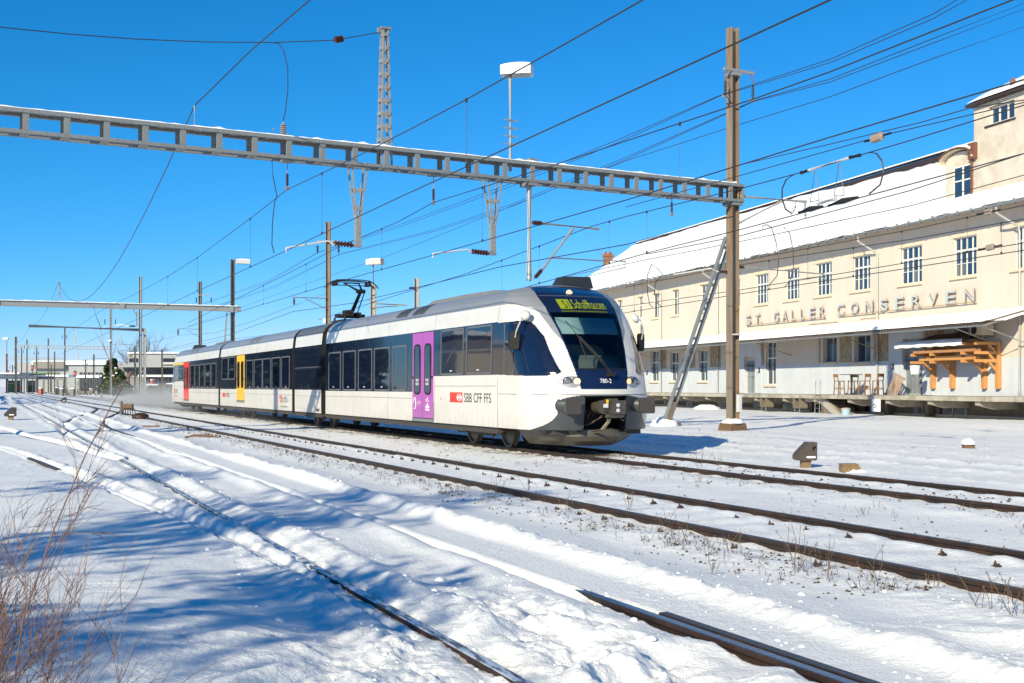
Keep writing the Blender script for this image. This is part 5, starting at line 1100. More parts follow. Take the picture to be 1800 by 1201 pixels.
# cantilevers on the rusty mast
def pm_at(x, y, Y=42.0): return loc(at(x, y, Y))
q = P1.mb(); q.tube([pm_at(1300, 345), pm_at(1418, 355)], .05, 8); q.tube([pm_at(1299, 392), pm_at(1376, 353)], .045, 8); q.tube([pm_at(1400, 354), pm_at(1396, 360)], .02, 5); q.build('cantilever', M['steel'], ms)
insulator(P1, pm_at(1398, 360), pm_at(1392, 375), .06, 5, 'insul', ms); insulator(P1, pm_at(1415, 355), pm_at(1416, 385), .04, 4, 'steeldk', ms)
insulator(P1, pm_at(1297, 469.5), pm_at(1309, 470), .07, 4, 'insul', ms); q = P1.mb(); q.tube([pm_at(1309, 470), pm_at(1447, 482), pm_at(1452, 486)], .03, 6); q.tube([pm_at(1390, 493), pm_at(1442, 486), pm_at(1455, 494)], .02, 5); q.build('cantilever', M['steel'], ms)
insulator(P1, pm_at(1279, 478), pm_at(1263, 478), .07, 4, 'insul', ms); q = P1.mb(); q.tube([pm_at(1263, 478), pm_at(1249, 472), pm_at(1184, 483)], .025, 6); q.build('cantilever', M['lampbox'], ms)
# hanging loops of wire before the warehouse
for lab, pts in (('dark loop of wire hanging before the warehouse left of the brace', [(1145, 465), (1138, 485), (1138, 515), (1142, 535), (1148, 541)]), ('second dark loop of wire hanging from the same clamp', [(1146, 465), (1158, 474), (1165, 483), (1153, 495), (1150, 515), (1156, 533), (1162, 539)]),
                 ('dark loop of wire hanging before the third upper window', [(1341, 405), (1340, 398), (1347, 395), (1356, 400), (1364, 425), (1369, 455), (1366, 485), (1351, 503)]), ('dark loop of wire hanging beside the first upper window', [(1378, 400), (1388, 410), (1394, 440), (1395, 470), (1388, 495), (1379, 505)])):
    th = Thing('wire_loop', lab, 'overhead wire', onn(*pts[0], 25.6), 't'); q = th.mb(); q.tube([onn(*p, 25.6) for p in pts], .016, 5); q.build('wire', M['wire'], th)

# ------------------------------------------------------------------ warehouse on the right (frame 'b': x = distance from the facade line, y = along it)
NB, BE0, BE1 = 36.5, 30.0, 104.0
WH = Thing('warehouse', 'long cream plastered warehouse with snowy roof, tower and loading deck', 'warehouse', (NB, 65, 0), 'b')
UPW = [(67.48, 69.1), (63.7, 65.35), (60.13, 61.82), (56.32, 58.03), (51.8, 53.6), (47.65, 49.35), (43.4, 45.1), (39.2, 40.9), (71.25, 72.85)]
UPN = [(76.0, 77.2), (80.8, 81.9), (84.4, 85.55), (91.8, 92.9), (95.6, 96.7), (99.2, 100.3)]
LOW = [(84.45, 85.9, 1.83, 4.12, 'w'), (80.85, 82.25, 1.83, 3.95, 'w'), (76.05, 77.4, 1.81, 3.95, 'w'), (69.15, 70.6, 1.02, 3.35, 'd'), (66.5, 67.75, 1.55, 4.18, 'w'), (59.6, 61.05, 2.80, 4.2, 's'), (56.3, 57.85, 2.75, 4.2, 's'), (51.75, 53.4, 1.02, 3.85, 'g'), (47.7, 49.35, 3.45, 4.3, 's'), (87.7, 88.8, 1.02, 3.2, 'd'), (92, 93.2, 1.8, 4.0, 'w'), (96, 97.2, 1.8, 4.0, 'w')]
def wall_panel(mb, x, y0, y1, z0, z1, holes, depth):
    ys = sorted({y0, y1} | {v for h in holes for v in h[:2] if y0 < v < y1}); zs = sorted({z0, z1} | {v for h in holes for v in h[2:4] if z0 < v < z1})
    for i in range(len(ys) - 1):
        for j in range(len(zs) - 1):
            cy, cz = (ys[i] + ys[i + 1]) / 2, (zs[j] + zs[j + 1]) / 2
            if any(h[0] < cy < h[1] and h[2] < cz < h[3] for h in holes): continue
            mb.add([(x, ys[i + 1], zs[j]), (x, ys[i], zs[j]), (x, ys[i], zs[j + 1]), (x, ys[i + 1], zs[j + 1])], [(0, 1, 2, 3)])
    for (a, b_, c, d) in [h[:4] for h in holes]:
        X = x + depth
        mb.add([(x, a, c), (X, a, c), (X, a, d), (x, a, d)], [(0, 1, 2, 3)]); mb.add([(x, b_, c), (x, b_, d), (X, b_, d), (X, b_, c)], [(0, 1, 2, 3)])
        mb.add([(x, a, d), (X, a, d), (X, b_, d), (x, b_, d)], [(0, 1, 2, 3)]); mb.add([(x, a, c), (x, b_, c), (X, b_, c), (X, a, c)], [(0, 1, 2, 3)])
uh = [(a, b_, 6.62, 8.47) for a, b_ in UPW] + [(a, b_, 6.66, 8.5) for a, b_ in UPN] + [(87.55, 88.45, 5.55, 8.45)]
q = WH.mb(); wall_panel(q, NB, BE0, BE1, 4.6, 9.62, uh, .28); uw = q.build('upper_wall', M['plaster'], WH)
lh = [(a, b_, c, d) for a, b_, c, d, k in LOW]
gl_ = [(a, b_, max(c, 1.0), min(d, 2.74)) for a, b_, c, d in lh if c < 2.74]; ul_ = [(a, b_, max(c, 2.74), d) for a, b_, c, d in lh if d > 2.74]
q = WH.mb(); wall_panel(q, NB, BE0, BE1, .95, 2.74, gl_, .30); q.build('painted_wall_base', M['gpaint'], WH)
q = WH.mb(); wall_panel(q, NB, BE0, BE1, 2.74, 4.6, ul_, .30); q.build('lower_wall', M['plaster'], WH)
for a, b_ in ((58.1, 59.3), (54.0, 56.0), (50.0, 51.6), (78.0, 79.6), (74.0, 75.6), (83.0, 84.2), (67.95, 68.9), (61.3, 61.5)): q = WH.mb(); q.box(NB - .012, NB + .02, a, b_, 2.76, 4.3); q.build('bare_plaster_patch', M['plasterpeel'], WH)
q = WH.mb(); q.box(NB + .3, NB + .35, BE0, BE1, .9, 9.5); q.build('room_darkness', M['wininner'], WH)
q = WH.mb(); q.add([(NB, BE1, .0), (NB + 13, BE1, 0), (NB + 13, BE1, 9.6), (NB, BE1, 9.6), (NB + 6.5, BE1, 14.5)], [(0, 3, 4, 2, 1)]); q.add([(NB, BE0, .0), (NB + 13, BE0, 0), (NB + 13, BE0, 9.6), (NB, BE0, 9.6), (NB + 6.5, BE0, 14.5)], [(1, 2, 4, 3, 0)]); q.box(NB + 12.9, NB + 13, BE0, BE1, 0, 9.6); q.build('end_walls', M['plaster'], WH)
# windows
def bwin(a, b_, z0, z1, cols, rows, fm, inset=.16, trim=True, sill=True, half=None, curtain=0):
    x = NB + inset; f = WH.mb(); t = .05
    f.box(x - .03, x + .03, a, a + t, z0, z1).box(x - .03, x + .03, b_ - t, b_, z0, z1).box(x - .03, x + .03, a + t, b_ - t, z1 - t, z1).box(x - .03, x + .03, a + t, b_ - t, z0, z0 + t)
    for i in range(1, cols): y = a + (b_ - a) * i / cols; f.box(x - .028, x + .028, y - .035, y + .035, z0 + t, z1 - t)
    for r_, th in rows: z = z0 + (z1 - z0) * r_; f.box(x - .034, x + .034, a + t, b_ - t, z - th / 2, z + th / 2)
    fo = f.build('window', M[fm], WH)
    ys = [a + (b_ - a) * i / cols for i in range(cols + 1)]; zs = [z0] + [z0 + (z1 - z0) * r_ for r_, _ in rows] + [z1]
    rr = random.Random(int(a * 100))
    for i in range(cols):
        for j in range(len(zs) - 1):
            g = WH.mb(); e = .004 * rr.uniform(-1, 1); e2 = .004 * rr.uniform(-1, 1)
            g.add([(x + e, ys[i + 1], zs[j]), (x - e, ys[i], zs[j]), (x - e + e2, ys[i], zs[j + 1]), (x + e + e2, ys[i + 1], zs[j + 1])], [(0, 1, 2, 3)]); g.build('pane', M[rr.choice(('winglass', 'winglass', 'winglass', 'winglass3', 'winglass2' if j == 0 else 'winglass3'))], fo)
    if sill: s = WH.mb(); s.box(NB - .10, NB + .14, a - .08, b_ + .22, z0 - .13, z0 - .002); s.build('sill', M['trim'], fo)
    if trim:
        s = WH.mb(); s.box(NB - .03, NB + .02, a - .1, b_ + .16, z1 + .002, z1 + .16); s.build('lintel', M['trim'], fo)
    if curtain: s = WH.mb(); s.box(x + .07, x + .09, a + .06, b_ - .06 - (b_ - a) * .5 * (1 - curtain), z0 + .05, z1 - .5); s.build('curtain', M['curtain'], fo)
for a, b_ in UPW: bwin(a, b_ - .0, 6.62, 8.47, 4, ((.33, .03), (.66, .09)), 'wframe', .15)
for i, (a, b_) in enumerate(UPN): bwin(a, b_, 6.66, 8.5, 2, ((.66, .06),), 'wframe', .17)
bwin(87.55, 88.45, 5.55, 8.45, 2, ((.36, .5), (.78, .07)), 'wframe', .16, True, True)
for a, b_, z0, z1, k in LOW:
    if k == 'w': bwin(a, b_, z0, z1, 2, ((.62, .08),), 'wframe', .17, False, True, None, .55 if a > 70 else 0)
    elif k == 's': bwin(a, b_, z0, z1, 2, (), 'wframegrey', .24, False, True)
    elif k == 'd':
        q = WH.mb(); q.box(NB + .22, NB + .27, a + .0, b_ - .0, z0, z0 + 2.05); d_ = q.build('door', M['gdoor'], WH)
        q = WH.mb(); q.box(NB + .22, NB + .27, a, b_, z0 + 2.06, z1); q.build('door_infill', M['plaster'], d_)
        q = WH.mb(); q.box(NB + .212, NB + .219, (a + b_) / 2 - .01, (a + b_) / 2 + .01, z0, z0 + 2.05).box(NB + .212, NB + .219, a, b_, z0 + 1.04, z0 + 1.055); q.build('door_gap', M['rubber'], d_)
        q = WH.mb(); q.tube([(NB + .15, a + .62, z0 + 1.0), (NB + .15, a + .5, z0 + 1.0)], .02, 5); q.build('handle', M['rubber'], d_)
    elif k == 'g':
        q = WH.mb(); q.box(NB + .2, NB + .27, a, b_, z0, z1); d_ = q.build('door', M['gdoor'], WH)
        for y0, y1, c0, c1 in ((a + .08, (a + b_) / 2 - .04, z0 + .12, z0 + 1.3), ((a + b_) / 2 + .04, b_ - .08, z0 + .12, z0 + 1.3), (a + .08, (a + b_) / 2 - .04, z0 + 1.4, z0 + 2.3), ((a + b_) / 2 + .04, b_ - .08, z0 + 1.4, z0 + 2.3)):
            q = WH.mb(); q.box(NB + .18, NB + .205, y0, y1, c0, c1); q.build('door_panel', M['gutter'], d_)
# painted door surrounds, blind box and wall fittings
q = WH.mb(); q.box(NB - .03, NB + .02, 53.42, 54.6, 1.02, 4.25).box(NB - .03, NB + .02, 51.73, 53.42, 3.86, 4.25); q.build('door_surround', M['gpaint'], WH)
q = WH.mb(); q.box(NB - .03, NB + .02, 50.9, 51.73, 1.02, 2.74); q.build('door_surround', M['gpaint'], WH)
q = WH.mb(); q.box(NB - .03, NB + .02, 70.62, 71.6, 1.02, 3.45).box(NB - .03, NB + .02, 68.3, 69.13, 1.02, 3.45).box(NB - .10, NB + .02, 68.3, 71.6, 3.42, 4.2); q.build('door_surround', M['gpaint'], WH)
for y, z in ((54.2, 2.45), (68.55, 2.45), (86.6, 2.5)): q = WH.mb(); q.box(NB - .10, NB - .03, y - .09, y + .09, z - .14, z + .14); w_ = q.build('wall_lamp', M['sigblack'], WH); q = WH.mb(); q.box(NB - .112, NB - .098, y - .05, y + .05, z - .09, z + .09); q.build('lamp_glass', M['lampbox'], w_)
q = WH.mb()
for y, z, w, h in ((55.6, 5.05, 1.6, .02), (59.5, 5.02, 3.0, .02)): q.box(NB - .04, NB, y, y + w, z, z + h)
q.build('wall_conduit', M['pipebrown'], WH)
# sign letters, one by one
def sign(word, ya, yb, z0, z1):
    n = len(word); step = (ya - yb) / n
    for i, ch in enumerate(word):
        w = step * (.54 if ch not in '.IL' else .42); 
        if ch == '.': w = .09
        U, V = Vector((0, -1, 0)), Vector((0, 0, 1)); y = ya - step * i - (step * .1 if ch != '.' else -step * .25)
        b_ = WH.mb(); letters(b_, ch, (NB - .12, y, z0), U, V, w, (z1 - z0) if ch != '.' else .1, .05); lo = b_.build('sign_letter', M['letterback'], WH)
        b_ = WH.mb(); letters(b_, ch, (NB - .174, y, z0), U, V, w, (z1 - z0) if ch != '.' else .1, .003); b_.build('letter_face', M['letter'], lo)
sign('ST.', 70.25, 66.6, 5.38, 5.97); sign('GALLER', 66.55, 60.25, 5.38, 5.97); sign('CONSERVEN', 59.45, 47.1, 5.38, 5.97)
q = WH.mb()
for y0, y1 in ((60.6, 70.1), (54.8, 59.3), (47.5, 54.6)): q.box(NB - .16, NB - .10, y0, y1, 5.32, 5.355)
q.build('sign_rail', M['pipebrown'], WH)
# eave, gutter, roof and its snow
EX, EZ, RX, RZ = NB - .95, 9.5, NB + 6.5, 14.62
q = WH.mb(); q.add([(EX, BE0, EZ - .08), (EX, BE1 + .4, EZ - .08), (NB + .02, BE1 + .4, 9.62), (NB + .02, BE0, 9.62)], [(0, 1, 2, 3)]); q.build('soffit', M['soffit'], WH)
q = WH.mb(); q.add([(EX - .02, BE0, EZ), (EX - .02, BE1 + .4, EZ), (RX, BE1 + .4, RZ), (RX, BE0, RZ), (RX + 7.5, BE1 + .4, EZ), (RX + 7.5, BE0, EZ)], [(3, 2, 1, 0), (5, 4, 2, 3)]); q.box(EX, EX + .05, BE0, BE1 + .4, EZ - .09, EZ - .004); q.build('roof', M['tiles'], WH)
def snow_top(u): return .10 * min(1, u / .12)
q = WH.mb(); rows = []; rr = random.Random(2)
for i in range(61):
    u = i / 60; row = []
    for j in range(150):
        y = BE0 + (BE1 + .42 - BE0) * j / 149; lim = .975 - (.075 * (.5 + .5 * math.sin(y * .55 + 1) * math.sin(y * .23)) * rr.uniform(.55, 1.0) + .085) * (1.0 if y < 66 else max(.12, 1 - (y - 66) / 9))
        uu = u * lim; x = EX - .04 + (RX - EX) * uu; z = EZ + (RZ - EZ) * uu; h = .16 * min(1, u * 14 + .5) * (1 if u < .985 else .15) + .02 * math.sin(y * 2.1 + u * 9) + .03 * math.sin(u * 21 + y * .35)
        row.append((x, y, z + h))
    rows.append(row)
rows[0] = [(p[0] + .05 * math.sin(p[1] * 1.7) * math.sin(p[1] * .31), p[1], p[2] + .035 * math.sin(p[1] * .9) * math.sin(p[1] * 2.3 + 1)) for p in rows[0]]
rows.insert(0, [(p[0] + .03, p[1], p[2] - .09 - .03 * rr.random()) for p in rows[0]])
q.grid([r_[::-1] for r_ in rows]); q.build('roof_snow', M['roofsnow'], WH, True)
q = WH.mb(); q.tube([(RX, BE0, RZ + .06), (RX, BE1 + .4, RZ + .06)], .13, 8); q.build('ridge_cap', M['tiles'], WH)
q = WH.mb(); q.box(RX - .10, RX + .12, BE0, BE1 + .4, RZ + .13, RZ + .20); q.build('ridge_snow', M['snow'], WH)
q = WH.mb(); q.tube([(EX - .08, BE0, EZ - .10), (EX - .08, BE1 + .4, EZ - .10)], .085, 8)
y = BE0 + .5
while y < BE1: q.box(EX - .17, EX + .02, y - .015, y + .015, EZ - .19, EZ + .03); y += .95
q.build('gutter', M['gutter'], WH)
def downpipe(y, zlow, m2):
    q = WH.mb(); q.tube([(EX - .06, y, EZ - .18), (EX - .06, y, EZ - .42), (EX + .1, y - .05, EZ - .55), (NB - .14, y - .35, EZ - 1.05), (NB - .10, y - .38, EZ - 1.3), (NB - .10, y - .38, 4.75)], .055, 8); p_ = q.build('downpipe', M['pipe'], WH)
    q = WH.mb(); q.tube([(NB - .10, y - .38, 4.6), (NB - .10, y - .38, zlow)], .055, 8); q.build('downpipe_lower', M[m2], p_)
downpipe(84.15, 1.0, 'pipe'); downpipe(74.65, 1.0, 'pipe'); downpipe(55.9, 1.0, 'pipe'); downpipe(45.0, 1.0, 'pipe'); downpipe(95.3, 1.0, 'pipe')
# dormer with arched top and its window
q = WH.mb(); pts = [(47.95, 9.75), (50.05, 9.75), (50.05, 12.05)] + [(49.0 + 1.05 * math.cos(t), 12.05 + .62 * math.sin(t)) for t in [math.pi * (1 - 0) * k / 10 for k in range(1, 10)]] + [(47.95, 12.05)]
pts = [(47.95, 9.75), (50.05, 9.75), (50.05, 12.1)] + [(49.0 + 1.05 * math.cos(math.pi * k / 10), 12.1 + .44 * math.sin(math.pi * k / 10)) for k in range(1, 10)] + [(47.95, 12.1)]
q.prism(pts[::-1], lambda u, v, t: (t, u, v), NB + .1, NB + 4.0); dm = q.build('dormer', M['plasterold'], WH)
q = WH.mb(); arc = [(49.0 + 1.22 * math.cos(math.pi * k / 12), 12.1 + .52 * math.sin(math.pi * k / 12)) for k in range(13)]
q.grid([[(NB - .22, u, v) for u, v in arc], [(NB + 4, u, v) for u, v in arc]]); q.build('dormer_eave', M['trim'], dm); q = WH.mb(); q.grid([[(NB - .23, u, v + .10) for u, v in arc], [(NB - .23, u, v + .03) for u, v in arc]]); q.grid([[(NB + 4, u, v + .10) for u, v in arc], [(NB - .22, u, v + .10) for u, v in arc]]); q.build('dormer_roof', M['copper'], dm)
q = WH.mb(); arc2 = arc[2:11]; q.grid([[(NB - .15, u, v + .105) for u, v in arc2], [(NB - .1, u, v + .20) for u, v in arc2], [(NB + 4, u, v + .22) for u, v in arc2]][::-1]); q.build('dormer_snow', M['snow'], dm, True)
def bwin2(a, b_, z0, z1, cols, rows, xf, nm):
    q = WH.mb(); q.box(xf - .03, xf + .04, a, a + .08, z0, z1).box(xf - .03, xf + .04, b_ - .08, b_, z0, z1).box(xf - .03, xf + .04, a, b_, z1 - .07, z1).box(xf - .03, xf + .04, a, b_, z0, z0 + .07)
    for i in range(1, cols): y = a + (b_ - a) * i / cols; q.box(xf - .035, xf + .035, y - .04, y + .04, z0, z1)
    for r_ in rows: z = z0 + (z1 - z0) * r_; q.box(xf - .034, xf + .034, a, b_, z - .03, z + .03)
    w_ = q.build('window', M['wframe'], WH)
    ys = [a + (b_ - a) * i / cols for i in range(cols + 1)]; zs = [z0] + [z0 + (z1 - z0) * r_ for r_ in rows] + [z1]
    for i in range(cols):
        for j in range(len(zs) - 1): g = WH.mb(); g.add([(xf, ys[i + 1], zs[j]), (xf, ys[i], zs[j]), (xf, ys[i], zs[j + 1]), (xf, ys[i + 1], zs[j + 1])], [(0, 1, 2, 3)]); g.build('pane', M['winglass'], w_)
bwin2(47.98, 49.42, 10.0, 11.85, 2, (.62,), NB + .08, 'window')
# tower at the right
q = WH.mb(); wall_panel(q, NB + .1, 36.0, 47.96, 9.3, 14.42, [(45.2, 46.95, 13.35, 14.18)], .3); q.add([(NB + .1, 47.96, 9.3), (NB + 5, 47.96, 9.3), (NB + 5, 47.96, 14.42), (NB + .1, 47.96, 14.42)], [(0, 3, 2, 1)]); tw = q.build('tower', M['plasterold'], WH)
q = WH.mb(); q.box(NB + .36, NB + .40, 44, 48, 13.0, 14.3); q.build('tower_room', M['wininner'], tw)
bwin2(45.22, 46.93, 13.37, 14.16, 3, (), NB + .28, 'window')
q = WH.mb(); q.box(NB + .03, NB + .3, 45.1, 47.15, 13.28, 13.345); q.build('tower_window_sill', M['tiles'], tw)
q = WH.mb(); q.add([(NB - .22, 36, 14.42), (NB - .22, 48.2, 14.42), (NB + 5, 48.2, 14.42), (NB + 5, 36, 14.42), (NB - .22, 36, 14.52), (NB - .22, 48.2, 14.52), (NB + 3, 45.5, 16.2), (NB + 3, 36, 16.2)], [(0, 3, 2, 1), (0, 1, 5, 4), (4, 5, 6, 7), (1, 2, 6, 5)]); q.build('tower_roof', M['tiles'], tw)
q = WH.mb(); q.grid([[(NB - .20 + 3.18 * u, y, 14.56 + 1.66 * u + .12 * min(1, 4 * u + .3)) for y in (36, 40, 44, 48.15 - 2.6 * u)] for u in (0, .05, .2, .5, .8, 1.0)]); q.build('tower_roof_snow', M['snow'], tw, True)
q = WH.mb(); q.box(NB + .0, NB + .3, 47.98, 48.1, 9.8, 12.0).box(NB - .1, NB + .35, 47.7, 48.15, 12.0, 12.75); q.build('rainwater_hopper', M['copper'], tw)
q = WH.mb(); q.lathe((NB + .35, 45.6, 14.95), [(.18, 0), (.18, .12), (.03, .3)], 4); q.build('roof_finial', M['copper'], tw)
# chimney on the lower wing behind
CH = Thing('chimney', 'small brick chimney beyond the warehouse\'s far roof end', 'chimney', (NB + 4, 110, 0), 'b')
c = at(1069, 460, 118); a_ = (NB + 4, 110)
q = MB(); q.v = []; CHo = Thing('annex', 'low snow-roofed wing behind the warehouse, carrying a brick chimney', 'building', (c.x, c.y, 0))
bpy.data.objects.remove(CH.o)
q = CHo.mb(); q.box(c.x - 5, c.x + 6, c.y - .5, c.y + 8, -.2, 9); q.build('wall', M['plaster'], CHo); q = CHo.mb(); q.prism([(c.x - 5.3, 9.0), (c.x + 6.3, 9.0), (c.x + .5, 12.0)], lambda u, v, t: (u, t, v), c.y - .8, c.y + 8); q.build('roof', M['snow'], CHo)
q = CHo.mb(); q.box(c.x - .45, c.x + .45, c.y - .4, c.y + .5, 9, c.z + .75); ch_ = q.build('chimney', M['brick'], CHo); q = CHo.mb(); q.box(c.x - .52, c.x + .52, c.y - .47, c.y + .57, c.z + .45, c.z + .62); q.build('chimney_cap', M['brick'], ch_)
for dx in (-.25, .2): q = CHo.mb(); q.lathe((c.x + dx, c.y, c.z + .75), [(.14, 0), (.12, .22)], 8); q.build('chimney_pot', M['brick'], ch_)
# canopy with corrugated sheet, snow and struts
CN = Thing('canopy', 'corrugated loading-bay canopy with thick snow along the warehouse wall', 'canopy', (NB - 1.2, 70, 4.2), 'b')
cy0, cy1, cx0 = 44.05, 104, NB - 2.45
q = CN.mb(); rows = [[], []]
n_ = int((cy1 - cy0) / .06)
for i in range(n_ + 1):
    y = cy0 + (cy1 - cy0) * i / n_; dz = .035 * math.cos(2 * math.pi * (y - cy0) / .24)
    rows[0].append((cx0, y, 4.17 + dz)); rows[1].append((NB, y, 4.80 + dz))
q.grid(rows); q.build('corrugated_sheet', M['corr'], CN)
q = CN.mb(); rr = random.Random(8); rows = []
for i, (u, h) in enumerate(((0, .04), (.0, .12), (.03, .19), (.3, .22), (.7, .2), (1, .14))):
    rows.append([(cx0 - .03 + (NB - cx0) * u, cy0 + (cy1 - cy0) * j / 160, 4.17 + .63 * u + h + .012 * rr.random()) for j in range(161)])
rows = [[(p[0] + (1.1 if i > 0 and j == 0 else 0), p[1], p[2] - (.1 if j == 0 and i > 1 else 0)) for j, p in enumerate(r_)] for i, r_ in enumerate(rows)]
q.grid([r_[::-1] for r_ in rows]); q.build('canopy_snow', M['snow'], CN, True)
q = CN.mb(); q.box(cx0 + .12, cx0 + .2, cy0, cy1, 4.02, 4.11); q.build('edge_beam', M['steeldk'], CN)
for y in (cy0 + .1, 46.0, 55.3, 64.6, 74.1, 83.6, 93): 
    q = CN.mb(); q.tube([(cx0 + .2, y + .35, 4.07), (NB - .02, y, 3.28)], .04, 8); q.build('strut', M['pipe' if y < 47 else 'pipebrown'], CN)
    q = CN.mb(); q.beam((cx0 + .2, y, 4.08), (NB, y, 4.68), .07, .08); q.build('rafter', M['steeldk'], CN)
# loading deck with haunched beams, plinth wall
DK = Thing('loading_deck', 'weathered concrete loading deck along the warehouse foot', 'loading deck', (NB - 1.5, 65, 0), 'b')
dx0 = NB - 3.0
q = DK.mb(); q.box(dx0, NB, BE0, BE1, .87, 1.0); q.build('deck_slab', M['deck'], DK)
q = DK.mb(); q.box(dx0 - .02, dx0 + .10, BE0, BE1, .80, .985); q.build('deck_edge', M['deck'], DK)
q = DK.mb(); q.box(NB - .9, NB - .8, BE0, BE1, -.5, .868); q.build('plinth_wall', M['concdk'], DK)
q = DK.mb(); q.box(NB - .93, NB - .9, BE0, BE1, -.5, .12); q.build('plinth_foot', M['trim'], DK)
hb = MB(); hb.prism([(0.1, -.01), (2.1, -.01), (2.1, -.42), (.95, -.42), (.1, -.24)][::-1], lambda u, v, t: (u, t, v), -.16, .16); hbm = hb.mesh('haunched_beam', M['deck'])
for i in range(20): link(hbm, 'haunched_beam', DK, (dx0 - (NB - 1.5), 40.5 + i * 3.3 - 65, .868))
for y, w, z1_ in ((47.2, 1.9, .55), (54.4, 1.0, .6), (62.8, 1.2, .5), (66.5, 1.2, .6), (71.5, 1.1, .6), (76.6, .9, .55), (80.5, .9, .55), (50.5, .7, .8), (58.8, 1.1, .6)):
    q = DK.mb(); q.box(NB - .915, NB - .79, y, y + w, -.1, z1_); wn = q.build('cellar_window', M['fdark'], DK)
    q = DK.mb(); q.box(NB - .935, NB - .91, y - .06, y, -.2, z1_ + .05).box(NB - .935, NB - .91, y + w / 2 - .03, y + w / 2 + .03, -.2, z1_); q.build('window_frame', M['wframegrey'], wn)
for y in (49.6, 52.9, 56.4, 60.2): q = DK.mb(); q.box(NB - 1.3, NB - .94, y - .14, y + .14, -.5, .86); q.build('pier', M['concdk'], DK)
ST = Thing('deck_stair', 'short concrete stair flight rising to the loading deck', 'stair', (dx0 + .3, 57.2, -.1), 'b')
q = ST.mb(); q.prism([(54.4, -.3), (54.9, -.3), (56.9, .62), (58.3, .62), (58.3, .98), (56.6, .98)], lambda u, v, t: (t, u, v), dx0 + .25, dx0 + .42); q.build('stair_stringer', M['concrete'], ST)
for k in range(5): q = ST.mb(); q.box(dx0 + .42, dx0 + 1.4, 54.9 + .4 * k, 55.3 + .4 * k, -.2, .12 + .18 * k); q.build('step', M['concdk'], ST)
for y0, lab in ((58.45, 'rusty open steel box frame under the deck by the stair'), (62.2, 'rusty open steel box frame under the deck left of the ladder')):
    t = Thing('steel_bracket', lab, 'bracket', (dx0, y0, 0), 'b'); q = t.mb(); q.box(dx0 - .02, dx0 + .5, y0, y0 + .05, .28, .86).box(dx0 - .02, dx0 + .5, y0 + .62, y0 + .67, .28, .86).box(dx0 - .02, dx0 + .5, y0, y0 + .67, .25, .30); q.build('frame', M['concdk'], t)
    for k in (.08, .56): q = t.mb(); q.tube([(dx0 + .05, y0 + k, -.2), (dx0 + .05, y0 + k, .28)], .03, 6); q.build('leg', M['steel'], t)
LD = Thing('ladder', 'steel ladder leaning on the deck edge below the rusty mast\'s shadow', 'ladder', (dx0 - .1, 56.45, -.1), 'b')
for y in (56.2, 56.66): q = LD.mb(); q.tube([(dx0 - .12, y, -.2), (dx0 - .06, y, 1.75)], .025, 6); q.build('rail', M['steel'], LD)
for k in range(5): q = LD.mb(); q.tube([(dx0 - .11 + .005 * k, 56.2, .05 + .24 * k), (dx0 - .11 + .005 * k, 56.66, .05 + .24 * k)], .018, 5); q.build('rung', M['steel'], LD)
# things on and around the deck
def stool(y, x, ry, lab):
    t = Thing('bar_stool', lab, 'bar stool', (x, y, 1.0), 'b', 'bar stools on the loading deck'); t.o.rotation_euler.z += ry
    def bx(*a): 
        m_ = MB(); m_.box(*a); return m_
    for sx in (-.18, .18):
        for sy in (-.18, .18): m_ = MB(); m_.beam((sx * 1.1, sy * 1.1, 0), (sx * .95, sy * .95, .72 if sy < 0 or True else .7), .04, .04); m_.build('leg', M['stool'], t)
    bx(-.2, .2, -.2, .2, .70, .74).build('seat', M['stool'], t)
    for sx in (-.17, .17): m_ = MB(); m_.beam((sx, .19, .72), (sx, .24, 1.08), .035, .035); m_.build('back_post', M['stool'], t)
    bx(-.2, .2, .215, .24, .92, 1.09).build('backrest', M['stool'], t)
    for z, sy in ((.28, -.19), (.28, .19)): bx(-.19, .19, sy - .015, sy + .015, z, z + .035).build('stretcher', M['stool'], t)
    for sx in (-.19, .19): bx(sx - .015, sx + .015, -.19, .19, .34, .37).build('stretcher', M['stool'], t)
stool(57.15, NB - 1.35, R(95), 'wooden bar stool seen side-on, leftmost of four on the deck'); stool(56.45, NB - .95, R(180), 'wooden bar stool behind the tall table, second from left'); stool(54.95, NB - 1.2, R(190), 'wooden bar stool right of the tall table, third from left'); stool(53.85, NB - 1.15, R(185), 'wooden bar stool beside the leaning pallet, rightmost of four')
t = Thing('bar_table', 'tall square table on a thin pedestal among the bar stools', 'table', (NB - 1.35, 56.0, 1.0), 'b')
q = t.mb(); q.box(NB - 1.75, NB - .95, 55.55, 56.5, 2.04, 2.08); q.build('table_top', M['frame_grey'], t); q = t.mb(); q.tube([(NB - 1.35, 56.0, 1.02), (NB - 1.35, 56.0, 2.04)], .05, 8); q.build('pedestal', M['sigblack'], t); q = t.mb(); q.lathe((NB - 1.35, 56.0, 1.0), [(.26, 0), (.26, .02), (.06, .04)], 12); q.build('base', M['sigblack'], t)
t = Thing('pallet', 'weathered wooden pallet leaning on the wall beside the stools', 'pallet', (NB - 1.0, 53.0, 1.0), 'b')
U = Vector((0, -.42, 1.12)).normalized(); V = Vector((-.35, .9, .25)); V = (V - U * V.dot(U)).normalized(); O = Vector((NB - .75, 52.75, 1.02)); Nn = U.cross(V)
O = Vector((NB - 1.0, 53.35, 1.0)); U = Vector((.28, -.36, 1.12)).normalized(); V = Vector((.0, -1, -.0)); V = (V - U * V.dot(U)).normalized(); Nn = V.cross(U)
for k in range(7): q = t.mb(); c0 = O + V * (k * .140 + .02); q.beam(c0, c0 + U * 1.2, .085, .022, up=Nn); q.build('slat', M['palletw'], t)
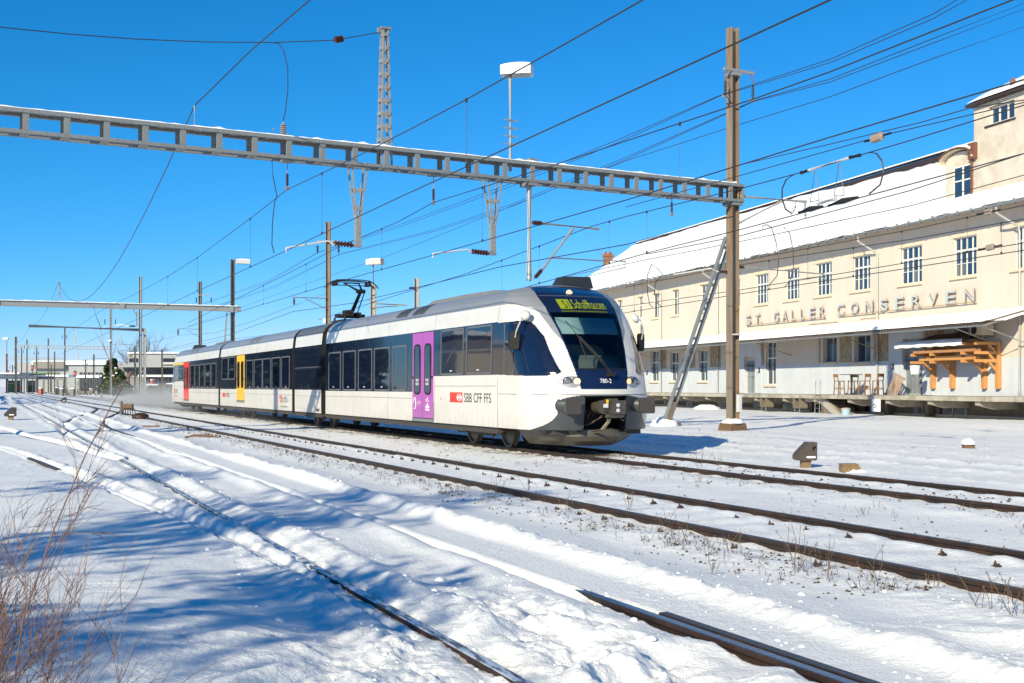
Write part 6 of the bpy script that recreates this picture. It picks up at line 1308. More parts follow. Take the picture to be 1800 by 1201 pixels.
for k in (.06, .6, 1.14): q = t.mb(); c0 = O + U * k - Nn * .07; q.beam(c0, c0 + V * .87, .10, .09, up=Nn); q.build('bearer', M['palletw'], t)
t = Thing('bucket', 'white bucket on a thin pole stand before the steel door', 'bucket', (NB - 1.4, 50.35, 1.0), 'b'); q = t.mb(); q.lathe((NB - 1.4, 50.35, 2.02), [(.20, 0), (.25, .42), (.24, .42), (.19, .03)], 14); q.build('bucket_body', M['wpaint'], t); q = t.mb(); q.tube([(NB - 1.4, 50.55, 1.0), (NB - 1.4, 50.5, 2.05)], .022, 5); q.tube([(NB - 1.4, 50.15, 1.0), (NB - 1.4, 50.2, 2.05)], .022, 5); q.build('stand', M['pipe'], t)
t = Thing('paint_bucket', 'pale blue bucket standing in the snow under the deck', 'bucket', (dx0 - .1, 53.6, -.1), 'b'); q = t.mb(); q.lathe((dx0 - .15, 53.6, -.12), [(.20, 0), (.22, .40), (.23, .42)], 14); q.build('bucket_body', M['bucketblue'], t); q = t.mb(); q.lathe((dx0 - .15, 53.6, .30), [(.235, 0), (.235, .04), (.1, .07)], 14); q.build('lid', M['palletw'], t)
t = Thing('notice_board', 'small white notice board hanging below the deck edge', 'sign', (dx0 - .05, 51.0, .4), 'b'); q = t.mb(); q.box(dx0 - .08, dx0 - .04, 50.75, 51.45, .22, .82); q.build('board', M['wpaint'], t); q = t.mb(); q.tube([(dx0 - .085, 51.4, .5), (dx0 - .085, 51.2, .58), (dx0 - .085, 51.0, .48), (dx0 - .085, 51.25, .4)], .02, 5); q.build('drawing', M['fgreen'], t)
t = Thing('snow_heap', 'lump of snow in front of the cellar windows', 'snow heap', (dx0 - .1, 69.3, -.1), 'b'); q = t.mb(); lumpy(q, (dx0 - .2, 69.4, -.1), .9, .4, 4); q.build('heap', M['snow'], t, True)
# timber cantilever racks with boards and a white tarpaulin
TK = Thing('timber_rack', 'orange timber wall rack holding planks and a white tarpaulin', 'timber rack', (NB - .6, 48.3, 1.3), 'b')
for y in (50.75, 49.25, 46.95, 46.0):
    q = TK.mb(); q.box(NB - .22, NB - .02, y - .10, y + .10, 1.33, 3.45); po = q.build('post', M['timber'], TK)
    for z in (3.30, 2.88, 2.52):
        q = TK.mb(); q.box(NB - 1.35, NB - .22, y - .07, y + .07, z, z + .13); q.build('arm', M['timber'], po); q = TK.mb(); q.beam((NB - .2, y, z - .42), (NB - .62, y, z), .10, .10); q.build('knee_brace', M['timber'], po)
rr = random.Random(6)
for k, (x, z, y0, y1, w, h, m_) in enumerate(((NB - 1.2, 3.05, 46.4, 50.7, .16, .08, 'timberdk'), (NB - .95, 3.05, 46.2, 51.0, .16, .10, 'timberdk'), (NB - .7, 3.05, 46.4, 50.6, .2, .07, 'board'), (NB - 1.15, 2.69, 46.5, 50.3, .14, .07, 'timber'), (NB - .9, 2.69, 46.3, 50.0, .14, .09, 'timber'), (NB - .65, 2.69, 46.4, 50.4, .16, .06, 'timberdk'), (NB - 1.0, 2.79, 46.6, 49.9, .2, .05, 'board'), (NB - .8, 3.48, 46.6, 50.3, .5, .10, 'board'), (NB - .5, 3.48, 46.8, 50.5, .3, .14, 'timberdk'))):
    t = Thing('plank', ['outer reddish plank on the rack\'s middle arms', 'long reddish plank second on the rack\'s middle arms', 'brown board lying behind the middle planks', 'outer orange plank on the lowest arms', 'inner orange plank on the lowest arms', 'reddish plank nearest the wall on the lowest arms', 'thin brown board on top of the lowest planks', 'wide brown board stack on the top arms under the tarpaulin', 'narrow timber bundle against the wall on the top arms'][k], 'plank', (x, y0, z), 'b', 'planks on the timber rack'); q = t.mb(); q.box(x - w / 2, x + w / 2, y0, y1, z - .04, z + h); q.build('board', M[m_], t)
t = Thing('tarpaulin', 'white tarpaulin sheet draped over the top of the timber rack', 'tarpaulin', (NB - .8, 48.5, 3.5), 'b'); q = t.mb(); q.grid([[(NB - 1.45 + .02 * math.sin(y * 5), y, 3.30 + .02 * math.sin(y * 7)) for y in np.linspace(46.8, 52.0, 24)], [(NB - 1.42 + .02 * math.sin(y * 4), y, 3.60) for y in np.linspace(46.8, 52.0, 24)], [(NB - .95, y, 3.66 + .015 * math.sin(y * 3)) for y in np.linspace(46.8, 52.0, 24)]]); q.build('sheet', M['wpaint'], t, True)
q = t.mb(); q.add([(NB - .95, 46.9, 3.665), (NB - .95, 50.9, 3.665), (NB - .1, 50.6, 3.95), (NB - .1, 47.0, 3.95)], [(0, 1, 2, 3)]); q.build('cover_board', M['board'], t)
t = Thing('air_conditioner', 'beige air-conditioning unit on a wall bracket under the canopy end', 'air conditioner', (NB - .4, 46.6, 3.9), 'b'); q = t.mb(); q.box(NB - .75, NB - .1, 46.3, 47.15, 3.75, 4.25); q.build('casing', M['trim'], t); q = t.mb(); q.lathe((NB - .752, 46.85, 4.0), [(.2, 0), (.2, .01)], 16, (-1, 0, 0)); q.build('fan_grille', M['rubber'], t)
for y in (46.4, 47.0): q = t.mb(); q.box(NB - .7, NB, y - .03, y + .03, 3.68, 3.74); q.beam((NB - .65, y, 3.7), (NB - .02, y, 3.2), .04, .04); q.build('wall_bracket', M['steeldk'], t)

ORD9 = ('first', 'second', 'third', 'fourth', 'fifth', 'sixth', 'seventh', 'last')
# ------------------------------------------------------------------ small trackside things
def dwarf(px, py, Y0, label, m='sigbrown', sc=1.0, rot=0.0, post=.16):
    p = ong(px, py) if Y0 is None else Vector(((px - CX) / F * Y0, Y0, -.12)); z = Hs(p.x, p.y)
    t = Thing('dwarf_signal', label, 'dwarf signal', (p.x, p.y, z), 'w', 'dwarf signals in the snow'); t.o.rotation_euler.z = rot; t.o.scale = (sc,) * 3
    q = MB(); q.box(-.10, .10, -.08, .08, -.15, post); q.build('pedestal', M['boxyellow'], t)
    q = MB(); q.prism([(-.22, post + .04), (-.16, post), (.18, post), (.21, post + .03), (.21, post + .40), (.03, post + .405), (-.22, post + .16)], lambda u, v, k: (u, k, v), -.15, .15); h = q.build('housing', M[m], t)
    q = MB(); q.prism([(-.255, post + .03), (-.20, post + .0), (-.20, post + .17), (-.255, post + .12)], lambda u, v, k: (u, k, v), -.13, .13); q.build('lamp_hood', M[m], h)
    q = MB(); q.add([(x, -.1525, post + z_) for x, z_ in ((-.05, .075), (-.02, .055), (.17, .055), (.17, .098), (-.02, .098))], [(0, 1, 2, 3, 4)]); q.build('number_plate', M['wpaint'], h)
    q = MB(); q.add([(x, -.1522, post + z_) for x, z_ in ((.10, .30), (.19, .30), (.19, .31), (.115, .31), (.115, .24), (.10, .20))], [(0, 1, 2, 3, 4, 5)]); q.build('hatch_edge', M['black'], h)
dwarf(1416, 826, None, 'brown dwarf signal with arrow plate, right of the rusty mast', 'sigbrown', .84, R(8)); dwarf(19, 741, None, 'black dwarf signal nearest the left edge', 'sigblack', 1.0, R(10)); dwarf(112, 709, 108, 'black dwarf signal beside the turnout, left background', 'sigblack', 1.0, R(5)); dwarf(178, 698, 150, 'small raised dwarf signal on a post in front of the evergreen', 'sigblack', .95, 0, .55)
p = ong(1492, 832); z = Hs(p.x, p.y)
t = Thing('junction_box', 'ochre cast-iron junction box half buried in snow right of the dwarf signal', 'junction box', (p.x, p.y, z)); q = MB(); q.prism([(-.14, .12), (.16, .11), (.20, .04), (.16, .06), (.02, .05), (-.01, -.05), (-.12, -.1), (-.15, .05)], lambda u, v, k: (u, k, v), -.12, .12); q.build('housing', M['boxyellow'], t); q = MB(); q.box(-.15, .15, -.13, .13, .12, .15); q.build('lid', M['boxyellow'], t); q = MB(); q.lathe((-.03, -.13, .03), [(.035, -.02), (.035, .05)], 8); q.build('cable_gland', M['boxyellow'], t)
q = MB(); lumpy(q, (.12, -.05, -.06), .25, .12, 6); q.build('snow_heap', M['snow'], t, True)
p = ong(1702, 791); z = Hs(p.x, p.y)
t = Thing('marker_stone', 'mossy marker stone with a round snow cap at far right', 'marker stone', (p.x, p.y, z)); q = MB(); q.box(-.12, .13, -.10, .10, -.2, .14); q.build('stone', M['concbrown'], t); q = MB(); lumpy(q, (0, 0, .15), .16, .12, 2); q.build('snow_cap', M['snow'], t, True)
p = ong(230, 732); z = Hs(p.x, p.y)
t = Thing('point_machine', 'rusty point lever frame with cables beside the turnout', 'point machine', (p.x, p.y, z)); q = MB(); q.box(-.55, -.45, -.1, .1, -.1, .75); q.build('post', M['mastdk'], t); q = MB(); q.box(-.4, .1, -.15, .15, .3, .6); q.build('case', M['concbrown'], t)
for k in range(6): q = MB(); q.tube([(-.3 + .1 * k, -.16, .4), (-.32 + .13 * k, -.3, .15), (-.3 + .12 * k, -.3, -.1)], .025, 5); q.build('cable', M['sigblack'], t)
p = ong(247, 738); t = Thing('rusty_box', 'round rusty track box in the snow by the turnout', 'track box', (p.x, p.y, Hs(p.x, p.y))); q = MB(); q.lathe((0, 0, -.1), [(.36, 0), (.40, .15), (.36, .3), (.15, .38)], 12); q.build('body', M['rail'], t, True)
p = ong(265, 752); t = Thing('timber_offcut', 'dark timber end sticking out of the snow right of the turnout', 'timber', (p.x, p.y, Hs(p.x, p.y))); q = MB(); q.box(-.3, .3, -.1, .1, -.05, .06); q.build('board', M['concbrown'], t)
p = ong(352, 772); t = Thing('timber_offcut', 'dark curved timber end lying in the snow left of the cleared track', 'timber', (p.x, p.y, Hs(p.x, p.y))); q = MB(); q.tube([(-.45, 0, .02), (-.2, 0, .08), (.2, 0, .07), (.5, .05, .0)], .045, 6); q.build('board', M['concbrown'], t)
p = ong(3, 712); t = Thing('snow_heap', 'dark-edged snow heap at the left edge', 'snow heap', (p.x, p.y, -.1)); q = MB(); lumpy(q, (0, 0, -.1), 1.6, .8, 9); q.build('heap', M['snow'], t, True)

# ------------------------------------------------------------------ far background
def fbox(t, name, px0, px1, py0, py1, Y, D, m, parent=None, front=0.0):
    a, c = at(px0, py0, Y), at(px1, py1, Y); q = t.mb(); q.box(a.x, c.x, Y - front, Y + D, c.z, a.z); return q.build(name, M[m], parent or t)
def far(name, label, cat, px, Y): p = at(px, 690, Y); return Thing(name, label, cat, (p.x, Y, -.12))
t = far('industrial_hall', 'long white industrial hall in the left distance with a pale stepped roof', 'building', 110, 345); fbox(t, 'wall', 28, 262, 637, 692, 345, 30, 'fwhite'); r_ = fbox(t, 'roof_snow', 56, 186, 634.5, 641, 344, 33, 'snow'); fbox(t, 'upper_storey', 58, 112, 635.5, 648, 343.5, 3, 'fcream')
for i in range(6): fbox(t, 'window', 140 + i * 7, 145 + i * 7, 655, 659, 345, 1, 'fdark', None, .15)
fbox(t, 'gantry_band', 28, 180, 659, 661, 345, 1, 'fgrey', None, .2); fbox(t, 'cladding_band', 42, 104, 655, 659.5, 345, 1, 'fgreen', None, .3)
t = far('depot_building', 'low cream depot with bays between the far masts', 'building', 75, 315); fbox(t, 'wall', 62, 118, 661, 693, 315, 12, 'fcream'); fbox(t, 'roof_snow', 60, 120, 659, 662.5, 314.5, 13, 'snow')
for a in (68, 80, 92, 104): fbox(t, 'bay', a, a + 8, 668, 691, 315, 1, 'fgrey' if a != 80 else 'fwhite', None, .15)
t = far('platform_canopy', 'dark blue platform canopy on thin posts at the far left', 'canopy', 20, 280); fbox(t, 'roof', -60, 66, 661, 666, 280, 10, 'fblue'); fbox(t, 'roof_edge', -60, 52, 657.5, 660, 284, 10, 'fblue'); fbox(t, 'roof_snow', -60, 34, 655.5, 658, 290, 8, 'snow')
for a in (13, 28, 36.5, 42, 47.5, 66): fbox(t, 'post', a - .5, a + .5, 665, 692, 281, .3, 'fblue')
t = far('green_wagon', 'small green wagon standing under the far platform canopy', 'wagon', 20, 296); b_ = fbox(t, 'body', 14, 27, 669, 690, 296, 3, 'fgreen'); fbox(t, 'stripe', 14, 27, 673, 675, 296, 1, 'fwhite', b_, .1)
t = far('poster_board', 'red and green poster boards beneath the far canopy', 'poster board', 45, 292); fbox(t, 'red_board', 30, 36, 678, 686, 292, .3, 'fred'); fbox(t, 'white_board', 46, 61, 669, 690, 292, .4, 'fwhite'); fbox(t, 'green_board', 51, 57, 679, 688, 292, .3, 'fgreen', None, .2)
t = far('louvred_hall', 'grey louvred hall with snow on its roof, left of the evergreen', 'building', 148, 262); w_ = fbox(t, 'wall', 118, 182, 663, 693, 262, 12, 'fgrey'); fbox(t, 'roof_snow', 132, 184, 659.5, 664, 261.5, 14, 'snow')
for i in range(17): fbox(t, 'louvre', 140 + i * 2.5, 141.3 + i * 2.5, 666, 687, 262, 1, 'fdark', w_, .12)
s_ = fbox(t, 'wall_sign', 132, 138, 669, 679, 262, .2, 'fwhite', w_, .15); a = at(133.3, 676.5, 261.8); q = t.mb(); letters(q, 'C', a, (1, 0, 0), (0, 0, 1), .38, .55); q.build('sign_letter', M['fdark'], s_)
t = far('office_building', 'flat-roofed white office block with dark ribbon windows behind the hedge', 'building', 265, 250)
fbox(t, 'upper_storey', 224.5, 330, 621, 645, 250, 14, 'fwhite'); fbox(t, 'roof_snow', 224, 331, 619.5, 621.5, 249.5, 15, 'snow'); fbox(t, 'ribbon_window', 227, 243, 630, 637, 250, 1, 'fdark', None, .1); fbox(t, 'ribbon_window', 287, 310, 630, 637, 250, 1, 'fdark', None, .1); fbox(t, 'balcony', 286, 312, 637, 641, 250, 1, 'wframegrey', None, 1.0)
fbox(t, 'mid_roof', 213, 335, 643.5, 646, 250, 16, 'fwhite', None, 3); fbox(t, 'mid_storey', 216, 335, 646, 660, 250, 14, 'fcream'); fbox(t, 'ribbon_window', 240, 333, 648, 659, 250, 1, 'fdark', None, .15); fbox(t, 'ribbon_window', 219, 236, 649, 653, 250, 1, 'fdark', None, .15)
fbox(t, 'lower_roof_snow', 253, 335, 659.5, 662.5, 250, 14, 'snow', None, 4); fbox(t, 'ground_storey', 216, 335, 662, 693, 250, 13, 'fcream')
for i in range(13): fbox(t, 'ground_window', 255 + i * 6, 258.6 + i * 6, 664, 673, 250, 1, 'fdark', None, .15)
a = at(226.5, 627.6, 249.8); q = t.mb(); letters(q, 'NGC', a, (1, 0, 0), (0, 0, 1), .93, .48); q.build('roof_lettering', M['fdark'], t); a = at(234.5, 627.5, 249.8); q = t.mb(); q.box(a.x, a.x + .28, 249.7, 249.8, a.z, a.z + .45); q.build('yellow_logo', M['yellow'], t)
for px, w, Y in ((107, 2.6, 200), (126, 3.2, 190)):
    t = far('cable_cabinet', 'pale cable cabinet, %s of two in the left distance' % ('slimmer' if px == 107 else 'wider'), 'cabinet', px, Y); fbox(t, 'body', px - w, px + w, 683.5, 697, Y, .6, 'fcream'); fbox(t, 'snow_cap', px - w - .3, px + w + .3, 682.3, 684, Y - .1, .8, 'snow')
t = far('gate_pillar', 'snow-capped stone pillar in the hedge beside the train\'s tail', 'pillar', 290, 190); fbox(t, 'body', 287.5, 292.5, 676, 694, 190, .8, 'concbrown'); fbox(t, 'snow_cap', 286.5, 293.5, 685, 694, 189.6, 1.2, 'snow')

rr = random.Random(41)
for i, (px, w, y0, m_, lab) in enumerate(((70, 2.2, 683, 'fred', 'small red kiosk box below the far depot bays'), (99, 1.6, 682, 'fdark', 'dark vending cabinet beside the far depot'), (160, 3.0, 684, 'fwhite', 'white utility box before the louvred hall'), (172, 1.5, 680, 'fdark', 'thin dark relay cabinet by the louvred hall'), (232, 4.5, 684, 'fgrey', 'grey container below the office block'), (266, 2.0, 668, 'fred', 'red awning panel at the office ground floor'))):
    t = far('cabinet', lab, 'cabinet', px, 240); b_ = fbox(t, 'body', px - w, px + w, y0, 694, 240, 1.2, m_); fbox(t, 'snow_cap', px - w - .2, px + w + .2, y0 - 1.0, y0 + .1, 239.8, 1.6, 'snow', b_)
for i, px in enumerate((120, 143, 155, 185, 212, 222, 233, 246)):
    p = at(px, 690, 225 + 3 * i); t = Thing('low_scrub', 'low brown leafless scrub below the far buildings, %s from left' % ORD9[i], 'scrub', (p.x, p.y, -.12), 'w', 'scrub along the yard edge'); q = t.mb()
    for k in range(60): a = rr.uniform(0, 6.28); x0, y0 = p.x + rr.gauss(0, 1.1), p.y + rr.gauss(0, .5); q.tube([(x0, y0, -.2), (x0 + rr.gauss(0, .35), y0, rr.uniform(.5, 1.5))], [.03, .012], 3, False)
    q.build('twigs', M['twigdk'], t)
# ------------------------------------------------------------------ vegetation
def leafball(mb, c, rx, ry, rz, n, size, rr):
    for i in range(n):
        while True:
            d = Vector((rr.uniform(-1, 1), rr.uniform(-1, 1), rr.uniform(-1, 1)))
            if .35 < d.length < 1: break
        if rr.random() < .75: d = d.normalized() * rr.uniform(.72, 1.05)
        p = Vector(c) + Vector((d.x * rx, d.y * ry, d.z * rz)); u = Vector((rr.gauss(0, 1), rr.gauss(0, 1), rr.gauss(0, .6))).normalized(); v = u.cross(Vector((rr.gauss(0, 1), rr.gauss(0, 1), rr.gauss(0, 1)))).normalized(); s = size * rr.uniform(.6, 1.4)
        mb.add([p - u * s - v * s * .5, p + u * s * .2 - v * s * .7, p + u * s, p + v * s * .6], [(0, 1, 2, 3)])
def evergreen(label, px, py0, py1, halfpx, Y, m, seed):
    top, bot = at(px, py0, Y), at(px, py1, Y); H = top.z - bot.z; w = halfpx / F * Y; rr = random.Random(seed); t = Thing('evergreen', label, 'tree', (bot.x, Y, bot.z), 'w', 'spruce row left of the view' if 'row' in label else None); q = t.mb(); q.tube([(bot.x, Y, bot.z), (bot.x, Y, top.z - .5)], [.25, .05], 6); q.build('trunk', M['bark'], t)
    q = t.mb()
    for i in range(80):
        f_ = rr.random(); z = bot.z + H * (.08 + .86 * f_); rw = w * (1.0 - .62 * f_ ** 1.6); a = rr.uniform(0, 6.28); k = rr.uniform(.3, 1) * rw * .75
        leafball(q, (bot.x + math.cos(a) * k, Y + math.sin(a) * k, z), rw * .42, rw * .42, H * .10, 70, .26, rr)
    q.build('crown', M[m], t); q = t.mb()
    for i in range(5): a = rr.uniform(0, 6.28); f_ = rr.random(); z = bot.z + H * (.25 + .7 * f_); k = w * (1 - .6 * f_) * .8; lumpy(q, (bot.x + math.cos(a) * k, Y - abs(math.sin(a)) * k, z), .22 * rr.uniform(.6, 1.3), .18, i, 7)
    q.build('snow_patches', M['snow'], t, kind='stuff')
evergreen('dark evergreen tree with bits of snow, behind the slim mast', 197, 632, 692, 21, 205, 'needle', 1); evergreen('lighter bushy evergreen in front of the dark one', 205, 650, 694, 28, 198, 'hedge', 2)
for lab, a, b_, y0, s in (('clipped green hedge with snow on top, left of the train\'s tail', 257, 285, 676, 3), ('small green hedge right beside the train\'s tail', 294, 330, 674, 4)):
    A_, B_ = at(a, y0, 188), at(b_, 695, 188); t = Thing('hedge', lab, 'hedge', ((A_.x + B_.x) / 2, 188, -.12)); rr = random.Random(s); q = t.mb()
    for i in range(16): leafball(q, (rr.uniform(A_.x + .4, B_.x - .4), 188 + rr.uniform(-.5, .5), rr.uniform(B_.z + .4, A_.z - .4)), .6, .6, .5, 70, .15, rr)
    q.build('foliage', M['hedge'], t); q = t.mb(); q.grid([[(x, 187.3, A_.z - .15), (x, 187.6, A_.z + .08 * rr.random()), (x, 188.4, A_.z + .12 * rr.random()), (x, 188.8, A_.z - .15)] for x in np.linspace(A_.x, A_.x + (B_.x - A_.x) * .8, 12)]); q.build('snow_cap', M['snow'], t, True)

def branch(mb, p, d, L_, r, depth, rr, spread=.55, kids=4, up=.15, seg=None):
    n = seg or 4; pts, rs = [p], [r]; dd = d.copy()
    for i in range(n):
        dd = (dd + Vector((rr.gauss(0, .13), rr.gauss(0, .13), rr.gauss(0, .10) + up * .25))).normalized(); pts.append(pts[-1] + dd * L_ / n); rs.append(r * (1 - .75 * (i + 1) / n))
    mb.tube(pts, rs, 5 if r > .02 else 4 if r > .006 else 3, False)
    if depth > 0:
        for k in range(kids):
            f_ = rr.uniform(.25, 1.0); i = min(int(f_ * n), n - 1); q_ = pts[i].lerp(pts[i + 1], f_ * n - i); a = rr.uniform(0, 6.283); ax1, ax2 = perp(dd)
            nd = (dd + (ax1 * math.cos(a) + ax2 * math.sin(a)) * rr.uniform(spread * .6, spread * 1.5) + Vector((0, 0, up))).normalized(); branch(mb, q_, nd, L_ * rr.uniform(.4, .68), max(r * .5 * (1 - .4 * f_), .0012), depth - 1, rr, spread, kids, up, seg)
def bare_tree(label, base, H, r, seed, kids=5, depth=4, m='twigdk', spread=.6, name='bare_tree', cat='tree', lean=(0, 0), group=None):
    rr = random.Random(seed); b_ = Vector(base); t = Thing(name, label, cat, tuple(b_), 'w', group); q = t.mb(); top = b_ + Vector((lean[0], lean[1], H * .45)); q.tube([b_ - Vector((0, 0, .3)), b_.lerp(top, .5) + Vector((rr.gauss(0, .03 * H), 0, 0)), top], [r, r * .85, r * .7], 8, False); q.build('trunk', M['bark'], t)
    q = t.mb()
    for k in range(7): a = 2 * math.pi * (k + rr.random()) / 7; f_ = rr.uniform(.45, 1.0); branch(q, b_.lerp(top, f_), Vector((math.cos(a) * .8, math.sin(a) * .8, rr.uniform(.5, 1.4))).normalized(), H * rr.uniform(.32, .5), r * .5, depth - 1, rr, spread, kids)
    q.build('crown', M[m], t); return t
p = at(243, 690, 285); bare_tree('big bare tree behind the white office block', (p.x, p.y, -.1), 15.5, .40, 11, 6, 4)
p = at(226, 690, 300); bare_tree('smaller bare tree left of the white office block', (p.x, p.y, -.1), 8.5, .22, 12, 6, 4)
# trees and scrub behind the camera on the left, whose shadows lie on the foreground snow
ORD = ('nearest', 'second', 'third', 'fourth', 'fifth', 'sixth', 'seventh', 'eighth', 'ninth')
for i, (x, y, H, r, sd) in enumerate(((-6.4, -3.6, 5.2, .10, 21), (-9.0, -4.0, 6.6, .13, 22), (-14.0, -1.6, 7.4, .15, 27))):
    bare_tree('bare young tree behind the photographer, %s of three' % ORD[i], (x, y, -.1), H, r, sd, 6, 4, 'twigdk', .6, 'bare_tree', 'tree', (0, 0), 'bare trees behind the camera')
def pine(label, x, y, z0, z1, w, n, seed):
    rr = random.Random(seed); t = Thing('pine_tree', label, 'tree', (x, y, -.12), 'w', 'pines behind the camera'); q = t.mb(); q.tube([(x, y, -.3), (x + .1, y, z1 * .5), (x, y, z1)], [.12, .09, .02], 7); q.build('trunk', M['bark'], t); q = t.mb(); l = t.mb()
    for i in range(n):
        f_ = rr.random(); z = z0 + (z1 - z0) * f_; a = rr.uniform(0, 6.283); k = w * (1.05 - .65 * f_) * rr.uniform(.25, 1.0); c = (x + math.cos(a) * k, y + math.sin(a) * k, z); q.tube([(x, y, z - .25), c], [.03, .01], 4, False)
        leafball(l, c, .55, .55, .12, 22, .08, rr)
    q.build('branches', M['bark'], t); l.build('needles', M['needle'], t)
for i, (x, y, z0, z1, w, n) in enumerate(((-7.6, -2.2, 2.6, 6.2, 1.7, 52), (-10.9, -1.6, 4.9, 8.0, 1.9, 50), (-13.2, -3.0, 7.6, 10.6, 1.9, 46), (-11.2, -2.6, 7.6, 10.4, 1.5, 30), (-9.9, 1.2, 2.4, 4.6, 1.3, 26), (-8.9, -5.6, 4.0, 7.6, 1.8, 40), (-15.2, 2.6, 7.2, 9.4, 1.4, 22))): pine('pine tree behind the photographer shading the foreground snow, %s of seven' % ORD[i], x, y, z0, z1, w, n, 70 + i)

# shrub at the left edge, in front
def shrub(label, base, stems, seed, H, m='twig', kids=5, depth=3, fan=None):
    rr = random.Random(seed); b_ = Vector(base); t = Thing('shrub', label, 'shrub', tuple(b_))
    for k in range(stems):
        q = t.mb(); a = fan[0] + (fan[1] - fan[0]) * (k + rr.random()) / stems if fan else rr.uniform(0, 6.28); el = rr.uniform(.85, 1.4)
        d = Vector((math.cos(a) * math.cos(el), math.sin(a) * math.cos(el), math.sin(el))); branch(q, b_ + Vector((rr.gauss(0, .05), rr.gauss(0, .05), 0)), d, H * rr.uniform(.7, 1.1), .0065 * rr.uniform(.7, 1.2), depth, rr, .42, kids, .10, 6); q.build('stem', M[m if rr.random() < .7 else 'twigdk'], t)
    return t
shrub('brown leafless shrub reaching in from the lower left corner', (-1.58, 2.9, -.12), 14, 31, .80, 'twig', 5, 3, (R(-45), R(70)))
shrub('leafless shrub with fine reddish twigs at the left edge, behind the corner shrub', (-2.02, 3.8, -.12), 11, 32, .74, 'twig', 5, 3, (R(-10), R(120)))
shrub('dark dry weed clump at the left edge below the turnout', (-2.45, 5.4, -.1), 8, 33, .6, 'twigdk', 4, 2, (R(0), R(160)))
t = Thing('twig', 'single long bare twig rising across the turnout at left', 'twig', (-1.2, 2.8, -.1)); q = t.mb(); rr = random.Random(3); P_ = [at(20, 1150, 2.9), at(110, 990, 2.95), at(165, 830, 3.0), at(225, 735, 3.0), at(275, 665, 3.05), at(345, 600, 3.1)]
P_ = [Vector((-1.28, 2.85, -.1)), at(40, 1090, 2.9), at(95, 930, 2.95), at(150, 800, 3.0), at(195, 715, 3.0), at(224, 666, 3.05)]
q.tube(P_, [.0026, .0024, .002, .0017, .0014, .0011], 5); q.build('stem', M['twig'], t)
q = t.mb(); q.lathe(at(224, 667, 3.05), [(.0015, 0), (.004, .006), (.0045, .014), (.0015, .022)], 7, (.4, .1, .9)); q.build('bud', M['twig'], t)
for k in range(6): f_ = rr.uniform(.35, .95); i = int(f_ * 5); b0 = P_[i].lerp(P_[min(i + 1, 5)], f_ * 5 - i); q = t.mb(); branch(q, b0, Vector((rr.uniform(-.2, 1), rr.uniform(-.3, .3), rr.uniform(.0, .6))).normalized(), rr.uniform(.08, .18), .0014, 1, rr, .4, 3, 0); q.build('side_twig', M['twig'], t)
# dry weeds along the middle track
def weed(mb, x, y, z, h, n, rr, heads=True, lean=.5):
    for k in range(n):
        a = rr.uniform(0, 6.28); l = rr.uniform(.1, lean); hh = h * rr.uniform(.5, 1.1); p0 = Vector((x + rr.gauss(0, .04), y + rr.gauss(0, .04), z - .02)); d = Vector((math.cos(a) * l, math.sin(a) * l, 1)).normalized(); p1 = p0 + d * hh * .6; p2 = p1 + (d + Vector((rr.gauss(0, .25), rr.gauss(0, .25), -.1))).normalized() * hh * .4
        mb.tube([p0, p1, p2], [.0034, .0028, .0016], 3, False)
        for j in range(rr.randint(1, 3)):
            b0 = p0.lerp(p2, rr.uniform(.5, .95)); e = b0 + Vector((rr.gauss(0, .5), rr.gauss(0, .5), .6)).normalized() * hh * rr.uniform(.1, .25); mb.tube([b0, e], [.0015, .001], 3, False)
            if heads and rr.random() < .4: mb.lathe(e, [(.001, -.003), (.004, .002), (.0035, .007), (.001, .010)], 4, e - b0)
        if heads and rr.random() < .4: mb.lathe(p2, [(.001, -.004), (.005, .002), (.0045, .009), (.001, .013)], 5)
rr = random.Random(17)
BIG = [(930, 872, 'by the rail joint'), (870, 868, ''), (1000, 905, ''), (1105, 905, ''), (1170, 935, ''), (1210, 960, ''), (1290, 980, ''), (1400, 1010, 'tallest'), (1440, 1005, ''), (1530, 1030, ''), (1730, 1080, ''), (1780, 1090, ''), (1230, 835, 'bushy'), (1265, 838, '')]
for k, (px, py, w_) in enumerate(BIG):
    p = ong(px, py, -.1); z = Hs(p.x, p.y); t = Thing('dry_weed', ['dry weed clump beside the cleared track, %s from left' % o for o in ('second', 'first', 'third', 'fourth', 'fifth', 'sixth', 'seventh', 'eighth and tallest', 'ninth', 'tenth', 'eleventh', 'last')][k] if k < 12 else ('wide bare weed bush between the cleared track and the train track' if k == 12 else 'smaller weed right of the wide bush near the train track'), 'weed', (p.x, p.y, z), 'w', 'dry weeds along the track'); q = t.mb(); weed(q, p.x, p.y, z, (.30 if k != 7 else .42) if k < 12 else (.55 if k == 12 else .35), 6 if k != 7 else 10, rr, True, .6); q.build('stalks', M['straw'], t)
q = MB(); raw = []
for i in range(420):
    k = rr.random(); n_ = rr.gauss(6.0, .22) if k < .6 else rr.gauss(10.2, .5) if k < .85 else rr.uniform(14, 24); s_ = 7 + 40 * rr.random() ** 1.5 if k < .85 else rr.uniform(12, 45); raw.append((n_, s_, rr.uniform(.05, .16), 0))
for (x, y, z, h) in settle(raw): weed(q, x, y, z, h, rr.randint(2, 5), rr, rr.random() < .5, .9)
q.build('dry_grass', M['straw'], label='thin dry grass and stubble poking through the snow along the tracks', kind='stuff')
for i, (x, y, h) in enumerate(((-50, 92, 8), (-53.5, 99, 10), (-57, 107, 9), (-61, 116, 11), (-65, 126, 10), (-69.5, 137, 11), (-76, 150, 12), (-83, 166, 12), (-90, 184, 12))):
    px = CX + F * x / y; evergreen('dark spruce left of the view, %s in the row mirrored in the train windows' % ORD[i], px, HY - F * (h - HC) / y, HY + F * 1.6 / y, F * 2.9 / y, y, 'needle', 50 + i)
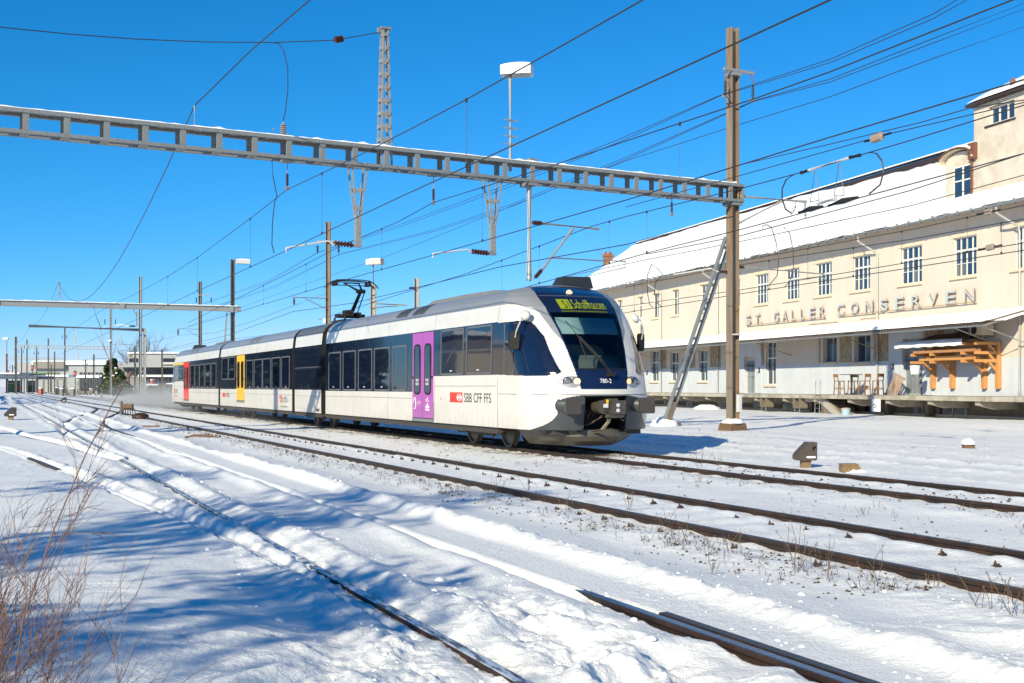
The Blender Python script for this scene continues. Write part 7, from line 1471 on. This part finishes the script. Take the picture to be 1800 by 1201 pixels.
# hall to the left of the view, seen as a reflection in the train windows
t = Thing('goods_hall', 'beige goods hall left of the view, mirrored in the train\'s windows', 'building', (-39.6, 68, 0)); t.o.rotation_euler.z = R(-56.5)
q = MB(); q.box(-6, 0, -16, 1, -.3, 5.2); q.build('wall', M['beige'], t); q = MB(); q.box(-6.3, .9, -16.5, 1.5, 5.2, 5.45); q.build('roof', M['tiles'], t); q = MB(); q.box(-6.2, .8, -16.4, 1.4, 5.45, 5.75); q.build('roof_snow', M['snow'], t)

# powder snow whirled up behind and under the moving train
m = bpy.data.materials.new('powder_snow'); m.use_nodes = True; nt = m.node_tree; N = nt.nodes; L = nt.links; N.clear(); o_ = N.new('ShaderNodeOutputMaterial'); v_ = N.new('ShaderNodeVolumePrincipled'); L.new(v_.outputs[0], o_.inputs['Volume'])
v_.inputs['Color'].default_value = (.95, .96, .98, 1); tc = N.new('ShaderNodeTexCoord'); ns = N.new('ShaderNodeTexNoise'); ns.inputs['Scale'].default_value = .35; ns.inputs['Detail'].default_value = 3; L.new(tc.outputs['Object'], ns.inputs['Vector'])
sx = N.new('ShaderNodeSeparateXYZ'); L.new(tc.outputs['Object'], sx.inputs[0]); hz = N.new('ShaderNodeMapRange'); hz.inputs[1].default_value = 0.0; hz.inputs[2].default_value = 2.6; hz.inputs[3].default_value = 1.0; hz.inputs[4].default_value = 0.0; L.new(sx.outputs[2], hz.inputs[0])
hy_ = N.new('ShaderNodeMapRange'); hy_.inputs[1].default_value = -8; hy_.inputs[2].default_value = 16; hy_.inputs[3].default_value = 0.12; hy_.inputs[4].default_value = 1.0; L.new(sx.outputs[1], hy_.inputs[0])
nr_ = N.new('ShaderNodeMapRange'); nr_.inputs[1].default_value = .38; nr_.inputs[2].default_value = .75; nr_.inputs[3].default_value = 0.0; nr_.inputs[4].default_value = .36; L.new(ns.outputs[0], nr_.inputs[0])
m1 = N.new('ShaderNodeMath'); m1.operation = 'MULTIPLY'; m2 = N.new('ShaderNodeMath'); m2.operation = 'MULTIPLY'; m3 = N.new('ShaderNodeMath'); m3.operation = 'POWER'; m3.inputs[1].default_value = 2.6; L.new(hz.outputs[0], m3.inputs[0]); L.new(nr_.outputs[0], m1.inputs[0]); L.new(m3.outputs[0], m1.inputs[1]); L.new(m1.outputs[0], m2.inputs[0]); L.new(hy_.outputs[0], m2.inputs[1]); L.new(m2.outputs[0], v_.inputs['Density'])
t = MB((NT, 70, -.1)); t.box(NT - 2.6, NT + 6.0, 46, 125, -.3, 2.5); o_ = t.build('snow_spray', m, label='thin cloud of powder snow whirled up around the train tail', kind='stuff'); o_.location = W('t', (NT, 70, -.1)); o_.rotation_euler = (0, 0, AT)
